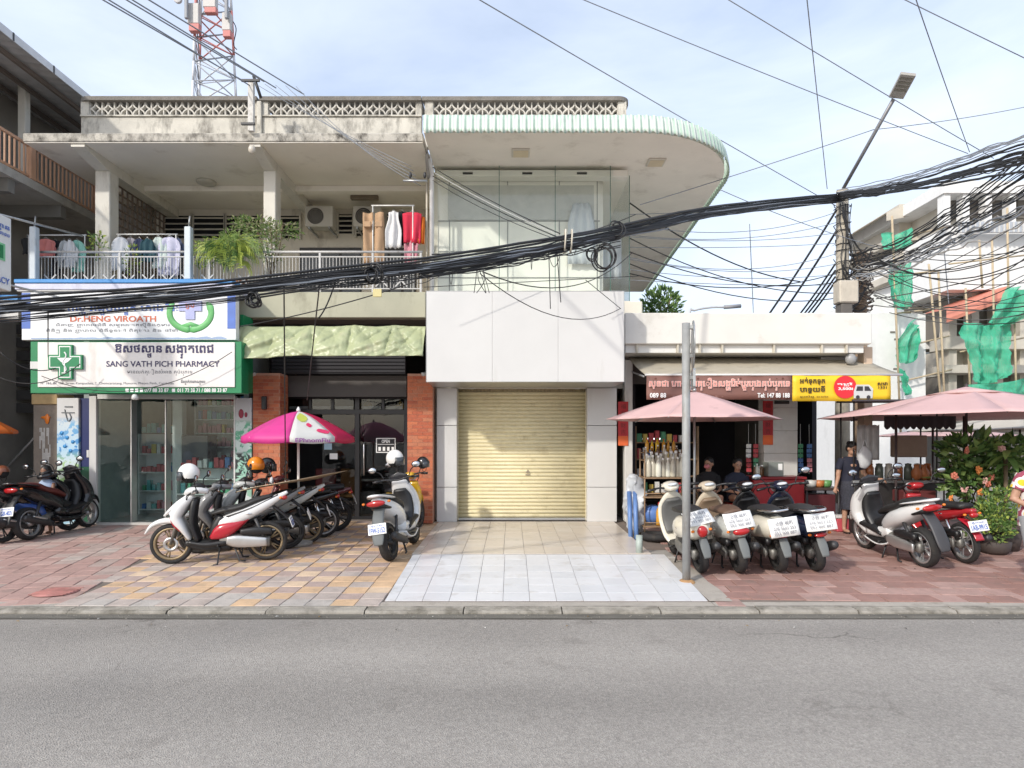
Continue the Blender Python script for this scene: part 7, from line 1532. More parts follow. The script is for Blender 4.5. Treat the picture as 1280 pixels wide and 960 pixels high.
helmet('black and white helmet hung before the right brick pillar', at(529, 586, 11.9), BKP, R(-30), .1, s=.8)
helmet('brown helmet on the black scooter at the far left', at(3, 598, 11.4), mat('brown gloss', (.18, .06, .03), .3), 0, 0, False, .8)

# ================================================================ STEEL SIGN POST
sp = thing('sign_post', 'grey steel sign post with round plates seen edge on at the ramp corner', 'sign post', (px(858, 8.15), 8.15, gz(8.15)))
xs = px(858, 8.15); PST = mat('weathered sign post', (.3, .305, .3), .6, metal=.15, var=.12, scale=10, dirt=('#7a6a58', .3, 6, (1, 1, .35)))
MB().tube([(xs, 8.15, gz(8.15)), (xs - .005, 8.15, pz(404, 8.15))], .05, 14).build('shaft', PST, sp)
MB().lathe([(.12, 0), (.1, .03), (.06, .05)], 12, (xs, 8.15, gz(8.15) - .01)).build('footing', mat('rusty footing', (.35, .2, .09), .9, var=.3), sp)
MZ = Matrix.Translation((xs + .085, 8.16, 0)) @ Matrix.Rotation(R(79), 4, 'Z')
MB().lathe([(0, -.006), (.3, -.006), (.3, .006), (0, .006)], 32, (0, 0, pz(431, 8.15)), 'y', M=MZ).build('round_plate', STEEL, sp)
MB().cbox(-.2, .2, -.005, .005, pz(486, 8.15), pz(462, 8.15), .02, M=MZ).build('lower_plate', STEEL, sp)
for y in (409, 445, 472): MB().box(xs + .02, xs + .1, 8.12, 8.2, pz(y, 8.15) - .02, pz(y, 8.15) + .02).build('clamp', STEEL, sp)

# ================================================================ PARASOLS
def parasol(name, label, x, y, z_rim, z_top, rad, n, mats, vents=False, pole_m=STEEL, sag=.03, val=0., pole_z=None, twist=0., dome=.0, base=True):
    t = thing(name, label, 'parasol', (x, y, gz(y)), group='parasols on the pavement')
    for k in range(n):
        a0, a1 = twist + 2 * math.pi * k / n, twist + 2 * math.pi * (k + 1) / n; rows = []
        for i in range(9):
            v = i / 8; r = rad * v; r_ = []
            for j in range(7):
                u = j / 6; a = a0 + (a1 - a0) * u; p = Vector((math.cos(a0), math.sin(a0))).lerp(Vector((math.cos(a1), math.sin(a1))), u)   # straight hem between ribs
                z = z_top + (z_rim - z_top) * (v ** (1 + dome)) - sag * math.sin(math.pi * u) * v * math.sin(math.pi * min(1, v * .8 + .1))
                r_.append((x + p.x * r, y + p.y * r, z))
            rows.append(r_)
        if val:
            rows.append([(x + (px_ - x) * 1.01, y + (py_ - y) * 1.01, pz_ - val * (.75 + .25 * math.sin(math.pi * j / 6))) for j, (px_, py_, pz_) in enumerate(rows[-1])])
        MB().grid(list(reversed(rows)), thick=.003).build('canopy_panel', mats[k % len(mats)], t)
        MB().tube([(x, y, z_top - .03)] + [(x + math.cos(a0) * rad * v, y + math.sin(a0) * rad * v, z_top + (z_rim - z_top) * v ** (1 + dome) - .012) for v in (.25, .5, .75, 1)], .008, 5).build('rib', pole_m, t)
    MB().tube([(x, y, gz(y)), (x, y, z_top + .02)], .02, 10).build('pole', pole_m, t)
    MB().lathe([(.035, z_top + .0), (.03, z_top + .03), (.008, z_top + .07), (0, z_top + .075)], 10, (x, y, 0)).build('finial', pole_m, t)
    if vents: MB().lathe([(rad * .28, z_top - .11), (rad * .1, z_top - .03), (.02, z_top + .02)], n, (x, y, 0)).build('vent_cap', mats[0], t)
    if base: MB().lathe([(.22, 0), (.22, .06), (.05, .09), (.035, .3)], 18, (x, y, gz(y))).build('base', CONC, t)
    return t
PINK = mat('hot pink nylon', (.72, .06, .32), .55, var=.06, trans=.3); PINKW = mat('white nylon', (.75, .75, .72), .55, var=.04, trans=.3); ROSE = mat('faded rose canvas', (.7, .47, .455), .75, var=.06, scale=2, dirt=('#8d6f69', .15, 1.5, (1, 1, 1)), trans=.2); REDN = mat('crimson nylon', (.62, .02, .1), .55, trans=.3); BEIC = mat('cream canvas', (.6, .55, .47), .75, var=.06, trans=.2)
up = parasol('promotional_parasol', 'hot pink and white promotional parasol over the motorbike row', px(373, 10.6), 10.6, pz(546, 10.6), pz(514, 10.6), .88, 8, [PINK, PINKW, REDN, PINK, PINK, PINK, PINKW, PINK], sag=.0, val=.11, twist=R(-125), dome=.45, pole_m=mat('white pole', (.7, .7, .68), .4))
b = MB(); d_ = 9.82
# printing on the white panel and valances
ang = lambda q: (px(373, 10.6) + .892 * math.cos(q), 10.6 + .892 * math.sin(q))
def on_val(b, s, a0, a1, z0, z1, bold=.01, khm=False):
    (xa_, ya_), (xb2, yb2) = ang(a0), ang(a1); L_ = math.dist((xa_, ya_), (xb2, yb2)); M = Matrix.Translation((xa_, ya_, 0)) @ Matrix.Rotation(math.atan2(yb2 - ya_, xb2 - xa_), 4, 'Z'); text(b, s, L_ * .12, L_ * .88, z0, z1, -.012, bold, khmer=khm, M=M)
zr_ = pz(546, 10.6)
on_val(b, 'EPhnomFlu', R(-80), R(-35), zr_ - .085, zr_ - .025); b.build('lettering', mat('purple print', (.32, .08, .35), .5), up)
parasol('rose_parasol', 'faded rose parasol above the rental scooters beside the sign post', px(868, 10.7), 10.7, pz(524, 10.7), pz(489, 10.7), 1.45, 6, [ROSE], sag=.03, twist=R(0) + R(30) - R(30), pole_m=STEEL, dome=.1)
parasol('rose_parasol', 'large faded rose parasol with vented top above the drinks stall', px(1208, 10.9), 10.9, pz(521, 10.9), pz(485, 10.9), 2.25, 8, [ROSE], vents=True, sag=.03, twist=R(22), pole_m=mat('dark pole', (.05, .035, .035), .5), dome=.1)
parasol('cream_parasol', 'cream parasol behind the flower bush at the right edge', px(1275, 13.5), 13.5, pz(538, 13.5), pz(516, 13.5), 2.0, 8, [BEIC], sag=.05, twist=R(10), pole_m=MATS['dark pole'])
parasol('orange_parasol', 'orange parasol tip at the left edge of the dark passage', px(-22, 11.3), 11.3, pz(538, 11.3), pz(516, 11.3), .5, 8, [mat('orange nylon', (.75, .18, .03), .6, trans=.25)], sag=.0, val=.06)
rp_ = parasol('rose_parasol', 'distant pale rose parasol seen under the cream one', px(1180, 17), 17, pz(545, 17), pz(533, 17), 1.7, 8, [ROSE], sag=.05, twist=R(5), pole_m=MATS['dark pole'], base=False)
for x, d_ in ((1120, 11.2), (1166, 12.6), (1205, 11.9)):
    single('awning_pole', MB().tube([(px(x, d_), d_, gz(d_)), (px(x, d_), d_, 2.05)], .022, 8), MATS['dark pole'], {1120: 'dark pole at the left under the vented parasol', 1166: 'dark pole in the middle under the vented parasol', 1205: 'dark pole near the flower bush'}[x], 'pole', group='dark stall poles')

# ================================================================ LAUNDRY, AIR CONDITIONERS
def garment(name, label, x, y0, y1, w, d, m, kind='shirt', par_y=None):
    """hanging cloth: pixels for centre, top and bottom; w half width in metres"""
    zt_, zb_ = pz(y0, d), pz(y1, d); xc_ = px(x, d); rows = []; n = 12; ph = rnd.uniform(0, 6)
    for i in range(9):
        v = i / 8; ww = w * 1.15 * ((.55 + .45 * min(1, v * 5)) if kind == 'shirt' else (1 if kind != 'singlet' else (.55 + .45 * min(1, max(0, v - .2) * 3))))
        rows.append([(xc_ + ww * (2 * j / n - 1) * (1 - .12 * v), d + .03 * math.sin(j * 1.1 + ph + v * 2) * (.4 + v) + .03 * noise.noise((j * .5, v * 2, ph)), zt_ + (zb_ - zt_) * v - (.03 * abs(2 * j / n - 1) if i == 0 else 0) + (.02 * math.sin(j * 2 + ph) if i == 8 else 0)) for j in range(n + 1)])
    t = thing(name, label, 'laundry', (xc_, d, zb_), group='laundry drying on the balcony')
    MB().grid(rows, thick=.006).build('cloth', m, t)
    if kind == 'shirt':
        for s in (-1, 1): MB().grid([[(xc_ + s * (w * .5 + .02 + u * .09) , d + .02 * math.sin(v * 4 + u), zt_ - .06 - u * .12 - v * (zt_ - zb_) * .5) for u in (0, .5, 1)] for v in (0, .33, .66, 1)], thick=.006).build('sleeve', m, t)
    MB().tube([(xc_ - w * .4, d, zt_ - .03), (xc_, d, zt_ + .03), (xc_ + w * .4, d, zt_ - .03)], .006, 5).build('hanger', STEEL, t)
    return t
CL = lambda n, c: mat('cloth ' + n, c, .85, var=.08, scale=8, trans=.15)
DL = 12.75
for name, lab, x, y0, y1, w, c, k in (('shirt', 'coral striped shirt on the left drying rack', 57, 298, 322, .17, (.62, .22, .2), 'shirt'), ('trousers', 'black trousers beside the coral shirt', 69, 300, 345, .1, (.02, .02, .025), 'cloth'), ('shirt', 'pale grey shirt left of the mint one', 80, 300, 335, .09, (.5, .52, .52), 'shirt'), ('shirt', 'mint green shirt on the left rack', 96, 300, 340, .13, (.3, .6, .5), 'shirt'), ('shirt', 'white shirt just left of the mint shirt', 87, 300, 335, .1, (.7, .7, .7), 'shirt'),
    ('shirt', 'white shirt at the left end of the second rack', 150, 296, 338, .15, (.66, .68, .72), 'shirt'), ('shirt', 'dark navy shirt in the middle of the second rack', 174, 298, 325, .12, (.03, .04, .09), 'shirt'), ('shirt', 'dark teal shirt on the second rack', 184, 298, 328, .12, (.02, .07, .09), 'shirt'), ('shirt', 'grey patterned shirt between white and navy ones', 163, 297, 322, .12, (.35, .33, .36), 'shirt'), ('shirt', 'pale green white shirt right of the teal one', 198, 296, 336, .13, (.58, .66, .62), 'shirt'), ('shirt', 'lilac white shirt near the right post', 212, 296, 345, .2, (.56, .56, .7), 'shirt'), ('shirt', 'slate blue shirt beside the lilac one', 222, 297, 325, .08, (.14, .17, .28), 'shirt'),
    ('cloth', 'small black cloth at the left end of the left rack', 34, 297, 318, .1, (.03, .03, .03), 'cloth')):
    garment(name, lab, x, y0, y1, w, DL + rnd.uniform(-.15, .1), CL(lab, c), k)
def rack(label, x0, x1, y, d):
    t = thing('drying_rack', label, 'rack', ((px(x0, d) + px(x1, d)) / 2, d, 4.4), group='drying racks on the balcony'); m = mat('white rack steel', (.66, .66, .64), .4)
    MB().tube([(px(x0, d), d, pz(y, d)), (px(x1, d), d, pz(y, d))], .014, 6).build('rail', m, t)
    for x in (x0 + 2, x1 - 2): MB().tube([(px(x, d), d, 4.4), (px(x, d), d, pz(y, d))], .012, 6).build('leg', m, t)
rack('white drying rack at the left end of the balcony', 34, 108, 294, DL); rack('white drying rack behind the middle of the left railing', 146, 222, 293, DL); rack('white clothes stand at the right end of the balcony', 464, 518, 257, 12.6)
b = MB(); d_ = 12.6; xt = px(467, d_)
t = thing('trousers', 'tan cargo trousers hanging at the right end of the balcony', 'laundry', (xt, d_, 4.6), group='laundry drying on the balcony'); TAN = CL('tan', (.52, .34, .2))
for s in (-1, 1): MB().grid([[(xt + s * (.02 + .17 * u + .015 * v), d_ + .04 * math.sin(u * 5 + v * 3 + s), pz(266, d_) + (pz(330, d_) - pz(266, d_)) * v) for u in [i / 6 for i in range(7)]] for v in [j / 10 for j in range(11)]], thick=.02).build('leg', TAN, t); MB().cbox(xt + s * .11 - .07, xt + s * .11 + .07, d_ - .07, d_ - .04, pz(285, d_), pz(278, d_), .01).build('pocket', TAN, t)
garment('singlet', 'white singlet hanging between the tan trousers and red shirt', 492, 264, 310, .15, 12.62, CL('white singlet', (.74, .74, .74)), 'singlet'); garment('cloth', 'black cloth between the white singlet and the red shirt', 503, 264, 308, .09, 12.7, CL('black', (.015, .015, .018)), 'cloth'); garment('shirt', 'bright red shirt at the right end of the balcony', 515, 265, 304, .16, 12.6, CL('bright red', (.62, .03, .07)), 'cloth'); garment('shirt', 'pink cloth under the red shirt', 514, 303, 330, .12, 12.62, CL('pink', (.6, .25, .3)), 'cloth'); garment('shirt', 'orange shirt half hidden beside the red one', 526, 270, 305, .07, 12.66, CL('orange', (.75, .2, .02)), 'cloth')
def aircon(label, x0, x1, y0, y1, d):
    a, c = at(x0, y1, d), at(x1, y0, d); t = thing('air_conditioner', label, 'air conditioner', ((a.x + c.x) / 2, d, a.z), group='air conditioner units on the balcony wall'); m = mat('aged aircon casing', (.55, .52, .46), .55, var=.06, dirt=('#83796a', .25, 3, (1, 1, .4)))
    MB().cbox(a.x, c.x, d, d + .32, a.z, c.z, .015).build('casing', m, t)
    cx_ = a.x + (c.x - a.x) * .38; cz_ = (a.z + c.z) / 2; rr = (c.z - a.z) * .4
    MB().lathe([(0, -.004), (rr, -.004), (rr, .0)], 24, (cx_, d, cz_), 'y').build('fan_opening', mat('dark fan', (.05, .045, .045), .6), t)
    for q in range(5): MB().lathe([(rr * (q + 1) / 5 - .006, -.012), (rr * (q + 1) / 5, -.012), (rr * (q + 1) / 5, -.006), (rr * (q + 1) / 5 - .006, -.006)], 24, (cx_, d, cz_), 'y', closed=True).build('grille_ring', m, t)
    for x in (a.x + .08, c.x - .1): MB().box(x, x + .03, d + .0, YB - .0, a.z - .05, a.z - .002).build('wall_bracket', STEEL, t)
aircon('air conditioner unit left of the louvre on the balcony wall', 381, 416, 257, 283, 14.7); aircon('air conditioner unit behind the hanging tan trousers', 441, 476, 257, 283, 14.7)
b = MB(); b.tube([at(317, 182, 12.0), at(340, 205, 12.7), at(350, 225, 13.5), at(378, 257, 14.7)], .012, 5, sub=5); single('overhead_wire', b, CABLE, 'black wire running along the bracket to the left air conditioner', 'wire', group='house wires')

# ================================================================ PLANTS
def leafmat(n, c): return mat('leaf ' + n, c, .5, var=.3, scale=1.5, trans=.3)
LG1, LG2, LG3, LY = leafmat('mid green', (.1, .19, .05)), leafmat('dark green', (.045, .095, .03)), leafmat('light green', (.21, .31, .09)), leafmat('yellow green', (.42, .5, .1)); STEMM = mat('stem', (.14, .1, .06), .8, var=.2)
def leaves(cen, rad, n, ln, wd, seed, hole=.3, up=.2):
    q = random.Random(seed); b = MB()
    for k in range(n):
        while True:
            p = Vector((q.uniform(-1, 1), q.uniform(-1, 1), q.uniform(-1, 1)))
            if p.length < 1 and p.length > .25 and noise.noise(p * 2.2 + Vector((seed, 0, 0))) > -hole: break
        c = Vector((cen[0] + p.x * rad[0], cen[1] + p.y * rad[1], cen[2] + p.z * rad[2])); d = (p + Vector((q.uniform(-.8, .8), q.uniform(-.8, .8), q.uniform(-.5, .8) + up))).normalized()
        s = d.cross(Vector((q.uniform(-1, 1), q.uniform(-1, 1), q.uniform(-1, 1)))).normalized(); l = ln * q.uniform(.6, 1.3); w = wd * q.uniform(.6, 1.2); nn = d.cross(s) * l * .12
        b.add([c, c + d * l * .45 + s * w + nn, c + d * l, c + d * l * .45 - s * w + nn], [(0, 1, 2), (0, 2, 3)], False, k % 2 if k % 5 else 2)
    return b
# flower bush: several stems, leaf masses, coral blossoms, in planters
fx = px(1228, 10.5)
fbush = thing('flowering_bush', 'leafy bush with coral orange blossoms beside the red motorbike', 'bush', (fx, 10.6, gz(10.6)))
b = MB()
for k in range(9): b.tube([(fx + rnd.uniform(-.12, .12), 10.6 + rnd.uniform(-.1, .1), .1), (fx + rnd.uniform(-.35, .35), 10.6 + rnd.uniform(-.2, .2), .7), (fx + rnd.uniform(-.55, .6), 10.6 + rnd.uniform(-.3, .3), rnd.uniform(1.1, 1.55))], .012, 5, sub=4)
b.build('stems', STEMM, fbush)
for k, (dx, z, rx, rz, n) in enumerate(((-.15, 1.42, .42, .3, 300), (.3, 1.25, .36, .28, 210), (-.28, 1.0, .36, .25, 170), (.12, .8, .42, .28, 170), (.5, 1.45, .28, .2, 110))):
    o = leaves((fx + dx, 10.6, z), (rx, .36, rz), n, .17, .05, 20 + k).build('foliage', [LG1, LG3, LG2], fbush); o['kind'] = 'stuff'
fl = MB()
for k in range(5):
    a = 2 * math.pi * k / 5; fl.ell((.03 * math.cos(a), .03 * math.sin(a), 0), (.026, .026, .012), 6, 4)
fl.ell((0, 0, .01), (.012, .012, .012), 6, 4); fms = [fl.mesh('blossom', m_) for m_ in (mat('coral petal', (.62, .2, .13), .6, trans=.2), mat('pale pink petal', (.75, .45, .4), .6, trans=.2), mat('orange petal', (.8, .3, .08), .6, trans=.2))]
for k, (x, y) in enumerate(((1194, 595), (1206, 612), (1224, 588), (1236, 606), (1231, 602), (1188, 622), (1208, 562), (1252, 560), (1227, 615), (1240, 598))):
    for q in range(3):
        c = at(x + rnd.uniform(-2, 2), y + rnd.uniform(-2, 2), 10.22); inst('blossom', fms[k % 3], fbush, c, (R(90) + rnd.uniform(-.6, .6), rnd.uniform(-.5, .5), rnd.uniform(0, 3)), (1, 1, 1))
gb = thing('green_bush', 'low dense green bush in a dark pot right of the red motorbike', 'bush', (px(1245, 9.9), 9.95, gz(9.9)))
gxx = px(1246, 9.9)
MB().lathe([(.16, 0), (.2, .05), (.22, .18), (.2, .19), (.0, .17)], 18, (gxx, 9.95, gz(9.9))).build('pot', mat('dark clay pot', (.06, .045, .04), .7), gb)
for k, (dx, z, n) in enumerate(((0, .46, 520), (-.08, .24, 330), (.14, .68, 300))):
    o = leaves((gxx + dx, 9.95, z), (.33, .28, .2), n, .07, .022, 40 + k).build('foliage', [LG1, LG3, LY], gb); o['kind'] = 'stuff'
bp_ = thing('broadleaf_plant', 'plant with big drooping light green leaves behind the bush', 'plant', (px(1256, 10.2), 10.2, gz(10.2)))
MB().tube([(px(1258, 10.2), 10.2, gz(10.2)), (px(1257, 10.2), 10.2, 1.35)], .03, 7).build('trunk', STEMM, bp_)
for k in range(15):
    a = 2 * math.pi * k / 15 + .3; c = Vector((px(1254, 10.2), 10.1, 1.35 + .12 * math.sin(k * 2.2))); d = Vector((math.cos(a), math.sin(a) * .8, .15 + .2 * math.sin(k * 1.7))).normalized(); s = d.cross(Vector((0, 0, 1))).normalized(); P = []
    for i in range(5):
        v = i / 4; w = .055 * math.sin(math.pi * min(1, v * .9 + .08)); m_ = c + d * .34 * v - Vector((0, 0, .22 * v * v)); P.append([tuple(m_ - s * w), tuple(m_ + Vector((0, 0, -.01))), tuple(m_ + s * w)])
    MB().grid(P).build('leaf', LG3 if k % 2 else LG1, bp_)
MB().lathe([(.16, 0), (.22, .3), (.19, .31), (0, .29)], 16, (px(1258, 10.2), 10.2, gz(10.2))).build('pot', MATS['dark clay pot'], bp_)
# balcony palm and creeper
bpm = thing('potted_palm', 'bright green palm on the balcony between the two railings', 'plant', (px(290, 12.7), 12.7, 4.4))
for k in range(46):
    a = rnd.uniform(0, 6.28); l = rnd.uniform(.5, 1.05); c = Vector((px(288, 12.3) + rnd.uniform(-.1, .1), 12.2, 4.72 + rnd.uniform(0, .3))); d = Vector((math.cos(a) * .25, math.sin(a) * .15, 1)).normalized(); pts = [c + d * l * 1.4 * v + Vector((math.cos(a) * .3, math.sin(a) * .15, -.95)) * (v * v) * l for v in [i / 6 for i in range(7)]]; b = MB()
    for i in range(1, 7):
        for s in (-1, 1):
            p = pts[i]; t_ = (pts[i] - pts[i - 1]).normalized(); sd = t_.cross(Vector((0, -1, .2))).normalized() * s
            for q in range(2): b.add([p - t_ * .04 * q, p - t_ * .04 * q + sd * .1 + t_ * .11 - Vector((0, 0, .03)), p - t_ * .04 * q + sd * .16 + t_ * .16 - Vector((0, 0, .09)), p - t_ * .04 * q + sd * .08 + t_ * .07 - Vector((0, 0, .03))], [(0, 1, 2, 3)])
    b.tube(pts, .006, 4); b.build('frond', (LY, LG3, LY, LG1)[k % 4], bpm)
MB().lathe([(.15, 4.4), (.2, 4.68), (.17, 4.69), (0, 4.66)], 16, (px(290, 12.3), 12.62, 0)).build('pot', mat('clay pot', (.3, .14, .08), .7), bpm)
cr = thing('creeper', 'pale creeper wound round the middle balcony column', 'plant', (px(335, 12.6), 12.6, 4.4))
for k, (x, y, rx, rz, n) in enumerate(((322, 283, .45, .16, 300), (352, 288, .4, .14, 260), (340, 310, .25, .3, 160), (306, 280, .3, .12, 140))):
    c = at(x, y, 12.55); o = leaves((c.x, 12.55, c.z), (rx, .22, rz), n, .085, .016, 60 + k, up=-.1).build('foliage', [LG3, mat('leaf dusty', (.36, .36, .2), .6, var=.2, trans=.2), LG1], cr); o['kind'] = 'stuff'
b = MB()
for k in range(5): b.tube([at(337, 352, 12.6), at(332 + 4 * k, 318, 12.55), at(322 + 8 * k, 290 - 3 * k, 12.5)], .01, 5, sub=4)
b.build('stems', STEMM, cr)
for x, y, lab in ((122, 306, 'thin leafy plant beside the left balcony column'), (165, 325, 'thin leafy plant among the hanging shirts')):
    t = thing('balcony_plant', lab, 'plant', (px(x, 12.6), 12.6, 4.4)); c = at(x, y, 12.55); o = leaves((c.x, 12.55, c.z), (.16, .12, .3), 90, .08, .02, 80 + x).build('foliage', [LG3, LY, LG1], t); o['kind'] = 'stuff'; MB().tube([(c.x, 12.55, 4.4), (c.x + .03, 12.55, c.z + .2)], .01, 5).build('stem', STEMM, t)
t = thing('yellow_bush', 'yellowish bush behind the railing left of the palm', 'plant', (px(258, 12.8), 12.8, 4.4)); c = at(255, 318, 12.8); o = leaves((c.x, 12.8, c.z), (.25, .15, .28), 220, .09, .02, 91).build('foliage', [LY, LG3, LG1], t); o['kind'] = 'stuff'; MB().tube([(c.x, 12.8, 4.4), (c.x, 12.8, c.z)], .012, 5).build('stem', STEMM, t)
# tree crown in the gap beside the white shop
tr_ = thing('tree', 'small tree showing between the canopy and the corner shop roof', 'tree', (px(826, 24), 24, 0)); c = at(826, 384, 24)
MB().tube([(c.x, 24, 0), (c.x, 24, 4.5), (c.x + .1, 24, 6.3)], [.14, .1, .05], 8).build('trunk', STEMM, tr_)
for k in range(7):
    a = k * .9; MB().tube([(c.x, 24, 4.6 + k * .2), (c.x + .5 * math.cos(a), 24 + .4 * math.sin(a), 5.6 + .2 * k)], [.045, .015], 5).build('limb', STEMM, tr_)
o = leaves((c.x, 24, c.z - .3), (.75, .7, 1.0), 800, .24, .06, 5, .15).build('crown', [LG1, LG3, LG2], tr_); o['kind'] = 'stuff'

# ================================================================ PEOPLE
DG = bpy.context.evaluated_depsgraph_get
def fuse(mb, vox=.009):
    """joins overlapping volumes into one continuous skin"""
    me = mb.mesh('body', []); o = bpy.data.objects.new('body', me); COL.objects.link(o); m = o.modifiers.new('r', 'REMESH'); m.mode = 'VOXEL'; m.voxel_size = vox; s = o.modifiers.new('s', 'SMOOTH'); s.factor = .5; s.iterations = 4
    out = bpy.data.meshes.new_from_object(o.evaluated_get(DG())); bpy.data.objects.remove(o)
    for p in out.polygons: p.use_smooth = True
    return out
def hand(mb, w, d, side, sc=1., curl=.6, pn=None):
    """palm and five bent fingers from the wrist along d"""
    w, d = Vector(w), Vector(d).normalized(); s = (Vector(pn) if pn else Vector((0, -1, 0))); s = (s - d * s.dot(d)).normalized(); lat = d.cross(s).normalized() * side
    mb.tube([w, w + d * .05 * sc, w + d * .085 * sc], [.022 * sc, .03 * sc, .03 * sc], 8)
    for lo in (-.02, .02): mb.tube([w + d * .03 * sc, w + d * .085 * sc + lat * lo * sc], [.015 * sc, .014 * sc], 7)
    for k, (lo, ln) in enumerate(((-.03, .06), (-.01, .075), (.01, .07), (.03, .055))):
        a = w + d * .085 * sc + lat * lo * sc; b_ = a + d * ln * .5 * sc + s * ln * .2 * curl * sc; c_ = b_ + d * ln * .3 * sc + s * ln * .55 * curl * sc; mb.tube([a, b_, c_], [.0095 * sc, .0088 * sc, .0075 * sc], 6)
    a = w + d * .025 * sc - lat * .022 * sc; mb.tube([a, a + d * .03 * sc - lat * .025 * sc + s * .012 * sc, a + d * .06 * sc - lat * .03 * sc + s * .025 * sc], [.013 * sc, .011 * sc, .009 * sc], 6)
def head(mb, c, f=(0, -1, 0), s=1.):
    c = Vector(c); f = Vector(f).normalized(); r = Vector((0, 0, 1)).cross(f).normalized(); M = Matrix((r, -f, r.cross(-f))).transposed().to_4x4(); M.translation = c
    mb.ell((0, .012, .02), (.075 * s, .092 * s, .1 * s), 16, 12, M=M); mb.ell((0, -.02, -.045), (.058 * s, .068 * s, .07 * s), 14, 10, M=M)
    mb.tube([(0, -.085 * s, .01 * s), (0, -.104 * s, -.025 * s), (0, -.085 * s, -.033 * s)], [.009, .014, .01], 6, M=M)
    for q in (-1, 1): mb.ell((q * .077 * s, .01, -.005), (.012 * s, .022 * s, .032 * s), 8, 6, M=M); mb.ell((q * .028 * s, -.078 * s, .02 * s), (.018 * s, .012 * s, .008 * s), 8, 6, M=M)
    mb.ell((0, -.082 * s, -.06 * s), (.024 * s, .012 * s, .009 * s), 8, 6, M=M); return M
def face(root, M, s=1.):
    for q in (-1, 1):
        MB().ell((q * .029 * s, -.089 * s, .006 * s), (.012 * s, .006 * s, .006 * s), 8, 6, M=M).build('eye', mat('eye white', (.6, .58, .55), .3), root, world=False); MB().ell((q * .029 * s, -.094 * s, .006 * s), (.005 * s, .004 * s, .005 * s), 8, 6, M=M).build('iris', BLACK, root, world=False)
        MB().tube([(q * .014 * s, -.093 * s, .026 * s), (q * .044 * s, -.086 * s, .028 * s)], .004, 5, M=M).build('eyebrow', HAIR, root, world=False)
    MB().ell((0, -.09 * s, -.06 * s), (.022 * s, .008 * s, .007 * s), 8, 6, M=M).build('lips', mat('lips', (.35, .11, .09), .5), root, world=False)
HAIR = mat('black hair', (.012, .01, .009), .5, var=.3, scale=30)
def hairs(root, M, s=1., long=False):
    b = MB(); b.ell((0, .025 * s, .045 * s), (.084 * s, .092 * s, .088 * s), 16, 12, M=M); b.ell((0, .06 * s, -.0), (.078 * s, .06 * s, .085 * s), 14, 10, M=M)
    if long: b.ell((0, .1 * s, .06 * s), (.045 * s, .045 * s, .045 * s), 12, 8, M=M)
    b.build('hair', HAIR, root, world=False)
def bodyobj(mb, root, skin=SKIN, vox=.009):
    me = fuse(mb, vox); me.materials.append(skin); o = bpy.data.objects.new('body', me); COL.objects.link(o); o.parent = root; return o
def ring_loft(mb, rings, n=22):
    """cloth: rings of (cx, cy, z, rx, ry)"""
    rings = catmull(rings, 4); rows = [[(cx_ + rx * math.cos(2 * math.pi * j / n), cy_ + ry * math.sin(2 * math.pi * j / n), z + .0) for j in range(n + 1)] for cx_, cy_, z, rx, ry in rings]; mb.grid(rows); return mb

# --- woman standing at the food table
wx, wy = px(1063, 11.75), 11.75
wo = thing('person', 'woman in dark navy top and patterned dark skirt reaching to the food table', 'person', (wx, wy, gz(wy) + .005))
b = MB(); Mh = head(b, (.0, -.06, 1.5), (.35, -1, -.45))
b.tube([(0, .0, 1.28), (0, -.03, 1.42)], [.055, .05], 10); b.tube([(0, .02, .88), (0, .02, 1.05), (0, .0, 1.22), (0, .0, 1.3)], [.13, .11, .13, .09], 14)
b.tube([(-.15, 0, 1.29), (.15, 0, 1.29)], .055, 10)
b.tube([(-.165, 0, 1.29), (-.22, .0, 1.05), (-.25, -.06, 1.0), (-.33, -.14, .83)], [.05, .042, .038, .026], 10); hand(b, (-.33, -.14, .83), (-.25, -.25, -.6), 1, curl=.9)
b.tube([(.165, 0, 1.29), (.23, -.02, 1.06), (.26, -.08, 1.0), (.36, -.24, .97)], [.05, .042, .038, .026], 10); hand(b, (.36, -.24, .97), (.6, -.6, -.1), -1, curl=1.1, pn=(0, 0, -1))
for s, dx in ((-1, -.02), (1, .05)):
    b.tube([(s * .08, .02, .9), (s * .085 + dx * .5, .0, .48), (s * .08 + dx, .03, .1), (s * .08 + dx, .02, .05)], [.085, .052, .034, .035], 10); b.ell((s * .08 + dx, -.06, .035), (.038, .105, .034), 10, 8)
bodyobj(b, wo); hairs(wo, Mh, 1., True); face(wo, Mh)
NVT = mat('navy cotton', (.012, .014, .03), .8, var=.15, scale=14); SKT = mat('dark patterned skirt', (.03, .032, .045), .8, var=.7, scale=38)
ring_loft(MB(), [(0, 0, 1.36, .075, .065), (0, 0, 1.345, .13, .085), (0, 0, 1.29, .2, .105), (0, 0, 1.2, .18, .12), (0, .01, 1.05, .15, .125), (0, .02, .92, .175, .14)]).build('top', NVT, wo, world=False)
for s in (-1, 1): MB().tube([(s * .14, 0, 1.3), (s * .2, 0, 1.19), (s * .215, 0, 1.13)], [.075, .068, .062], 14, cap=False).build('sleeve', NVT, wo, world=False)
ring_loft(MB(), [(0, .02, .97, .155, .13), (0, .02, .86, .185, .15), (.01, .01, .65, .19, .15), (.02, .0, .42, .19, .15)]).build('skirt', SKT, wo, world=False)
for s, dx in ((-1, -.02), (1, .05)): MB().ell((s * .08 + dx, -.055, .012), (.045, .12, .014), 12, 6).build('sandal', BLACK, wo, world=False)
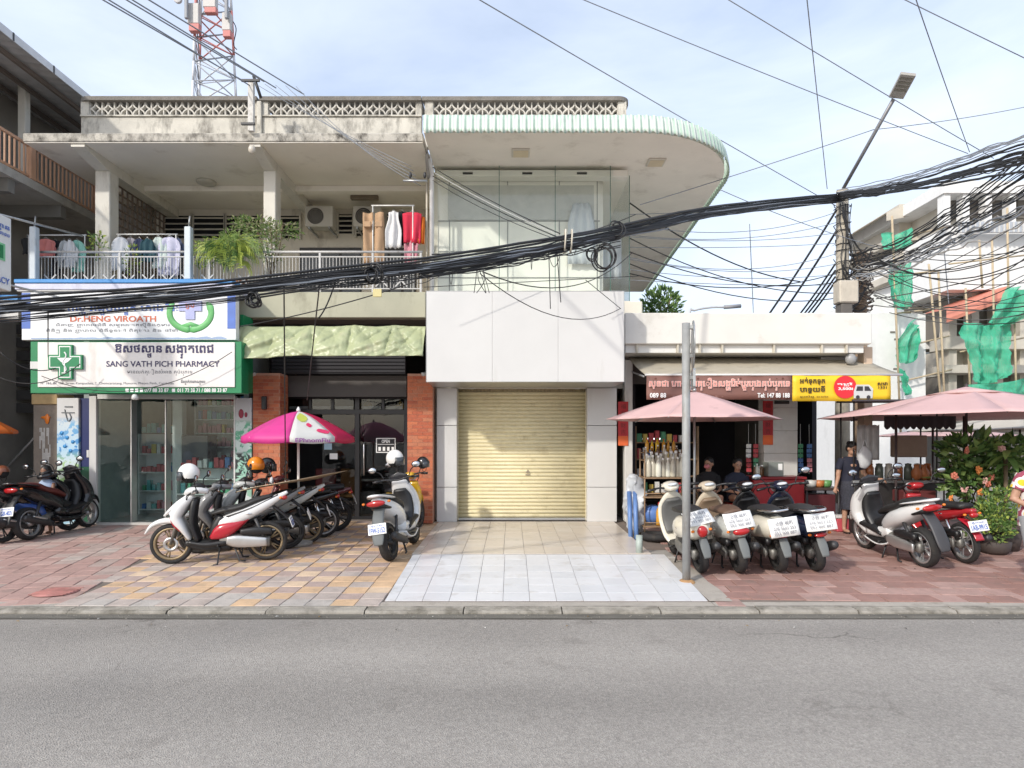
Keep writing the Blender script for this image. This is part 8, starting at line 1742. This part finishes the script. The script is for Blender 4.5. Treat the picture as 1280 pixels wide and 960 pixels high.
c = at(1081, 568, 11.5); t = thing('carrier_bag', 'white plastic carrier bag hanging beside the woman', 'bag', (c.x, 11.5, c.z - .2)); b = MB(); b.ell((c.x, 11.5, c.z - .05), (.12, .07, .2), 14, 10); b.v = [tuple(Vector(p) + Vector((noise.noise(Vector(p) * 11), 0, noise.noise(Vector(p) * 9 + Vector((3, 0, 0))))) * .03) for p in b.v]; b.build('bag', MATS['white polythene'], t)
b.__init__(); b.tube([(c.x - .05, 11.5, c.z + .1), (c.x, 11.5, c.z + .26), (c.x + .05, 11.5, c.z + .1)], .008, 5, sub=4); b.build('handles', MATS['white polythene'], t)

# --- two people sitting in the dark shop
def sitter(label, x, y, d, shirt, fx_=0.):
    c = at(x, y, d); t = thing('person', label, 'person', (c.x, d, 0)); z = c.z; b = MB(); M = head(b, (0, 0, z), (fx_, -1, -.25))
    b.tube([(0, .04, z - .2), (0, .015, z - .08)], [.055, .048], 10); b.tube([(0, .06, z - .62), (0, .06, z - .4), (0, .05, z - .22)], [.14, .13, .1], 12); b.tube([(-.16, .05, z - .24), (.16, .05, z - .24)], .055, 10)
    for s in (-1, 1):
        b.tube([(s * .17, .05, z - .24), (s * .22, .02, z - .48), (s * .1, -.2, z - .5)], [.05, .042, .027], 10); hand(b, (s * .1, -.2, z - .5), (-s * .6, -.5, 0), s)
        b.tube([(s * .09, .05, z - .62), (s * .12, -.32, z - .6), (s * .12, -.3, z - .95), (s * .12, -.3, max(.05, z - 1.02))], [.08, .055, .04, .035], 10); b.ell((s * .12, -.36, .04), (.04, .1, .035), 8, 6)
    bodyobj(b, t); hairs(t, M); face(t, M)
    ring_loft(MB(), [(0, .03, z - .14, .07, .06), (0, .05, z - .17, .14, .08), (0, .05, z - .24, .2, .1), (0, .06, z - .4, .17, .14), (0, .06, z - .66, .18, .16)]).build('shirt', shirt, t, world=False)
    for s in (-1, 1): MB().tube([(s * .15, .05, z - .23), (s * .21, .03, z - .4)], [.07, .06], 12, cap=False).build('sleeve', shirt, t, world=False)
    single('stool', MB().cbox(c.x - .17, c.x + .17, d - .08, d + .26, 0, max(.1, z - .72), .02), mat('red stool', (.3, .02, .02), .5), 'plastic stool under the ' + ('left' if x < 900 else 'right') + ' seated person in the dark shop', 'stool')
sitter('person with pink face mask turned sideways in the dark shop', 886, 580, 12.4, mat('black shirt', (.01, .01, .012), .8), -.9)
sitter('person in navy shirt sitting at the front of the dark shop', 922, 581, 12.3, mat('navy shirt', (.015, .02, .04), .8))
c = at(886, 580, 12.4); t = thing('face_mask', 'pink face mask on the sideways person', 'mask', (c.x - .06, 12.34, c.z - .05)); MB().ell((c.x - .055, 12.335, c.z - .045), (.055, .06, .045), 12, 8).build('mask', mat('pink mask', (.6, .2, .22), .7), t)
# --- small child at the far left scooter
cx_, cy_ = px(56, 11.6), 11.62; t = thing('person', 'small child in a pale blue shirt leaning over the black scooter', 'person', (cx_, cy_, gz(cy_)))
b = MB(); M = head(b, (0, 0, pz(590, 11.6) - gz(cy_)), (-.1, -1, -.3), .95); z = pz(590, 11.6) - gz(cy_)
b.tube([(0, .03, z - .17), (0, .01, z - .07)], [.045, .04], 8); b.tube([(0, .05, z - .5), (0, .04, z - .33), (0, .03, z - .18)], [.1, .095, .07], 10); b.tube([(-.11, .03, z - .2), (.11, .03, z - .2)], .04, 8)
for s in (-1, 1):
    b.tube([(s * .12, .03, z - .2), (s * .17, -.06, z - .35), (s * .16, -.22, z - .33)], [.035, .03, .02], 8); hand(b, (s * .16, -.22, z - .33), (s * .2, -1, -.1), s, .7, .9, (0, 0, -1)); b.tube([(s * .06, .05, z - .5), (s * .07, .0, .3), (s * .07, .03, .05)], [.06, .045, .03], 8); b.ell((s * .07, -.03, .03), (.03, .07, .028), 8, 6)
bodyobj(b, t, mat('brown skin', (.2, .1, .06), .5)); hairs(t, M, .93); face(t, M, .95)
ring_loft(MB(), [(0, .03, z - .13, .055, .05), (0, .03, z - .16, .1, .065), (0, .04, z - .22, .15, .085), (0, .05, z - .38, .13, .11), (0, .05, z - .55, .14, .12)]).build('shirt', mat('pale blue shirt', (.32, .4, .55), .8), t, world=False)
ring_loft(MB(), [(0, .05, z - .52, .13, .11), (0, .04, z - .66, .15, .12)]).build('shorts', mat('dark shorts', (.03, .03, .05), .8), t, world=False)
# --- man walking in at the right edge
mx_, my_ = px(1280, 7.9) + .17, 7.9; t = thing('person', 'person in yellow flowered shirt and grey shorts cut by the right edge', 'person', (mx_, my_, gz(my_) + .004))
b = MB(); M = head(b, (.0, -.02, 1.55), (.3, -1, 0)); b.tube([(0, .0, 1.36), (0, 0, 1.47)], [.06, .055], 10); b.tube([(0, 0, .85), (0, 0, 1.05), (0, 0, 1.28), (0, 0, 1.36)], [.15, .15, .16, .1], 14); b.tube([(-.18, 0, 1.34), (.18, 0, 1.34)], .06, 10)
for s in (-1, 1): b.tube([(s * .19, 0, 1.34), (s * .27, .03, 1.06), (s * .2, -.16, .98)], [.058, .05, .032], 10); hand(b, (s * .2, -.16, .98), (-s * .4, -.8, .1), s)
for s, fy in ((-1, -.12), (1, .2)): b.tube([(s * .1, 0, .88), (s * .1, fy * .7, .48), (s * .1, fy, .1), (s * .1, fy, .05)], [.1, .062, .042, .04], 10); b.ell((s * .1, fy - .07, .035), (.043, .12, .035), 10, 8)
bodyobj(b, t); hairs(t, M); face(t, M)
FLW = bpy.data.materials.new('flowered shirt cloth'); FLW.use_nodes = True; N_ = FLW.node_tree.nodes; vr = N_.new('ShaderNodeTexVoronoi'); vr.inputs['Scale'].default_value = 9; rr_ = N_.new('ShaderNodeValToRGB'); rr_.color_ramp.interpolation = 'CONSTANT'
for i_, (p_, c_) in enumerate(((0, (.75, .5, .03)), (.4, (.7, .68, .65)), (.62, (.3, .06, .1)))): e_ = rr_.color_ramp.elements[i_] if i_ < 2 else rr_.color_ramp.elements.new(p_); e_.position = p_; e_.color = c_ + (1,)
tq = N_.new('ShaderNodeTexCoord'); FLW.node_tree.links.new(tq.outputs['Object'], vr.inputs['Vector']); FLW.node_tree.links.new(vr.outputs['Distance'], rr_.inputs[0]); FLW.node_tree.links.new(rr_.outputs[0], N_['Principled BSDF'].inputs['Base Color']); N_['Principled BSDF'].inputs['Roughness'].default_value = .85
ring_loft(MB(), [(0, 0, 1.43, .08, .07), (0, 0, 1.41, .15, .09), (0, 0, 1.34, .235, .12), (0, 0, 1.1, .2, .17), (0, 0, .85, .21, .18), (0, 0, .74, .21, .18)]).build('shirt', FLW, t, world=False)
for s in (-1, 1): MB().tube([(s * .17, 0, 1.35), (s * .24, .015, 1.18)], [.085, .078], 14, cap=False).build('sleeve', FLW, t, world=False); MB().tube([(s * .1, 0, .86), (s * .1, (-.12, 0, .2)[s + 1] * .6, .5), (s * .1, (-.12, 0, .2)[s + 1] * .7, .42)], [.12, .1, .098], 14, cap=False).build('short_leg', mat('grey shorts', (.28, .29, .3), .8, var=.1), t, world=False); MB().ell((s * .1, (-.12, 0, .2)[s + 1] - .065, .012), (.05, .13, .014), 12, 6).build('flip_flop', mat('orange rubber', (.6, .2, .05), .6), t, world=False)
# printed leaf patch and swoosh on the white parasol panel
def on_panel(a0, a1, v0, v1, skew, m, name):
    X_, Y_ = px(373, 10.6), 10.6; z1_, z0_ = pz(514, 10.6), pz(546, 10.6); rows = []
    for i in range(7):
        v = v0 + (v1 - v0) * i / 6; r_ = []
        for j in range(7):
            u = j / 6; w = math.sin(math.pi * (i + .6) / 7.2); a = R(a0 + (a1 - a0) * (.5 + (u - .5) * w) + skew * i / 6); e = R(-80), R(-35); t_ = (a - e[0]) / (e[1] - e[0]); p = Vector((math.cos(e[0]), math.sin(e[0]))).lerp(Vector((math.cos(e[1]), math.sin(e[1]))), t_) * .88 * v
            r_.append((X_ + p.x * 1.004, Y_ + p.y * 1.004 - .003, z1_ + (z0_ - z1_) * v ** 1.45 + .006))
        rows.append(r_)
    MB().grid(list(reversed(rows))).build(name, m, up)
on_panel(-76, -50, .22, .58, 0, mat('leaf green nylon print', (.45, .5, .08), .55), 'leaf_print')
on_panel(-60, -52, .62, .75, 0, mat('crimson nylon print', (.6, .03, .12), .55), 'dot_print')
on_panel(-52, -38, .8, .93, 4, MATS['crimson nylon print'], 'swoosh_print')
